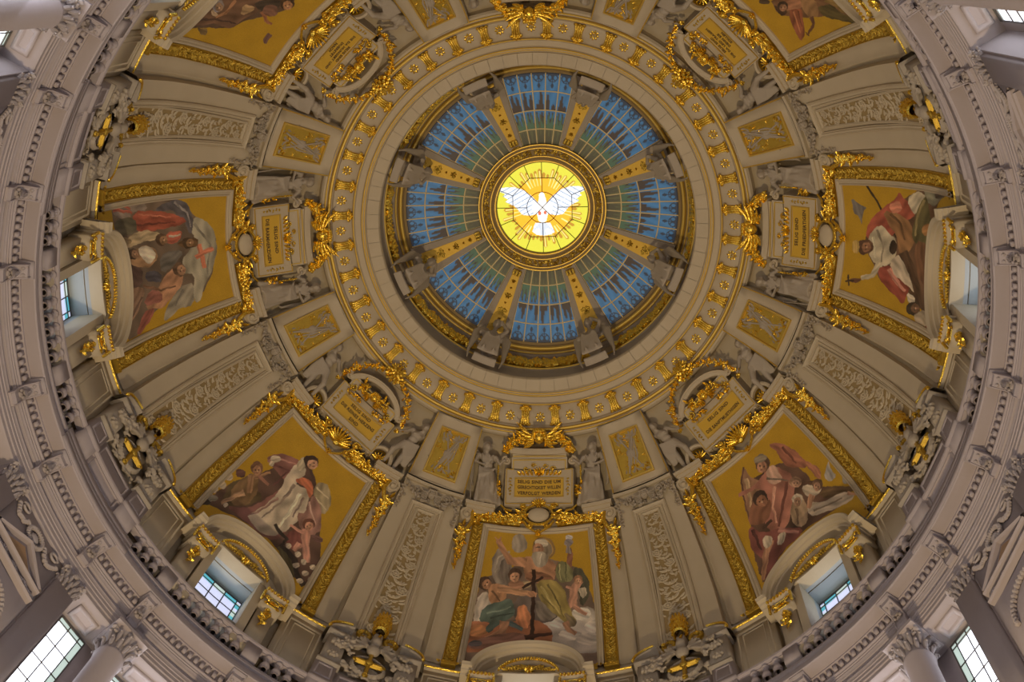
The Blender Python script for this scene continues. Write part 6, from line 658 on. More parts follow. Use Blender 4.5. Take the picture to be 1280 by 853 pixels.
# ================================================================ ORNAMENT OF THE DOME
U = lambda h: sH(h)
def limb(mb, pts, rad, n=8):
    P = [np.array(p, float) for p in pts]; mb.tube(P, rad, n)
    for p, r in zip(P, rad): mb.ball(p, r, 1)
    return mb
def spiral(mb, c, R, turns=1.6, sg=1, w=.04, z=.05, a0=0.0, zc=.04, n=18):
    pts = []; rad = []
    for i in range(n):
        u = i / (n - 1); r = R * (1 - .82 * u); a = a0 + sg * turns * 2 * pi * u
        pts.append((c[0] + r * cos(a), c[1] + r * sin(a), c[2] + z + zc * u)); rad.append(w * (1 - .45 * u))
    mb.tube(pts, rad, 6); mb.ball((c[0], c[1], c[2] + z + zc), w * 1.5, 1); return mb
def cluster(mb, path, w, n, z=.08, seed=1, leafy=True):
    "fruit and leaf garland along a flat path, w = (start, end) half width"
    g = np.random.default_rng(seed); P = np.array(path, float); d = np.concatenate([[0], np.cumsum(np.linalg.norm(np.diff(P, axis=0), axis=1))])
    for i in range(n):
        t = (i + .5) / n * d[-1]; x = np.interp(t, d, P[:, 0]); y = np.interp(t, d, P[:, 1]); zz = np.interp(t, d, P[:, 2]) if P.shape[1] > 2 else 0
        ww = w[0] + (w[1] - w[0]) * t / d[-1]; q = g.uniform(-1, 1, 2) * ww * .7
        r = ww * g.uniform(.32, .6)
        if leafy and i % 3 == 0: mb.leaf((x + q[0], y + q[1], zz + z * .5), g.uniform(0, 2 * pi), ww * 1.5, ww * .8, z * 1.2)
        else: mb.ball((x + q[0], y + q[1], zz + z * (1 - .3 * abs(q[0]) / ww)), (r, r, r * .9), 1)
    return mb
def cherub(mb, c, R, wing=True, wl=2.2, drop=-.2):
    "winged child's head"
    x, y, z = c
    mb.ball((x, y, z + R * .5), (R * .82, R, R * .85), 2); mb.ball((x, y - R * .18, z + R * 1.35), R * .17, 1); mb.ball((x, y - R * .72, z + R * 1.0), (R * .28, R * .2, R * .25), 1)
    for s in (-1, 1):
        mb.ball((x + s * R * .38, y - R * .25, z + R * 1.08), R * .3, 1); mb.ball((x + s * R * .3, y + R * .22, z + R * 1.2), (R * .22, R * .1, R * .12), 1)
        mb.ball((x + s * R * .85, y - .1 * R, z + R * .5), (R * .14, R * .22, R * .15), 1)
    for k in range(11):
        a = pi * (k / 10) * 1.1 - .05 * pi; mb.ball((x + cos(a) * R * .86, y + sin(a) * R * .92, z + R * .75), R * .3, 1)
    for k in range(5): mb.ball((x + (k - 2) * R * .33, y + R * .7, z + R * 1.15), R * .26, 1)
    if wing:
        for s in (-1, 1):
            for q in range(3):
                for k in range(5 - q):
                    a = (.55 - .30 * k - .12 * q) * (1); L = R * wl * (1 - .12 * k - .2 * q)
                    aa = a if s > 0 else pi - a
                    mb.leaf((x + s * R * .75, y - R * (.05 + .18 * k), z + .05 + R * .2 * q), aa + s * drop, L, R * .5, R * .35, .8)
    return mb
def figure(kind, side):
    "relief figure, 1 unit tall, x right, y up, z outwards; side -1 = left of the plaque"
    m = MB(); s = side; nude = kind == 'youth'
    hx = .03 * s * (1 if nude else .6)
    m.ball((hx - .02 * s, .925, .15), (.052, .066, .058), 2); m.ball((hx - .035 * s, .915, .205), .014, 1); m.ball((hx - .03 * s, .885, .19), (.022, .016, .018), 1)
    for q in (-1, 1): m.ball((hx - .03 * s + q * .02, .932, .198), .010, 1)
    for k in range(12):
        a = pi * k / 11 * 1.25 - .4; m.ball((hx - .02 * s + cos(a) * .05, .94 + sin(a) * .05, .135), .026, 1)
    for k in range(6): m.ball((hx + .02 * s, .94 - .025 * k, .10), .028, 1)
    limb(m, [(hx, .87, .13), (0, .82, .11)], [.03, .036])
    m.ball((0, .755, .10), (.098, .085, .066), 2); m.ball((.0, .66, .10), (.078, .085, .058), 2); m.ball((0.01 * s, .555, .10), (.095, .075, .065), 2)
    for q in (-1, 1):
        m.ball((q * .105, .80, .10), .042, 1); m.ball((q * .045, .745, .15), (.038, .032, .024), 1)
    limb(m, [(-s * .115, .80, .11), (-s * .17, .68, .15), (-s * .21, .72 if not nude else .60, .2)], [.036, .028, .02])
    m.ball((-s * .225, .73 if not nude else .59, .21), (.024, .03, .016), 1)
    for q in range(4): limb(m, [(-s * (.235 + .004 * q), .745 - .011 * q, .215), (-s * (.262), .752 - .013 * q, .21)], [.007, .005], 5)
    if nude:
        limb(m, [(s * .115, .80, .11), (s * .19, .88, .14), (s * .12, .97, .16)], [.036, .028, .02]); m.ball((s * .105, .985, .16), (.024, .024, .016), 1)
        limb(m, [(-s * .05, .53, .11), (-s * .10, .30, .17), (-s * .07, .07, .10)], [.062, .045, .026]); limb(m, [(s * .055, .53, .10), (s * .07, .29, .10), (s * .10, .04, .09)], [.062, .045, .026])
        m.ball((-s * .085, .03, .13), (.028, .02, .05), 1); m.ball((s * .11, .01, .12), (.028, .02, .05), 1)
        for k in range(9): u = k / 8; limb(m, [(s * .13 - s * .2 * u, .60 - .06 * u, .15), (s * (.18 - .1 * u), .42 - .1 * u, .13), (s * (.2 - .05 * u), .22, .07)], [.018, .022, .014], 6)
        for k in range(5): limb(m, [(s * .14, .85 - .04 * k, .06), (s * (.20 + .012 * k), .62 - .05 * k, .05), (s * .22, .3, .04)], [.02, .026, .02], 6)
    else:
        m.cone((0, .55, .09), (.01 * s, .02, .09), .09, .155, 14)
        for k in range(15):
            u = (k - 7) / 7; a = u * 1.35; xb = sin(a) * .165; zb = .09 + cos(a) * .085; w = .014 + .008 * ((k * 7) % 3) / 2
            kn = .03 * sin(k * 2.1)
            limb(m, [(sin(a) * .085, .56, .09 + cos(a) * .06), (xb * .8 + kn * .5, .34, zb + .03 * ((k * 5) % 3 == 0)), (xb + kn, .03, zb + .012)], [w * .8, w * 1.2, w * 1.3], 6)
        limb(m, [(-s * .045, .52, .14), (-s * .06, .31, .21), (-s * .05, .06, .17)], [.05, .042, .03])
        for k in range(7): u = k / 6; limb(m, [(-s * .11 + s * .22 * u, .60 - .03 * sin(u * 3), .15), (-s * .02 + s * .14 * u, .50 - .05 * u, .18), (s * .13, .40 - .03 * k, .12)], [.014, .018, .012], 6)
        for k in range(4): limb(m, [(-s * .08 + s * .05 * k, .82, .15), (-s * .02 + s * .03 * k, .68, .165), (s * .03, .6, .155)], [.012, .012, .01], 6)
        limb(m, [(s * .115, .80, .11), (s * .17, .66, .15), (s * .06, .61, .2)], [.036, .03, .02]); m.ball((s * .05, .61, .21), (.026, .02, .016), 1)
        m.ball((-s * .06, .015, .19), (.028, .02, .045), 1); m.ball((s * .06, .015, .17), (.028, .02, .045), 1)
        # wings
        for k in range(8):
            u = k / 7; limb(m, [(s * .07, .80, .05), (s * (.16 + .02 * u), .90 - .10 * u, .05), (s * (.24 - .03 * u), .62 - .26 * u + .15 * (1 - u), .05), (s * (.23 - .05 * u), .42 - .1 * u + .1 * (1 - u), .045)], [.022, .028, .022, .008], 6)
        if s < 0: limb(m, [(-.22, .02, .12), (-.235, .5, .14)], [.012, .012], 6)
    return m
def wrapfig(m, H, x, s0, tilt=0.0, vox=.022):
    f = organic(m, vox / 1.0 * 0.45 / 1.0 if False else .0115, 3)
    def fn(V):
        X = V[:, 0] * H * 1.12; Y = V[:, 1] * H; ca, sa = cos(tilt), sin(tilt)
        return WX(np.stack([x + X * ca - Y * sa, s0 + X * sa + Y * ca, V[:, 2] * H * 1.25 - .26], 1))
    return f.map(fn)
def bayplaces(lab, cat, grp, which=None, dt=0.0):
    return [(t + dt, lab % SHORT[BAY[t]] if '%s' in lab else lab, cat, grp) for t in (which if which is not None else BAYS)]
EVEN = [0, -90, 90, 180]; ODD = [-45, 45, -135, 135]; ALL8 = [0, -45, 45, -90, 90, -135, 135, 180]

# ---- ring consoles and rosettes (40 each) ---------------------------------------------------------
def WR(V):
    V = np.asarray(V, float).reshape(-1, 3); R = V[:, 1]; a = V[:, 0] / R
    h = np.interp(R, [6.9, 7.5, 8.2, 8.4], [60.7, 60.58, 60.12, 59.93]) - V[:, 2]
    return np.stack([R * np.sin(a), R * np.cos(a), h], 1)
th = Thing('ring_console', WR([(0, 7.85, 0)])[0])
m = MB()
for i in range(4): m.box(-.19 + .02 * min(i, 3 - i), .19 - .02 * min(i, 3 - i), 7.56 + .13 * i, 7.70 + .13 * i, 0, .17 - .02 * i + .03 * (i == 3), 2, .12)
for x in (-.12, -.04, .04, .12): m.tube([(x * 1.15, 7.54, .17), (x, 7.75, .20), (x * .95, 7.95, .16), (x * 1.25, 8.12, .12)], .036, 6)
th.part('bracket', m.map(WR), 'gold')
m = MB()
for k in range(5): m.leaf((0, 7.62, .14), -pi / 2 + (k - 2) * .55, .22, .14, .10, 1.0)
for x in (-.19, -.07, .07, .19): m.ball((x, 7.58, .17), (.08, .07, .07), 1)
th.part('acanthus_leaf', m.map(WR), 'gold'); m = MB()
for k in range(3): m.ball(((k - 1) * .17, 8.15, .11), (.085, .07, .08), 1); m.leaf(((k - 1) * .1, 8.06, .1), pi / 2, .13, .09, .07)
th.part('leaf_foot', m.map(WR), 'gold')
cons_lab = 'gilded acanthus console on the ring around the opening, above the %s'
pl = []
for t in ALL8:
    for q, nm in ((-18, 'second left'), (-9, 'first left'), (0, 'first right'), (9, 'second right')):
        pl.append((t + q + 4.5, 'gilded acanthus console on the ring, %s of the axis of the %s' % (nm, SHORT[BAY[t]]), 'console', 'ring consoles'))
    pl.append((t + 22.5, 'gilded acanthus ring console on the pier axis ' + between(((t + 22.5 + 180) % 360) - 180), 'console', 'ring consoles'))
ring_copies(th.root, pl)
th = Thing('ring_rosette', WR([(0, 7.9, 0)])[0])
m = MB()
for k in range(8): a = 2 * pi * k / 8; m.ball((.14 * cos(a), 7.9 + .14 * sin(a), .04), (.065, .052, .05), 1, a)
m.tube([(.09 * cos(a), 7.9 + .09 * sin(a), .06) for a in np.linspace(0, 2 * pi, 12, endpoint=False)], .02, 5, True)
th.part('petals', m.map(WR), 'gold'); th.part('centre_boss', MB().ball((0, 7.9, .04), (.045, .045, .05), 2).map(WR), 'oldgold')
ring_copies(th.root, [(t + q, 'small gilded ring rosette, %s the axis of the %s' % (nm, SHORT[BAY[t]]), 'rosette', 'ring rosettes') for t in ALL8 for q, nm in ((-18, 'second left of'), (-9, 'first left of'), (0, 'exactly on'), (9, 'first right of'), (18, 'second right of'))])

# ---- lantern: frieze garlands and seated statues -----------------------------------------------------
m = MB(); f66 = lambda V: WC(V, 6.6)
cluster(m, [(x, 63.7 + .12 * cos(x * 4), 0) for x in np.linspace(-1.62, 1.62, 20)], (.42, .42), 150, .12, 5)
o = single('frieze_garland', m.map(f66), 'gold')
ring_copies(o, bayplaces('thick gilded garland frieze under the lantern glass, on the side of the %s', 'garland', 'lantern garlands', ALL8))
def seated():
    m = MB()
    m.ball((0, 1.62, .42), (.135, .17, .15), 2); m.ball((0, 1.58, .57), .035, 1); m.ball((0, 1.50, .54), (.06, .04, .05), 1)
    for k in range(14): a = pi * k / 13 * 1.3 - .45; m.ball((cos(a) * .13, 1.66 + sin(a) * .13, .38), .07, 1)
    limb(m, [(0, 1.48, .38), (0, 1.36, .34)], [.08, .1])
    m.ball((0, 1.15, .32), (.27, .25, .18), 2); m.ball((0, .90, .30), (.22, .22, .17), 2); m.ball((0, .66, .32), (.30, .2, .24), 2)
    for q in (-1, 1):
        m.ball((q * .05, 1.12, .45), (.1, .08, .06), 1); m.ball((q * .28, 1.28, .32), .11, 1)
        limb(m, [(q * .14, .64, .4), (q * .22, .60, .85), (q * .2, .12, .78)], [.15, .12, .085]); m.ball((q * .2, .04, .86), (.08, .05, .14), 1)
    limb(m, [(-.3, 1.28, .34), (-.5, 1.0, .5), (-.22, .86, .66)], [.1, .08, .055]); m.ball((-.18, .84, .68), (.07, .05, .05), 1)
    limb(m, [(.3, 1.28, .34), (.52, 1.42, .46), (.2, 1.72, .44)], [.1, .08, .055]); m.ball((.16, 1.76, .44), (.06, .05, .05), 1)
    for k in range(16):
        u = k / 15; x = -.34 + .68 * u; limb(m, [(x * .7, .68, .6 + .1 * sin(k * 2.3)), (x * .95, .56, .88), (x * 1.0, .30, .84 + .05 * sin(k * 3.1)), (x * 1.1, .02, .8)], [.04, .05, .05, .05], 6)
    for q in (-1, 1):
        for k in range(9):
            u = k / 8; limb(m, [(q * .18, 1.25, .16), (q * (.42 + .05 * u), 1.62 - .25 * u, .12), (q * (.72 - .08 * u), 1.05 - .45 * u + .3 * (1 - u), .12), (q * (.66 - .1 * u), .55 - .25 * u + .3 * (1 - u), .1)], [.07, .09, .07, .03], 6)
    m.box(-.42, .42, -.02, .06, .35, .62); return m
sm = organic(seated(), .034, 3)
sm.map(lambda V: V * np.array([1.32, 1.62, 1.25]))
sv = sm.verts(); V = np.stack([sv[:, 0], sv[:, 1] + 60.95, sv[:, 2]], 1)
lean = (np.clip(sv[:, 1], 0, 9) * .42)[:, None]
sm.V = [WC(np.stack([V[:, 0], V[:, 1], V[:, 2] - .10 + lean[:, 0]], 1), 6.6)]
o = single('lantern_angel', sm, 'stucco', WC([(0, 60.9, .2)], 6.6)[0])
ring_copies(o, [(t, 'grey seated winged angel on the lantern rim, ' + between(t), 'statue', 'lantern angels') for t in PIERS])

# ---- mosaics ---------------------------------------------------------------------------------------
AI = 9.62
SB, STp = U(50.1), U(56.92)
def frameflat(a, n=14, top=STp, bot=SB):
    "closed-up path: left side up, top, right side down, as flat points at angle a"
    L = [FL(-a, s) for s in np.linspace(bot, top, n)]; T = [(x, top) for x in np.linspace(L[-1][0], -L[-1][0], 8)[1:-1]]
    return L + T + [(-x, s) for x, s in L[::-1]]
BGC = rgblin((150, 117, 29), 1.8)
def paint(bay, X, S):
    g = np.random.default_rng(5); n = len(X); c = np.repeat(BGC[None], n, 0) * (1 + .16 * (g.random(n) - .5))[:, None]
    c *= (1 + .05 * np.sin(X * 5) * np.sin(S * 4))[:, None]
    X0, S0 = X, S; X = X0 + .016 * np.sin(9 * S0 + 2 * X0) + .006 * np.sin(23 * S0 + 5 * X0); S = S0 + .016 * np.sin(8 * X0 + 1.5 * S0) + .006 * np.sin(21 * X0)
    for hx, pts in PAINT.get(bay, []):
        P = np.array(pts).reshape(-1, 2)
        if len(P) < 3: continue
        P = P.mean(0) + (P - P.mean(0)) * 1.04; m = inpoly(X, S, P)
        if not m.any(): continue
        col = np.minimum(rgblin(hx, 2.25), .85); col = (col * .68 + .32 * col.mean() * np.array([1.22, 1.0, .70])) * .97; cx, cy = P.mean(0)
        Q = P - P.mean(0); w_, vv = np.linalg.eigh(Q.T @ Q); ax = vv[:, 1]; nx_ = vv[:, 0]; wd = math.sqrt(w_[0] / len(P)) + .03
        u_ = ((X[m] - cx) * nx_[0] + (S[m] - cy) * nx_[1]) / wd; l_ = ((X[m] - cx) * ax[0] + (S[m] - cy) * ax[1])
        sh = 1.0 + .13 * np.sin(u_ * 7.5 + 1.5 * np.sin(l_ * 4 + cy * 3) + cy * 7) + .20 * np.sin(u_ * 2.6 + 1.2 * np.sin(l_ * 3.1 + cx * 5) + cx * 9) - .16 * np.clip(np.abs(u_) - .9, 0, 1.2) + .10 * np.sin(l_ * 7 + u_ * 2) + .14 * (g.random(m.sum()) - .5)
        c[m] = col[None] * sh[:, None]
    return np.clip(c, 0, 1)
STONEF = [(-.0, .0), (-.0, .10), (.05, .14), (.09, .09), (.13, .09), (.17, .14), (.24, .14), (.26, .10), (.26, 0)]
band_protos = {}
for t in BAYS:
    b = BAY[t]; nx, ny = 220, 280
    s = np.linspace(SB - .1, STp, ny); a = np.linspace(-AI, AI, nx)
    A, Sg = np.meshgrid(a, s, indexing='ij'); X = np.radians(A) * rS(Sg); Z = np.full_like(X, .04)
    col = paint(b, X.ravel(), Sg.ravel())
    P = WX(np.stack([X.ravel(), Sg.ravel(), Z.ravel()], 1)).reshape(nx, ny, 3)
    th = Thing('mosaic_panel', WX([(0, SB, 0)])[0])
    th.part('mosaic_picture', MB().grid(P), 'mosaic', smooth=False, colors=col)
    if not band_protos:
        m = MB().sweep(frameflat(AI), STONEF[::1]).map(WX); band_protos['inner_frame'] = m.mesh('inner_frame', th.o, 'stone')
        bands = []
        for sg in (-1, 1):
            pth = [FL(sg * 11.75, q) for q in np.linspace(U(49.98), U(57.1), 16)]
            w0 = .24
            mm = MB().sweep(pth, [(w0 + .02, 0), (w0 + .01, .13), (w0 - .02, .14), (w0 - .04, .10), (-w0 + .04, .10), (-w0 + .02, .14), (-w0 - .01, .13), (-w0 - .02, 0)])
            base = mm.map(WX).mesh('gilded_band', th.o, 'oldgold')
            mm = MB(); g = np.random.default_rng(9 + sg); L = 120
            for i in range(L):
                sgm = U(50.05) + (U(57.05) - U(50.05)) * (i + .5) / L; x0, y0 = FL(sg * 11.75, sgm)
                for q in (-1, 1):
                    if (i + (q > 0)) % 2: mm.leaf((x0 + g.uniform(-.05, .05), y0, .10), pi / 2 + q * g.uniform(.6, 1.3), .20, .11, .08)
                    else: mm.ball((x0 + q * .12 + g.uniform(-.05, .05), y0 + g.uniform(-.03, .03), .12), g.uniform(.035, .06), 1)
            for yy in (U(50.0), ):
                x0, y0 = FL(sg * 11.75, yy); mm.box(x0 - .27, x0 + .27, y0 - .12, y0 + .02, 0, .24)
                cluster(mm, [(x0 + .3 * sg, y0 + .02, .1), (x0 - .55 * sg, y0 + .05, .1)], (.1, .08), 14, .12, 3)
            bands.append((base, mm.map(WX).mesh('leaf_relief', th.o, 'oldgold')))
        tops = []
        for sg in (-1, 1):
            mm = MB()
            x1 = FL(12.6, U(57.3))[0]
            mm.sweep([(sg * .75, U(57.32)), (sg * x1, U(57.32))][::(1 if sg > 0 else -1)], [(.15, 0), (.15, .14), (.09, .17), (-.09, .17), (-.15, .14), (-.15, 0)])
            cluster(mm, [(sg * .8, U(57.45), .1), (sg * 1.3, U(57.36), .14), (sg * x1, U(57.30), .12)], (.21, .13), 90, .12, 4)
            spiral(mm, (sg * 1.15, U(57.5), .1), .17, 1.3, sg, .05); spiral(mm, (sg * 1.75, U(57.42), .1), .15, 1.3, -sg, .045)
            cluster(mm, [(sg * x1, U(57.35), .1), (sg * (x1 + .02), U(57.0), .1)], (.2, .16), 16, .12, 6)
            tops.append(mm.map(WX).mesh('scroll_branch', th.o, 'gold'))
    def addm(name, me, parent=None):
        o = link(bpy.data.objects.new(name, me)); o.parent = parent or th.root; return o
    addm('inner_frame', band_protos['inner_frame'])
    for base, rel in bands: addm('leaf_relief', rel, addm('gilded_band', base))
    for q_ in tops: addm('scroll_branch', q_)
    ML = {'B': 'bearded elder raising his arm beside a dark wooden cross and flames', 'BL': 'woman in a white robe and orange scarf above a dark serpent',
          'BR': 'crowned winged woman in a rose gown above a reclining figure', 'L': 'huddled people under a white banner with a red cross',
          'R': 'crowned king in white and red with a small cross', 'TL': 'dark-draped figures and a small bird, cut by the photo top', 'TR': 'reddish wing hanging down beside a green cloth, cut by the photo top'}
    turned(th.root, t); tag(th.root, 'gilt-framed mosaic, ' + ML[b], 'mosaic', 'beatitude mosaics')

# ---- inscription plaques ------------------------------------------------------------------------------
TXT = {'B': ['SELIG SIND DIE UM', 'GERECHTIGKEIT WILLEN', 'VERFOLGT WERDEN'], 'BL': ['SELIG SIND', 'DIE REINES HERZENS', 'SIND'], 'L': ['SELIG SIND', 'DIE BARMHERZIGEN'],
       'R': ['SELIG SIND', 'DIE FRIEDFERTIGEN'], 'BR': ['SELIG SIND', 'DIE SANFTMUETHIGEN'], 'TL': ['SELIG SIND', 'DIE DA HUNGERT UND', 'DUERSTET', 'NACH'], 'TR': ['SELIG SIND', 'DIE DA LEID TRAGEN', 'DENN SIE', 'SOLLEN'], 'T': []}
def text_mb(line, size, width):
    cu = bpy.data.curves.new('t', 'FONT'); cu.body = line; cu.size = size; cu.align_x = 'CENTER'; cu.align_y = 'CENTER'; cu.space_character = 1.08; cu.offset = .007; cu.resolution_u = 2; cu.extrude = .004
    o = bpy.data.objects.new('t', cu); link(o); dg = bpy.context.evaluated_depsgraph_get(); me = bpy.data.meshes.new_from_object(o.evaluated_get(dg))
    V = np.zeros(len(me.vertices) * 3); me.vertices.foreach_get('co', V); V = V.reshape(-1, 3); me.calc_loop_triangles()
    F = np.array([t.vertices[:] for t in me.loop_triangles]); bpy.data.objects.remove(o); bpy.data.meshes.remove(me); bpy.data.curves.remove(cu)
    w = V[:, 0].max() - V[:, 0].min()
    if w > width: V[:, 0] *= width / w
    return V, F
s0_, s1_ = U(57.80), U(59.0); pm, pM = U(58.14), U(58.70)
for t in ALL8:
    b = BAY[t]; odd = t in ODD
    th = Thing('inscription_plaque', WX([(0, (s0_ + s1_) / 2, 0)])[0]); dz = .28
    th.part('board', MB().box(-1.46, 1.46, s0_, s1_, -.45, dz, 8, .03).box(-1.17, 1.17, s1_, U(59.3), -.45, dz, 6, .03).map(WX), 'stone')
    m = MB().sweep([(-1.36, s0_ + .09), (1.36, s0_ + .09), (1.36, s1_ - .06), (1.08, s1_ - .06), (1.08, U(59.22)), (-1.08, U(59.22)), (-1.08, s1_ - .06), (-1.36, s1_ - .06)], [(-.018, dz), (-.018, dz + .03), (.018, dz + .03), (.018, dz)], True)
    m.sweep([(-1.0, pm - .03), (1.0, pm - .03), (1.0, pM + .03), (-1.0, pM + .03)], [(-.02, dz), (-.02, dz + .05), (.02, dz + .05), (.02, dz)], True)
    th.part('gold_edging', m.map(WX), 'goldline')
    pl_ = th.part('inscription_plate', MB().box(-.98, .98, pm, pM, dz - .02, dz + .045, 8).map(WX), 'plate')
    m = MB(); ls = TXT[b]; nl = len(ls); H = pM - pm
    for i, line in enumerate(ls):
        size = min(.21, .62 * H / nl * 1.25); yc = pM - H * (i + .5) / nl; ws = []
        for wd_ in line.split(): ws.append(text_mb(wd_, size, 9))
        wid = [v_[:, 0].max() - v_[:, 0].min() for v_, _ in ws]; gap = size * .38; tot = sum(wid) + gap * (len(ws) - 1); k_ = min(1, 1.78 / tot); x_ = -tot * k_ / 2
        for (V, F), w_ in zip(ws, wid):
            V = V.copy(); V[:, 0] = (V[:, 0] - V[:, 0].min()) * k_ + x_; x_ += (w_ + gap) * k_
            m = MB().add(np.stack([V[:, 0], V[:, 1] + yc, np.full(len(V), dz + .055) + V[:, 2]], 1), F)
            th.part('lettering', m.map(WX), 'ink', parent=pl_, smooth=False)
    for sg in (-1, 1):
        m = MB()
        for q in range(6): m.ball((sg * 1.19, pm + .05 + (pM - pm) * q / 5.5, dz + .03), (.045 + .02 * (q % 2), .05, .04), 1)
        for q in range(3): m.leaf((sg * 1.19, pM - .05 - .18 * q, dz), -pi / 2 + .6 * (q % 2 * 2 - 1), .15, .09, .05)
        th.part('side_drop', m.map(WX), 'oldgold')
    m = MB()
    if not odd:
        for sg in (-1, 1):
            for q in range(5): m.leaf((sg * (.12 + .16 * q), U(58.82), dz), pi / 2 - sg * (.2 + .15 * q), .30 - .02 * q, .15, .10)
            spiral(m, (sg * .55, U(59.0), dz), .13, 1.2, sg, .035); spiral(m, (sg * .25, U(59.1), dz), .11, 1.2, -sg, .03)
        for k in range(5): m.leaf((0, U(58.86), dz + .03), pi / 2 + (k - 2) * .4, .34, .10, .10)
        rosette_blob(m, (0, U(58.86), dz + .03), .1)
        th.part('shell_ornament', m.map(WX), 'gold')
        m = MB().box(-1.22, 1.22, U(59.36), U(59.50), -.45, .42, 8).box(-1.12, 1.12, U(59.28), U(59.36), -.45, .34, 8)
        th.part('header_beam', m.map(WX), 'stone')
        m = MB().sweep([(-1.1, U(59.30)), (1.1, U(59.30))], [(-.02, .34), (-.02, .37), (.02, .37), (.02, .34)]); th.part('header_gilding', m.map(WX), 'goldline')
    else:
        m = MB(); arc = [(1.32 * cos(a), U(58.98) + 1.02 * sin(a)) for a in np.linspace(pi * .93, pi * .07, 22)]
        m.sweep(arc, [(-.10, -.42), (-.10, .34), (-.06, .38), (.0, .40), (.06, .38), (.10, .42), (.12, .36), (.12, -.42)])
        th.part('curved_pediment', m.map(WX), 'stone')
        for sg in (-1, 1):
            m = MB(); spiral(m, (sg * .95, U(59.0), dz), .17, 1.3, sg, .05, a0=pi / 2); cluster(m, [(sg * .35, U(58.86), dz), (sg * 1.05, U(58.84), dz)], (.13, .1), 22, .1, 8)
            th.part('shell_ornament', m.map(WX), 'gold')
    for sg in (-1, 1):
        m = MB(); spiral(m, (sg * 1.36, U(59.18), .12), .19, 1.6, sg * -1, .065, .18, pi / 2 * 1); th.part('volute', m.map(WX), 'stone')
    for sg in (-1, 1):
        m = MB()
        if not odd:
            m.tube([(sg * 1.70, U(59.05), .22), (sg * 1.72, U(58.35), .22)], .03, 5); cluster(m, [(sg * 1.70, U(59.05), .15), (sg * 1.72, U(58.35), .15)], (.05, .05), 24, .10, 12, False); th.part('garland_strand', m.map(WX), 'gold'); m = MB(); cluster(m, [(sg * 1.70, U(58.38), .15), (sg * 1.66, U(58.05), .15)], (.14, .11), 24, .14, 13); th.part('fruit_cluster', m.map(WX), 'gold'); m = MB()
            m.tube([(sg * 1.62, U(58.1), .2), (sg * 1.60, U(57.85), .22), (sg * 1.35, U(57.68), .25), (sg * 1.1, U(57.66), .25)], [.04, .045, .05, .06], 6)
            th.part('scroll_stem', m.map(WX), 'gold')
        else:
            arc = [(sg * (1.2 + .62 * cos(a)), U(57.75) + .62 * sin(a)) for a in np.linspace(pi * .02, pi * .62, 10)]
            arc = [(sg * (1.75 + .52 * cos(a)), U(57.78) + .66 * sin(a)) for a in np.linspace(0, pi, 14)]
            m2 = MB().sweep(arc if sg > 0 else arc[::-1], [(-.07, -.42), (-.07, .2), (0, .24), (.07, .2), (.07, -.42)]); th.part('side_arch', m2.map(WX), 'stone')
            m.sweep([(x * 1.0 - sg * 0, y) for x, y in [(sg * (1.75 + .40 * cos(a)), U(57.78) + .50 * sin(a)) for a in np.linspace(0, pi, 12)]], [(-.03, .04), (0, .16), (.03, .04)])
            for k in range(7): m.leaf((sg * 1.75, U(57.82), .06), pi * (k + .5) / 7, .34, .12, .10)
            rosette_blob(m, (sg * 1.75, U(57.88), .08), .12); th.part('side_shell', m.map(WX), 'gold')
    turned(th.root, t)
    tag(th.root, ('gold inscription plaque in a grey frame above the %s' % SHORT[b]) if b != 'T' else 'grey-framed gold plaque cut off by the top edge of the photo', 'plaque')
# ---- crown pieces over the plaques -----------------------------------------------------------------------
m = cherub(MB(), (0, U(59.74), .52), .31, True, 3.0, .12)
o = single('gilded_cherub', m.map(WX), 'gold')
ring_copies(o, bayplaces('gilded winged cherub head on the rim above the plaque of the %s', 'cherub', 'rim cherubs', EVEN))
m = cherub(MB(), (0, U(59.16), .42), .22, True, 2.4, -.7)
for sg in (-1, 1): cluster(m, [(sg * .45, U(59.3), .4), (sg * .7, U(59.05), .35)], (.2, .15), 16, .12, 3)
o = single('gilded_cherub', m.map(WX), 'gold')
ring_copies(o, bayplaces('gilded cherub head with folded wings inside the curved pediment above the %s', 'cherub', 'pediment cherubs', ODD))
m = MB(); g = np.random.default_rng(2)
for lay, (R, n) in enumerate(((.36, 12), (.24, 9), (.12, 6))):
    for k in range(n): a = 2 * pi * k / n + lay * .3; m.ball((R * cos(a), U(59.95) + R * sin(a), .42 + .10 * lay), (.115, .085, .09), 1, a)
m.ball((0, U(59.95), .74), .08, 1)
for k in range(8): m.leaf((0, U(59.95), .36), 2 * pi * k / 8, .46, .2, .08)
o = single('gilded_flower_boss', m.map(WX), 'gold')
ring_copies(o, bayplaces('large round gilded flower boss on the rim above the %s', 'flower boss', 'flower bosses', ODD))
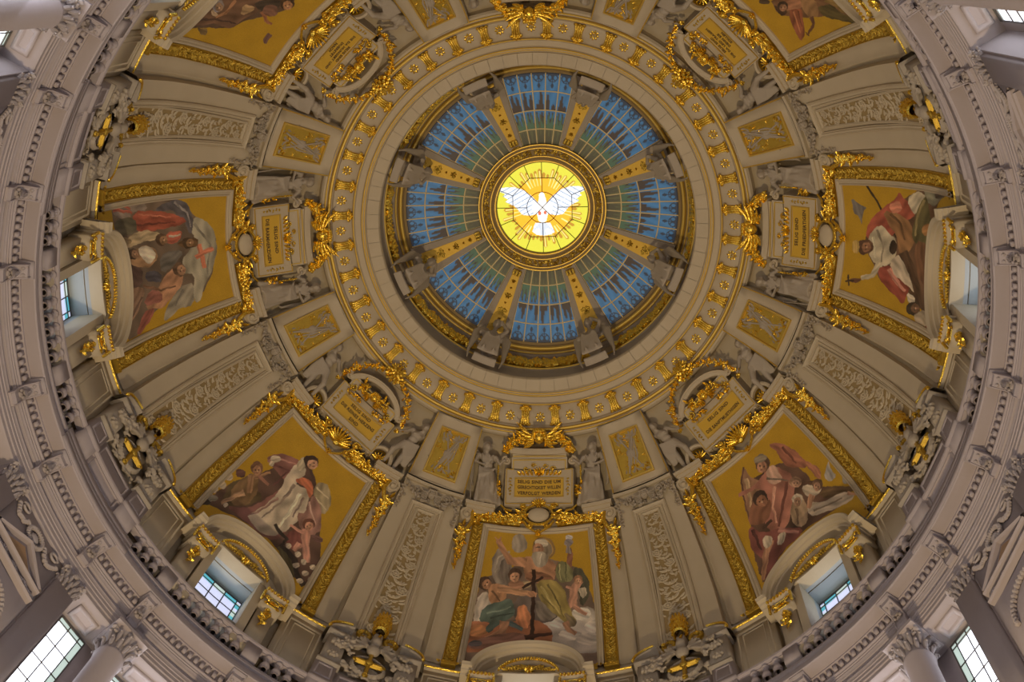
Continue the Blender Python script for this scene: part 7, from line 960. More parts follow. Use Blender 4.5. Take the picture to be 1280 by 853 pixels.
for sg, nm in ((-1, 'left'), (1, 'right')):
    m = MB(); cluster(m, [(sg * .22, U(59.66), .45), (sg * .7, U(59.74), .42), (sg * 1.12, U(59.62), .36), (sg * 1.42, U(59.36), .3)], (.19, .14), 90, .14, 21); 
    m.tube([(sg * .25, U(59.80), .4), (sg * .8, U(59.86), .36), (sg * 1.25, U(59.7), .3), (sg * 1.5, U(59.4), .25)], .035, 6)
    o = single('gilded_garland', m.map(WX), 'gold')
    ring_copies(o, bayplaces('gilded leaf garland curving ' + nm + ' from the cherub over the plaque of the %s', 'garland', nm + ' plaque garlands', EVEN))
    m = MB(); cluster(m, [(sg * .40, U(59.86), .40), (sg * .95, U(59.72), .36), (sg * 1.40, U(59.42), .3), (sg * 1.62, U(59.1), .25), (sg * 1.66, U(58.85), .2)], (.12, .12), 90, .13, 23)
    o = single('gilded_garland', m.map(WX), 'gold')
    ring_copies(o, bayplaces('gilded fruit garland hanging ' + nm + ' from the flower boss above the %s', 'garland', nm + ' boss garlands', ODD))
# ---- oval cartouche below the plaque -----------------------------------------------------------------------
th = Thing('oval_cartouche', WX([(0, U(57.5), 0)])[0])
m = MB(); cy = U(57.55); v, f = ICO[3]; m.add(v * np.array([.44, .34, .16]) + np.array([0, cy, .26]), f); th.part('oval_shield', m.map(WX), 'stone')
m = MB()
el_ = [(.58 * cos(a), cy + .47 * sin(a), .28) for a in np.linspace(0, 2 * pi, 26, endpoint=False)]; m.tube(el_, .06, 6, True)
for sg in (-1, 1):
    spiral(m, (sg * .62, cy + .36, .25), .16, 1.4, sg, .055); spiral(m, (sg * .66, cy - .05, .25), .17, 1.4, -sg, .055); spiral(m, (sg * .36, cy - .55, .22), .13, 1.3, sg, .05, a0=pi / 2)
    m.tube([(sg * .62, cy - .3, .25), (sg * .45, cy - .55, .24), (sg * .2, cy - .72, .22), (0, cy - .86, .2)], [.06, .06, .05, .04], 6)
    for k in range(3): m.leaf((sg * .7, cy + .1 - .25 * k, .22), (0 if sg > 0 else pi) + .3 * (1 - k) * sg, .28, .16, .12)
for k in range(7): m.leaf((0, cy + .36, .28), pi / 2 + (k - 3) * .33, .36, .13, .14)
rosette_blob(m, (0, cy + .42, .34), .14); rosette_blob(m, (0, cy - .80, .24), .13)
for k in range(3): m.leaf((0, cy - .80, .22), -pi / 2 + (k - 1) * .5, .26, .13, .1)
th.part('gilded_scroll_frame', m.map(WX), 'gold')
ring_copies(th.root, bayplaces('pale oval shield in a gilded scroll frame at the top of the %s', 'cartouche', 'oval shields', EVEN))
th = Thing('shell_crest', WX([(0, U(57.5), 0)])[0])
m = MB()
for k in range(11): m.leaf((0, cy - .28, .22), pi / 2 + (k - 5) * .27, .74 - .03 * abs(k - 5), .17, .17, .9)
m.ball((0, cy - .3, .3), (.16, .13, .12), 1); th.part('scallop_shell', m.map(WX), 'gold')
m = MB()
for sg in (-1, 1):
    spiral(m, (sg * .74, cy + .18, .25), .19, 1.4, sg, .06); spiral(m, (sg * .60, cy - .38, .25), .16, 1.4, -sg, .055)
    m.tube([(sg * .74, cy + .05, .25), (sg * .6, cy - .25, .25), (sg * .4, cy - .55, .24), (sg * .2, cy - .72, .22), (0, cy - .86, .2)], [.06, .06, .06, .05, .04], 6)
    for k in range(4): m.leaf((sg * .72, cy + .2 - .22 * k, .22), (0 if sg > 0 else pi) + .3 * (1 - k) * sg, .30, .16, .12)
rosette_blob(m, (0, cy - .80, .24), .14)
th.part('gilded_scrolls', m.map(WX), 'gold')
ring_copies(th.root, bayplaces('gilded scallop shell crest at the top of the frame of the %s', 'shell', 'shell crests', ODD))
# ---- pedestals and statues flanking the plaque ---------------------------------------------------------------
for sg, nm in ((-1, 'left'), (1, 'right')):
    m = MB(); x0, x1 = sg * 1.78, sg * 3.02; a, b_ = min(x0, x1), max(x0, x1)
    m.box(a, b_, U(57.62), U(57.74), -.45, .42, 4).box(a + .05, b_ - .05, U(57.5), U(57.62), 0, .34, 4).box(a + .1, b_ - .1, U(57.38), U(57.5), 0, .26, 4)
    o = single('statue_ledge', m.map(WX), 'stone')
    ring_copies(o, bayplaces('moulded grey ledge under the statue ' + nm + ' of the plaque of the %s', 'ledge', nm + ' statue ledges', ALL8))
    f = wrapfig(figure('robed', sg), 2.75, sg * 2.12, U(57.76), sg * -.02)
    o = single('robed_statue', f, 'stucco', WX([(sg * 2.1, U(57.76), .2)])[0])
    ring_copies(o, bayplaces('grey robed winged stucco figure standing ' + nm + ' of the plaque above the %s', 'statue', nm + ' robed statues', EVEN))
    f = wrapfig(figure('youth', sg), 2.6, sg * 2.16, U(57.76), sg * -.12)
    o = single('nude_statue', f, 'stucco', WX([(sg * 2.1, U(57.76), .2)])[0])
    ring_copies(o, bayplaces('grey nude stucco youth standing ' + nm + ' of the plaque above the %s', 'statue', nm + ' nude statues', ODD))
    # scroll console with gilded drop beside the mosaic frame
    th = Thing('scroll_drop', WX([(sg * 2.9, U(57.3), 0)])[0])
    m = MB(); spiral(m, (sg * 2.92, U(57.28), .05), .27, 1.8, -sg, .08, .18, pi / 2); m.ball((sg * 2.92, U(57.28), .1), (.28, .28, .12), 2); th.part('volute', m.map(WX), 'stone')
    m = MB().tube([(sg * 2.72, U(57.38), .3), (sg * 2.68, U(57.02), .3), (sg * 2.86, U(56.75), .28), (sg * 3.08, U(56.5), .25)], [.06, .09, .08, .06], 7)
    cluster(m, [(sg * 3.08, U(56.75), .15), (sg * 3.12, U(56.3), .15), (sg * 3.28, U(54.95), .1)], (.21, .07), 80, .12, 31)
    th.part('gilded_drop', m.map(WX), 'gold')
    ring_copies(th.root, bayplaces('stone volute with a hanging gilded leaf drop at the ' + nm + ' of the %s', 'ornament', nm + ' scroll drops', ALL8))
    # plain raised strips between frame and rib
    m = MB()
    pth = [FL(sg * 14.1, q) for q in np.linspace(U(50.0), U(57.3), 12)]
    m.sweep(pth, [(.34, 0), (.34, .07), (.28, .07), (.26, .04), (-.26, .04), (-.28, .07), (-.34, .07), (-.34, 0)])
    o = single('side_strip', m.map(WX), 'stone', smooth=False)
    ring_copies(o, bayplaces('plain pale strip running up the ' + nm + ' side of the %s', 'strip', nm + ' side strips', ALL8))

# ================================================================ PIERS
def rinceau(m, y0, y1, wfn, z, R=1.0, seed=3):
    g = np.random.default_rng(seed); y = y0; k = 0
    while y < y1 - .12:
        w = wfn(y); st = w * 1.35; sg = 1 if k % 2 else -1
        spiral(m, (sg * w * .42, y + st * .5, z), w * .44, 1.8, sg, w * .07, .02, pi * (k % 2), .03, 14)
        for q in range(5):
            a = g.uniform(0, 2 * pi); m.leaf((-sg * w * .45 + g.uniform(-.1, .1) * w, y + st * (.15 + .17 * q), z), a, w * .42, w * .2, .05)
        for q in range(6): m.leaf((sg * w * .42, y + st * .5, z), a + q * 1.05, w * .5, w * .18, .05)
        for q in range(8): m.leaf((g.uniform(-.8, .8) * w, y + g.uniform(0, 1) * st, z), g.uniform(0, 6.28), w * .34, w * .16, .045)
        m.ball((0, y + st * .98, z + .02), w * .12, 1); m.leaf((0, y + st * .9, z), pi / 2 + sg * .8, w * .6, w * .25, .05); m.leaf((0, y + st * .9, z), pi / 2 - sg * 1.2, w * .6, w * .25, .05)
        y += st; k += 1
    return m
th = Thing('pier_rib', WX([(0, U(50), 0)])[0])
yr0, yr1 = U(49.2), U(57.72); n = 26
def ribstrip(a0, z0, a1, z1, ya, yb, taper=0):
    P = np.zeros((n, 2, 3))
    for i, y in enumerate(np.linspace(ya, yb, n)):
        P[i, 0] = (*FL(a0, y), z0); P[i, 1] = (*FL(a1, y), z1)
    return P
m = MB(); sec = [(-6.35, 0)] + [(q, .34) for q in np.linspace(-6.35, 6.35, 11)] + [(6.35, 0)]
for (a0, z0), (a1, z1) in zip(sec[:-1], sec[1:]): m.grid(ribstrip(a0, z0, a1, z1, yr0, yr1))
e = FL(6.35, yr1)[0]; m.add([(-e, yr1, 0), (-e, yr1, .34), (e, yr1, .34), (e, yr1, 0)], [(0, 1, 2, 3)])
th.part('rib_body', m.map(WX), 'stone', smooth=False)
m = MB(); ya, yb = U(49.9), U(56.95); L = [FL(-3.05, y) for y in np.linspace(ya, yb, n)]
path = L + [(-x, y) for x, y in L[::-1]]
m.sweep(path, [(.10, .34), (.10, .44), (.05, .48), (0, .44), (-.06, .44), (-.08, .40), (-.10, .44), (-.13, .44), (-.15, .34)])
AR = lambda y: 2.45 + (y - ya) / (yb - ya) * (1.55 - 2.45)
L = [FL(-AR(y) - .1, y) for y in np.linspace(ya, yb - .22, n)]; path = L + [(-x, y) for x, y in L[::-1]]
m.sweep(path, [(.05, .34), (.05, .42), (0, .44), (-.05, .40), (-.06, .34)])
th.part('panel_moulding', m.map(WX), 'stone')
m = MB().sweep([FL(-2.8, y) for y in np.linspace(ya, yb - .1, n)] + [FL(2.8, y) for y in np.linspace(yb - .1, ya, n)], [(.03, .345), (.03, .385), (-.03, .385), (-.03, .345)])
th.part('gold_line', m.map(WX), 'goldline')
wf = lambda y: FL(1.75, y)[0]
P_ = np.zeros((n, 2, 3))
for i, y in enumerate(np.linspace(ya, yb - .25, n)): P_[i, 0] = (*FL(-AR(y), y), .36); P_[i, 1] = (*FL(AR(y), y), .36)
m = MB().grid(P_); g_ = th.part('relief_ground', m.map(WX), 'recess', smooth=False)
m = rinceau(MB(), ya, yb - .3, lambda y: FL(AR(y), y)[0] * 1.15, .37); th.part('scroll_relief', m.map(WX), 'stone', parent=g_)
# upper slab with gilded relief
ys0, ys1 = U(57.88), U(59.80)
def quad(a0, ya_, a1, yb_, z0, z1, k=8):
    m = MB(); V = []; F = []
    for i in range(k + 1):
        y = ya_ + (yb_ - ya_) * i / k; a = a0 + (a1 - a0) * i / k; x = FL(a, y)[0]; V += [(-x, y, z0), (-x, y, z1), (-x * .5, y, z1), (0, y, z1), (x * .5, y, z1), (x, y, z1), (x, y, z0)]
    for i in range(k):
        q = 7 * i
        for j in range(6): F.append((q + j, q + j + 1, q + 8 + j, q + 7 + j))
    for e_ in (0, 7 * k): F += [(e_, e_ + 1, e_ + 5, e_ + 6), (e_ + 1, e_ + 2, e_ + 4, e_ + 5)]
    return m.add(V, F)
th.part('upper_slab', quad(6.3, ys0, 6.45, ys1, -.45, .40).map(WX), 'stone', smooth=False)
for sg in (-1, 1): th.part('gilded_edge', MB().tube([(sg * FL(6.3 + (y - ys0) / (ys1 - ys0) * .15, y)[0], y, .40) for y in np.linspace(ys0 + .02, ys1, 8)], .028, 5).map(WX), 'goldline')
yg0, yg1 = U(58.18), U(59.50)
xg0, xg1 = FL(3.4, yg0)[0], FL(3.55, yg1)[0]
m = MB().sweep([(-xg0, yg0), (xg0, yg0), (xg1, yg1), (-xg1, yg1)], [(-.08, .40), (-.07, .47), (-.01, .48), (.02, .40)], True)
fr = th.part('gilded_frame', m.map(WX), 'goldline')
m = MB().add([(-xg0, yg0, .405), (xg0, yg0, .405), (xg1, yg1, .405), (-xg1, yg1, .405)], [(0, 1, 2, 3)]); th.part('gilded_ground', m.map(WX), 'oldgold', parent=fr, smooth=False)
m = MB(); g = np.random.default_rng(4); cx = .5 * (xg0 + xg1)
for k in range(110):
    x = g.uniform(-1, 1) * cx * .78; y = g.uniform(yg0 + .12, yg1 - .12); m.leaf((x, y, .41), g.uniform(0, 6.28), g.uniform(.16, .30), .10, .07)
limb(m, [(-.3, yg0 + .2, .46), (.28, yg1 - .3, .48)], [.04, .04]); limb(m, [(.3, yg0 + .3, .46), (-.25, yg1 - .25, .48)], [.035, .035]); m.ball((0, (yg0 + yg1) / 2, .46), (.2, .24, .1), 2)
for k in range(4): m.tube([(-.25 + .12 * k, yg0 + .5, .46), (-.1 + .12 * k, yg0 + .9, .49), (.15 + .05 * k, yg1 - .4, .46)], [.03, .045, .02], 6)
th.part('trophy_relief', m.map(WX), 'stucco', parent=fr)
m = MB()
for k in range(40): m.leaf((g.uniform(-1, 1) * cx * .85, g.uniform(yg0 + .1, yg1 - .12), .44), g.uniform(0, 6.28), .16, .08, .07)
th.part('gilded_leaves', m.map(WX), 'gold', parent=fr, stuff=True)
# head piece: cherub head and swags
m = MB(); yh = U(57.42); cherub(m, (0, yh, .46), .21, True, 1.6, -.3)
for sg in (-1, 1):
    cluster(m, [(sg * .18, yh - .28, .36), (sg * .5, yh - .34, .40), (sg * .85, yh - .1, .38), (sg * 1.0, yh + .12, .36)], (.15, .11), 34, .14, 41)
    spiral(m, (sg * .62, yh + .12, .36), .16, 1.3, sg, .045)
    cluster(m, [(sg * 1.12, U(57.62), .34), (sg * 1.18, U(57.1), .34), (sg * 1.22, U(56.5), .34)], (.11, .07), 26, .11, 44)
th.part('cherub_swag', m.map(WX), 'stucco')
m = MB().box(-1.27, 1.27, U(57.70), U(57.80), -.45, .50, 8); th.part('top_moulding', m.map(WX), 'stone')
ring_copies(th.root, [(t, 'pale rib with scrollwork panel, swag and gilded relief ' + between(t), 'rib', 'dome ribs') for t in PIERS])

# ---- big stucco trophies with gilded cross at the rib feet ---------------------------------------------
f0 = lambda V: WC(V, 14.5)
th = Thing('trophy_cartouche', WC([(0, 46.4, .3)], 14.5)[0])
m = MB()
for sg in (-1, 1):
    a, b_ = sorted((sg * .95, sg * 1.72)); m.box(a, b_, 46.5, 48.55, -.2, .52, 3, .04)
    a, b_ = sorted((sg * .9, sg * 1.80)); m.box(a, b_, 48.5, 48.68, -.2, .66, 3); m.box(a, b_, 46.35, 46.5, -.2, .62, 3)
    arc = [(sg * (1.80 - 1.15 * (1 - cos(u))), 48.70 + .78 * sin(u)) for u in np.linspace(0, pi * .42, 10)]
    m.sweep(arc[::-1] if sg < 0 else arc, [(-.12 * sg * sg, 0), (-.12, .50), (-.04, .58), (.02, .66), (.08, .62), (.10, 0)][::1])
m.box(-1.0, 1.0, 46.35, 48.2, -.2, .18, 4)
m.box(-1.1, 1.1, 48.2, 49.6, -.3, .10, 4)
th.part('body', m.map(f0), 'stucco', smooth=False)
for sg in (-1, 1):
    m = MB(); arc = [(sg * (1.84 - 1.15 * (1 - cos(u))), 48.82 + .80 * sin(u)) for u in np.linspace(0, pi * .40, 10)]
    m.tube([(x, y, .62) for x, y in arc], .05, 6); m.ball((sg * 1.82, 48.80, .64), (.09, .08, .08), 1)
    m.ball((sg * .66, 49.40, .60), (.10, .10, .10), 1)
    th.part('gilded_edge', m.map(f0), 'gold')
m = MB(); g = np.random.default_rng(8)
for k in range(30): a = 2 * pi * k / 30; m.leaf((.62 * cos(a), 47.45 + .66 * sin(a), .38), a + pi / 2 + .5, .22, .13, .14); m.ball((.62 * cos(a), 47.45 + .66 * sin(a), .36), .08, 1)
m.ball((0, 47.45, .22), (.5, .54, .16), 2)
for sg in (-1, 1):
    spiral(m, (sg * .72, 48.42, .45), .26, 1.5, sg, .085, .05, pi / 2); spiral(m, (sg * .45, 49.0, .45), .22, 1.4, -sg, .08, .05)
    spiral(m, (sg * .88, 47.0, .4), .2, 1.4, sg, .07, .05)
    for q in range(6): limb(m, [(sg * (.15 + .1 * q), 48.75 - .03 * q, .5), (sg * (.45 + .08 * q), 48.35 - .07 * q, .62), (sg * (.95 + .04 * q), 48.62 - .18 * q, .55)], [.05, .07, .04], 6)
    rosette_blob(m, (sg * 1.32, 47.95, .50), .27, 7, h=.14); rosette_blob(m, (sg * 1.32, 47.1, .50), .24, 6, h=.12)
    cluster(m, [(sg * 1.2, 48.45, .55), (sg * .9, 48.0, .5), (sg * .8, 47.4, .42)], (.2, .14), 26, .16, 51)
    for q in range(4): m.leaf((sg * .25, 48.6, .5), pi / 2 + sg * (-.5 - .35 * q), .55, .2, .2)
    cluster(m, [(sg * .75, 46.75, .2), (0, 46.6, .25)], (.16, .16), 14, .14, 55)
m.ball((0, 48.45, .55), (.26, .3, .2), 2); m.box(-.2, .2, 48.6, 49.75, .3, .62, 2, .1)
m.ball((0, 49.1, .6), (.2, .28, .16), 2)
org = organic(m, .035, 1)
th.part('stucco_ornament', org.map(f0), 'stucco')
m = MB(); m.box(-.085, .085, 46.70, 48.25, .42, .56, 1, .2); m.box(-.52, .52, 47.48, 47.66, .42, .56, 2, .2)
for x, y in ((0, 48.25), (0, 46.72), (-.52, 47.57), (.52, 47.57)): m.ball((x, y, .48), (.13, .12, .08), 1)
m.ball((0, 47.57, .54), (.16, .16, .08), 2)
th.part('gilded_cross', m.map(f0), 'oldgold')
m = MB(); m.lathe([(.20, 49.75), (.27, 49.82), (.25, 49.95), (.20, 50.0), (.30, 50.1), (.34, 50.25), (.30, 50.4), (.22, 50.45), (.31, 50.55), (.32, 50.72), (.26, 50.86), (.18, 50.92), (.20, 51.02), (.17, 51.16), (.08, 51.26), (.03, 51.3)], (0, 0, .62), 16)
for lv, R in ((49.95, .28), (50.42, .33), (50.88, .27)):
    for k in range(12): a = 2 * pi * k / 12; m.ball((R * cos(a), lv, .62 + R * sin(a)), (.06, .08, .06), 1); m.leaf((R * cos(a), lv + .02, .62 + R * sin(a)), pi / 2, .11, .1, .05)
m.ball((0, 51.36, .62), .07, 1)
th.part('gilded_tiara', m.map(f0), 'gold')
for sg in (-1, 1):
    m = MB()
    for k in range(14): a = 2 * pi * k / 14; m.ball((sg * .52 + .22 * cos(a), 49.72 + .26 * sin(a), .36), (.10, .10, .10), 1)
    m.ball((sg * .52, 49.72, .25), (.22, .26, .10), 1)
    th.part('dark_wreath', m.map(f0), 'oldgold')
m = MB()
for sg in (-1, 1): 
    for k in range(5): m.ball((sg * 0 + (k - 2) * .03, 49.0 + .14 * k, .66), (.07, .06, .05), 1)
th.part('gilded_stem', m.map(f0), 'gold')
ring_copies(th.root, [(t, 'large grey stucco trophy with gilded cross and tiara ' + between(t), 'cartouche', 'rib-foot trophies') for t in PIERS])

# ================================================================ WINDOW AEDICULES
th = Thing('window_aedicule', WC([(0, 45.3, .4)], 14.5)[0])
def arcp(rx, ry, cy, a0=0.0, a1=pi, n=26): return [(rx * cos(a), cy + ry * sin(a)) for a in np.linspace(a1, a0, n)]
m = MB(); path = [(-2.45, 48.42), (-1.98, 48.42)] + arcp(1.90, 2.1, 48.42, .1, pi - .1, 28) + [(1.98, 48.42), (2.45, 48.42)]
m.sweep(path, [(-.03, .0), (-.03, .60), (.03, .64), (.04, .76), (.10, .80), (.12, .92), (.20, .96), (.24, 1.0), (.28, .97), (.30, .0)])
th.part('arched_cornice', m.map(f0), 'stone')
m = MB(); outer = arcp(1.32, 1.74, 48.42); inner = arcp(.98, .70, 49.15); n2 = len(outer)
V = [(x, y, .55) for x, y in outer] + [(x, y, .52) for x, y in inner] + [(x, y, .46) for x, y in inner]
m.add(V, [(i, i + 1, n2 + i + 1, n2 + i) for i in range(n2 - 1)] + [(n2 + i, n2 + i + 1, 2 * n2 + i + 1, 2 * n2 + i) for i in range(n2 - 1)])
V = [(x, y, .55) for x, y in outer] + [(x, y, .0) for x, y in outer]; m.add(V, [(i, i + 1, n2 + i + 1, n2 + i) for i in range(n2 - 1)])
V = [(1.92 * .985 * cos(a), 48.42 + 2.07 * sin(a), .30) for a in np.linspace(pi, 0, n2)] + [(x, y, .30) for x, y in outer]; m.add(V, [(i, i + 1, n2 + i + 1, n2 + i) for i in range(n2 - 1)])
m.box(-1.25, 1.25, 49.06, 49.16, .05, .49, 6)
for sg in (-1, 1):
    a, b_ = sorted((sg * .93, sg * 1.25)); m.box(a, b_, 44.6, 49.1, -.4, .40, 2)
th.part('window_surround', m.map(f0), 'stone')
m = MB(); ti = arcp(.98, .70, 49.15); k = len(ti); m.add([(0, 49.3, .465)] + [(x, y, .465) for x, y in ti], [(0, i, i + 1) for i in range(1, k)])
ty = th.part('tympanum', m.map(f0), 'recess', smooth=False)
g = np.random.default_rng(12)
for sg in (-1, 1):
    m = MB()
    for q in range(7): u = q / 6; m.leaf((sg * (.12 + .7 * u), 49.36 + .28 * (1 - u), .47), (0 if sg > 0 else pi) + g.uniform(-.6, .6), .22, .11, .09); m.ball((sg * (.2 + .6 * u), 49.34 + .12 * (1 - u), .50), .05, 1)
    spiral(m, (sg * .38, 49.52, .48), .12, 1.2, sg, .03)
    th.part('tympanum_relief', m.map(f0), 'oldgold', parent=ty)
m = MB(); rosette_blob(m, (0, 49.26, .52), .17, 7, h=.12)
for q in range(5): m.leaf((0, 49.3, .5), pi / 2 + (q - 2) * .6, .26, .12, .1)
th.part('gilded_keystone', m.map(f0), 'gold')
m = MB()
for x, y in arcp(1.2, 1.66, 48.42, .45, pi - .45, 26): m.ball((x, y, .62), (.055, .055, .07), 1)
m.tube([(x, y, .57) for x, y in arcp(1.2, 1.66, 48.42, .4, pi - .4, 30)], .025, 5)
th.part('gilded_beading', m.map(f0), 'gold')
for sg in (-1, 1):
    cx = sg * 1.66
    m = MB().box(cx - .42, cx + .42, 47.55, 48.20, -.1, .62, 3).box(cx - .48, cx + .48, 48.2, 48.40, -.1, .80, 3).box(cx - .34, cx + .34, 44.6, 47.55, -.1, .34, 3)
    p_ = th.part('pilaster', m.map(f0), 'stone', smooth=False)
    m = MB()
    for k in range(7): m.ball((cx - .42 + .14 * k, 48.24, .82), .075, 1)
    for q in (-1, 1):
        for k in range(5): m.ball((cx + q * .46, 48.20 - .15 * k, .70), (.065, .07, .07), 1)
        spiral(m, (cx + q * .28, 47.95, .62), .12, 1.2, q, .035); m.leaf((cx + q * .2, 47.7, .62), -pi / 2 + q * .5, .26, .14, .1)
    for k in range(5): m.leaf((cx, 47.85, .62), -pi / 2 + (k - 2) * .55, .26, .11, .12)
    cluster(m, [(cx, 47.5, .36), (cx, 46.5, .34)], (.2, .12), 22, .12, 61)
    for k in range(2): m.tube([(cx - .24, 47.62 + .5 * k, .63), (cx + .24, 47.62 + .5 * k, .63)], .03, 5)
    th.part('gilded_capital', m.map(f0), 'gold', parent=p_)
ring_copies(th.root, bayplaces('arched grey and gold window surround cutting into the bottom of the %s', 'window surround', 'window surrounds', BAYS))
# ---- windows behind the gallery ------------------------------------------------------------------------------
th = Thing('window_1', WC([(0, 45.5, -.7)], 14.5)[0]); R = 15.25
def pn(x0, x1, h0, h1, mt): th.part('glass_pane', MB().add([(x0, h0, -.75), (x1, h0, -.75), (x1, h1, -.75), (x0, h1, -.75)], [(0, 1, 2, 3)]).map(f0), mt, smooth=False)
cx_ = [-.93, -.74, -.25, .25, .74, .93]; ry = [49.12, 48.82, 48.20, 47.58, 46.96, 46.34, 45.75]
for i in range(5):
    for j in range(6):
        if i in (0, 4):
            k = 3
            for q in range(k): pn(cx_[i], cx_[i + 1], ry[j + 1] + (ry[j] - ry[j + 1]) * q / k, ry[j + 1] + (ry[j] - ry[j + 1]) * (q + 1) / k, ('tealglass', 'paleglass', 'smallglass')[(q + j) % 3])
        else: pn(cx_[i], cx_[i + 1], ry[j + 1], ry[j], 'tealglass' if (j == 0 and i != 2) else ('paleglass' if j == 0 else 'smallglass'))
for x in cx_: th.part('glazing_bar', MB().tube([(x, 45.75, -.71), (x, 49.12, -.71)], .022, 4).map(f0), 'dark')
for h in ry: th.part('glazing_bar', MB().tube([(x, h, -.71) for x in (-.93, 0, .93)], .020, 4).map(f0), 'dark')
m = MB()
for x in (-.935, .935): m.add([(x, 44.6, .38), (x, 49.1, .38), (x, 49.2, -.78), (x, 44.6, -.78)], [(0, 1, 2, 3)])
m.add([(-.935, 49.08, .42), (0, 49.08, .42), (0, 49.10, -.1), (-.935, 49.10, -.1)], [(0, 1, 2, 3)]).add([(0, 49.08, .42), (.935, 49.08, .42), (.935, 49.10, -.1), (0, 49.10, -.1)], [(0, 1, 2, 3)])
m.add([(-.935, 49.10, -.1), (.935, 49.10, -.1), (.935, 49.16, -.12), (-.935, 49.16, -.12)], [(0, 1, 2, 3)]); m.add([(-.935, 49.16, -.12), (.935, 49.16, -.12), (.935, 49.2, -.78), (-.935, 49.2, -.78)], [(0, 1, 2, 3)])
m.box(-.935, .935, 44.6, 45.75, -.8, .30, 2)
th.part('window_reveal', m.map(f0), 'reveal', smooth=False)
for q, o in enumerate(ring_copies(th.root, [(t, 'small leaded window with teal border panes under the %s' % SHORT[BAY[t]]) for t in BAYS])):
    o.name = 'window_%d' % (q + 1); o['kind'] = 'structure'
# daylight entering through those small windows
for t in BAYS:
    a = radians(t); lamp('window_daylight', 'AREA', (15.0 * sin(a), 15.0 * cos(a), 47.9), (12 * sin(a), 12 * cos(a), 48.3), 10, (0.72, 0.86, 1.0), 1.5, 'RECTANGLE', 2.0)

# ---- attic panels with gilded ledge ---------------------------------------------------------------------------
for sg, nm in ((-1, 'left'), (1, 'right')):
    th = Thing('attic_panel', WC([(sg * 3.1, 45.2, .05)], 14.5)[0])
    a, b_ = sorted((sg * 2.32, sg * 3.98)); m = MB().box(a, b_, 44.6, 49.25, -.5, .05, 5).box(a, b_, 49.25, 49.42, -.3, .16, 5).box(a, b_, 49.42, 49.62, -.3, .08, 5)
    m.sweep([(a + .22, 45.4), (b_ - .22, 45.4), (b_ - .22, 48.9), (a + .22, 48.9)], [(-.06, .05), (-.04, .10), (0, .10), (.03, .05)], True)
    m.sweep([(a + .42, 45.6), (b_ - .42, 45.6), (b_ - .42, 48.7), (a + .42, 48.7)], [(-.04, .05), (-.02, .09), (0, .09), (.02, .05)], True)
    th.part('panel', m.map(f0), 'stone', smooth=False)
    th.part('gilded_ledge', MB().tube([(x, 49.36, .17) for x in np.linspace(a, b_, 6)], .05, 6).map(f0), 'gold')
    ring_copies(th.root, bayplaces('grey attic panel with gilded ledge, ' + nm + ' of the small window under the %s', 'panel', nm + ' attic panels', BAYS))
# ---- balustrade ------------------------------------------------------------------------------------------------
def Wb(V): V = np.asarray(V, float); return np.stack([V[:, 0], 14.16 - V[:, 2], V[:, 1]], 1)
m = MB().lathe([(.15, 44.15), (.15, 44.2), (.08, 44.24), (.15, 44.34), (.17, 44.44), (.13, 44.58), (.075, 44.72), (.10, 44.78), (.08, 44.84), (.15, 44.92), (.15, 44.99)], n=10).map(Wb)
o = single('baluster', m, 'drum')
ring_copies(o, [(t + sg * q, 'turned stone gallery baluster, %s one %s of the axis of the %s' % (ORD[i], nm, SHORT[BAY[t]]), 'baluster', 'gallery balusters') for t in BAYS for sg, nm in ((-1, 'left'), (1, 'right')) for i, q in enumerate((1.67, 3.34, 5.01, 9.75, 11.4, 13.05))] + [(t, 'turned stone gallery baluster exactly on the axis of the %s' % SHORT[BAY[t]], 'baluster', 'gallery balusters') for t in BAYS])
m = MB().box(-.28, .28, 44.1, 45.0, -.05, .38, 2).map(lambda V: WC(V, 14.4))
for sg, nm in ((-1, 'left'), (1, 'right')):
    o = single('balustrade_block', m, 'drum', smooth=False)
    ring_copies(o, [(t + sg * 7.35, 'plain square block between gallery balusters, ' + nm + ' below the %s' % SHORT[BAY[t]], 'block', nm + ' balustrade blocks') for t in BAYS])
th = Thing('gallery_pedestal', WC([(0, 44.1, .3)], 14.5)[0])
m = MB()
for sg in (-1, 1):
    a, b_ = sorted((sg * .98, sg * 1.80)); m.box(a, b_, 44.0, 46.35, -.2, .50, 3).box(a - .04, b_ + .04, 45.02, 45.28, -.2, .58, 3)
    m.sweep([(a + .15, 45.45), (b_ - .15, 45.45), (b_ - .15, 46.2), (a + .15, 46.2)], [(-.05, .5), (-.02, .54), (.02, .54), (.03, .5)], True)
m.box(-1.0, 1.0, 44.0, 46.35, -.2, .36, 4)
m.sweep([(-.8, 44.3), (.8, 44.3), (.8, 46.1), (-.8, 46.1)], [(-.05, .36), (-.02, .42), (.02, .42), (.03, .36)], True)
th.part('pedestal', m.map(f0), 'drum', smooth=False)
ring_copies(th.root, [(t, 'stepped gallery pedestal under the stucco trophy ' + between(t), 'pedestal', 'gallery pedestals') for t in PIERS])
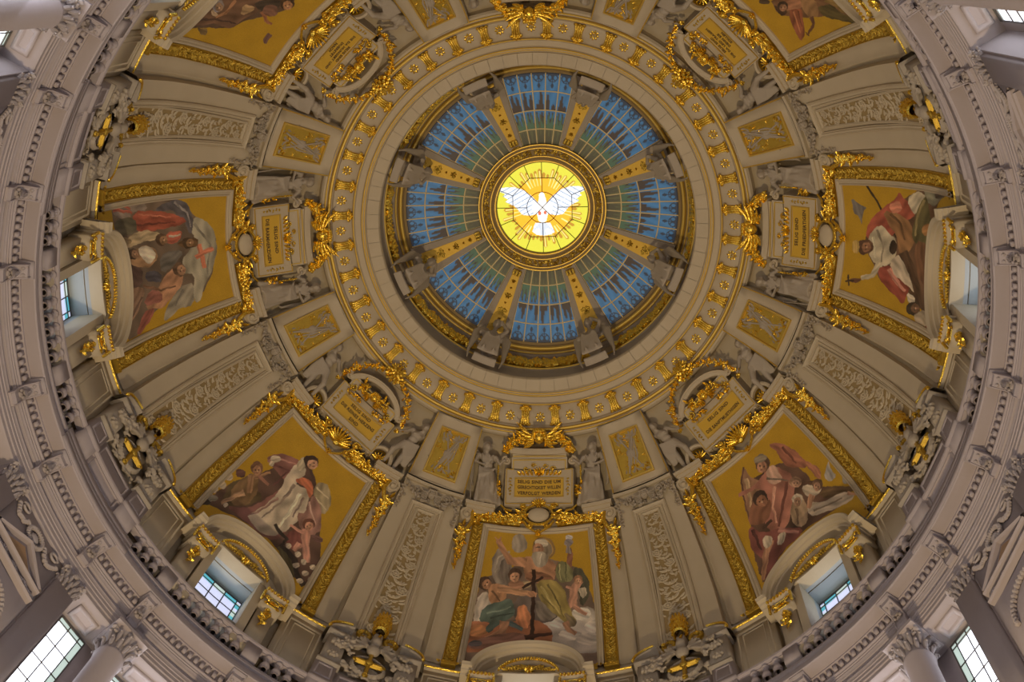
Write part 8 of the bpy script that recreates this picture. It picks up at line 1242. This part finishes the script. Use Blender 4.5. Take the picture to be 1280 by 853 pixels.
# cornice breaks on the pier axes: the projecting cornice pieces
m = MB(); 
for (z0, z1, y0, y1) in ((.4, .54, 43.62, 43.98), (.4, .60, 43.0, 43.36), (.4, .57, 43.36, 43.62)): m.box(-2.15, 2.15, y0, y1, z0, z1, 10)
o = single('cornice_break', m.map(f0), 'drum', smooth=False)
ring_copies(o, [(t, 'slightly projecting length of the drum cornice ' + between(t), 'cornice', 'cornice breaks') for t in PIERS])
# ---- carved brackets under the cornice --------------------------------------------------------------------------
th = Thing('cornice_bracket', WC([(0, 42.0, 0)], 14.6)[0]); f6 = lambda V: WC(V, 14.6)
prof = [(0, 41.72), (.08, 41.72), (.16, 41.84), (.14, 42.02), (.12, 42.2), (.20, 42.42), (.42, 42.56), (.56, 42.66), (.56, 42.86), (0, 42.86)]
m = MB(); V = []; k = len(prof)
for x in (-.21, .21): V += [(x, y, z) for z, y in prof]
m.add(V, [(i, (i + 1) % k, k + (i + 1) % k, k + i) for i in range(k)])
for s_ in (0, k): m.add([V[s_ + i] for i in range(k)] + [(V[s_][0], 42.3, .06)], [(i, (i + 1) % k, k) for i in range(k)])
for x in (-.2, .2): m.tube([(x, y, z + .01) for z, y in prof[1:9]], .028, 5)
th.part('scroll_body', m.map(f6), 'drum')
m = MB()
for q in range(3): m.ball((0, 42.52 - .16 * q, .34 - .10 * q), (.11, .09, .09), 1); 
for q in (-1, 1): m.ball((q * .1, 42.6, .44), (.07, .08, .08), 1); m.ball((q * .11, 42.25, .2), (.07, .09, .07), 1)
m.leaf((0, 42.45, .3), -pi / 2, .5, .26, .16)
th.part('leaf_front', m.map(f6), 'drumstucco')
th.part('cap_slab', MB().box(-.27, .27, 42.84, 43.0, 0, .66, 2).map(f6), 'drum', smooth=False)
vb = [t for t in BAYS]; pl = []
for t in vb:
    for q, nm in ((-7.25, 'left'), (7.25, 'right')): pl.append((t + q, 'carved scroll bracket under the drum cornice, %s of the axis of the %s' % (nm, SHORT[BAY[t]]), 'bracket', 'cornice brackets'))
for t in PIERS:
    for q, nm in ((-5.8, 'left'), (5.8, 'right')): pl.append((t + q, 'cornice scroll bracket, %s one on the pier %s' % (nm, between(t)), 'bracket', 'cornice brackets'))
ring_copies(th.root, pl)
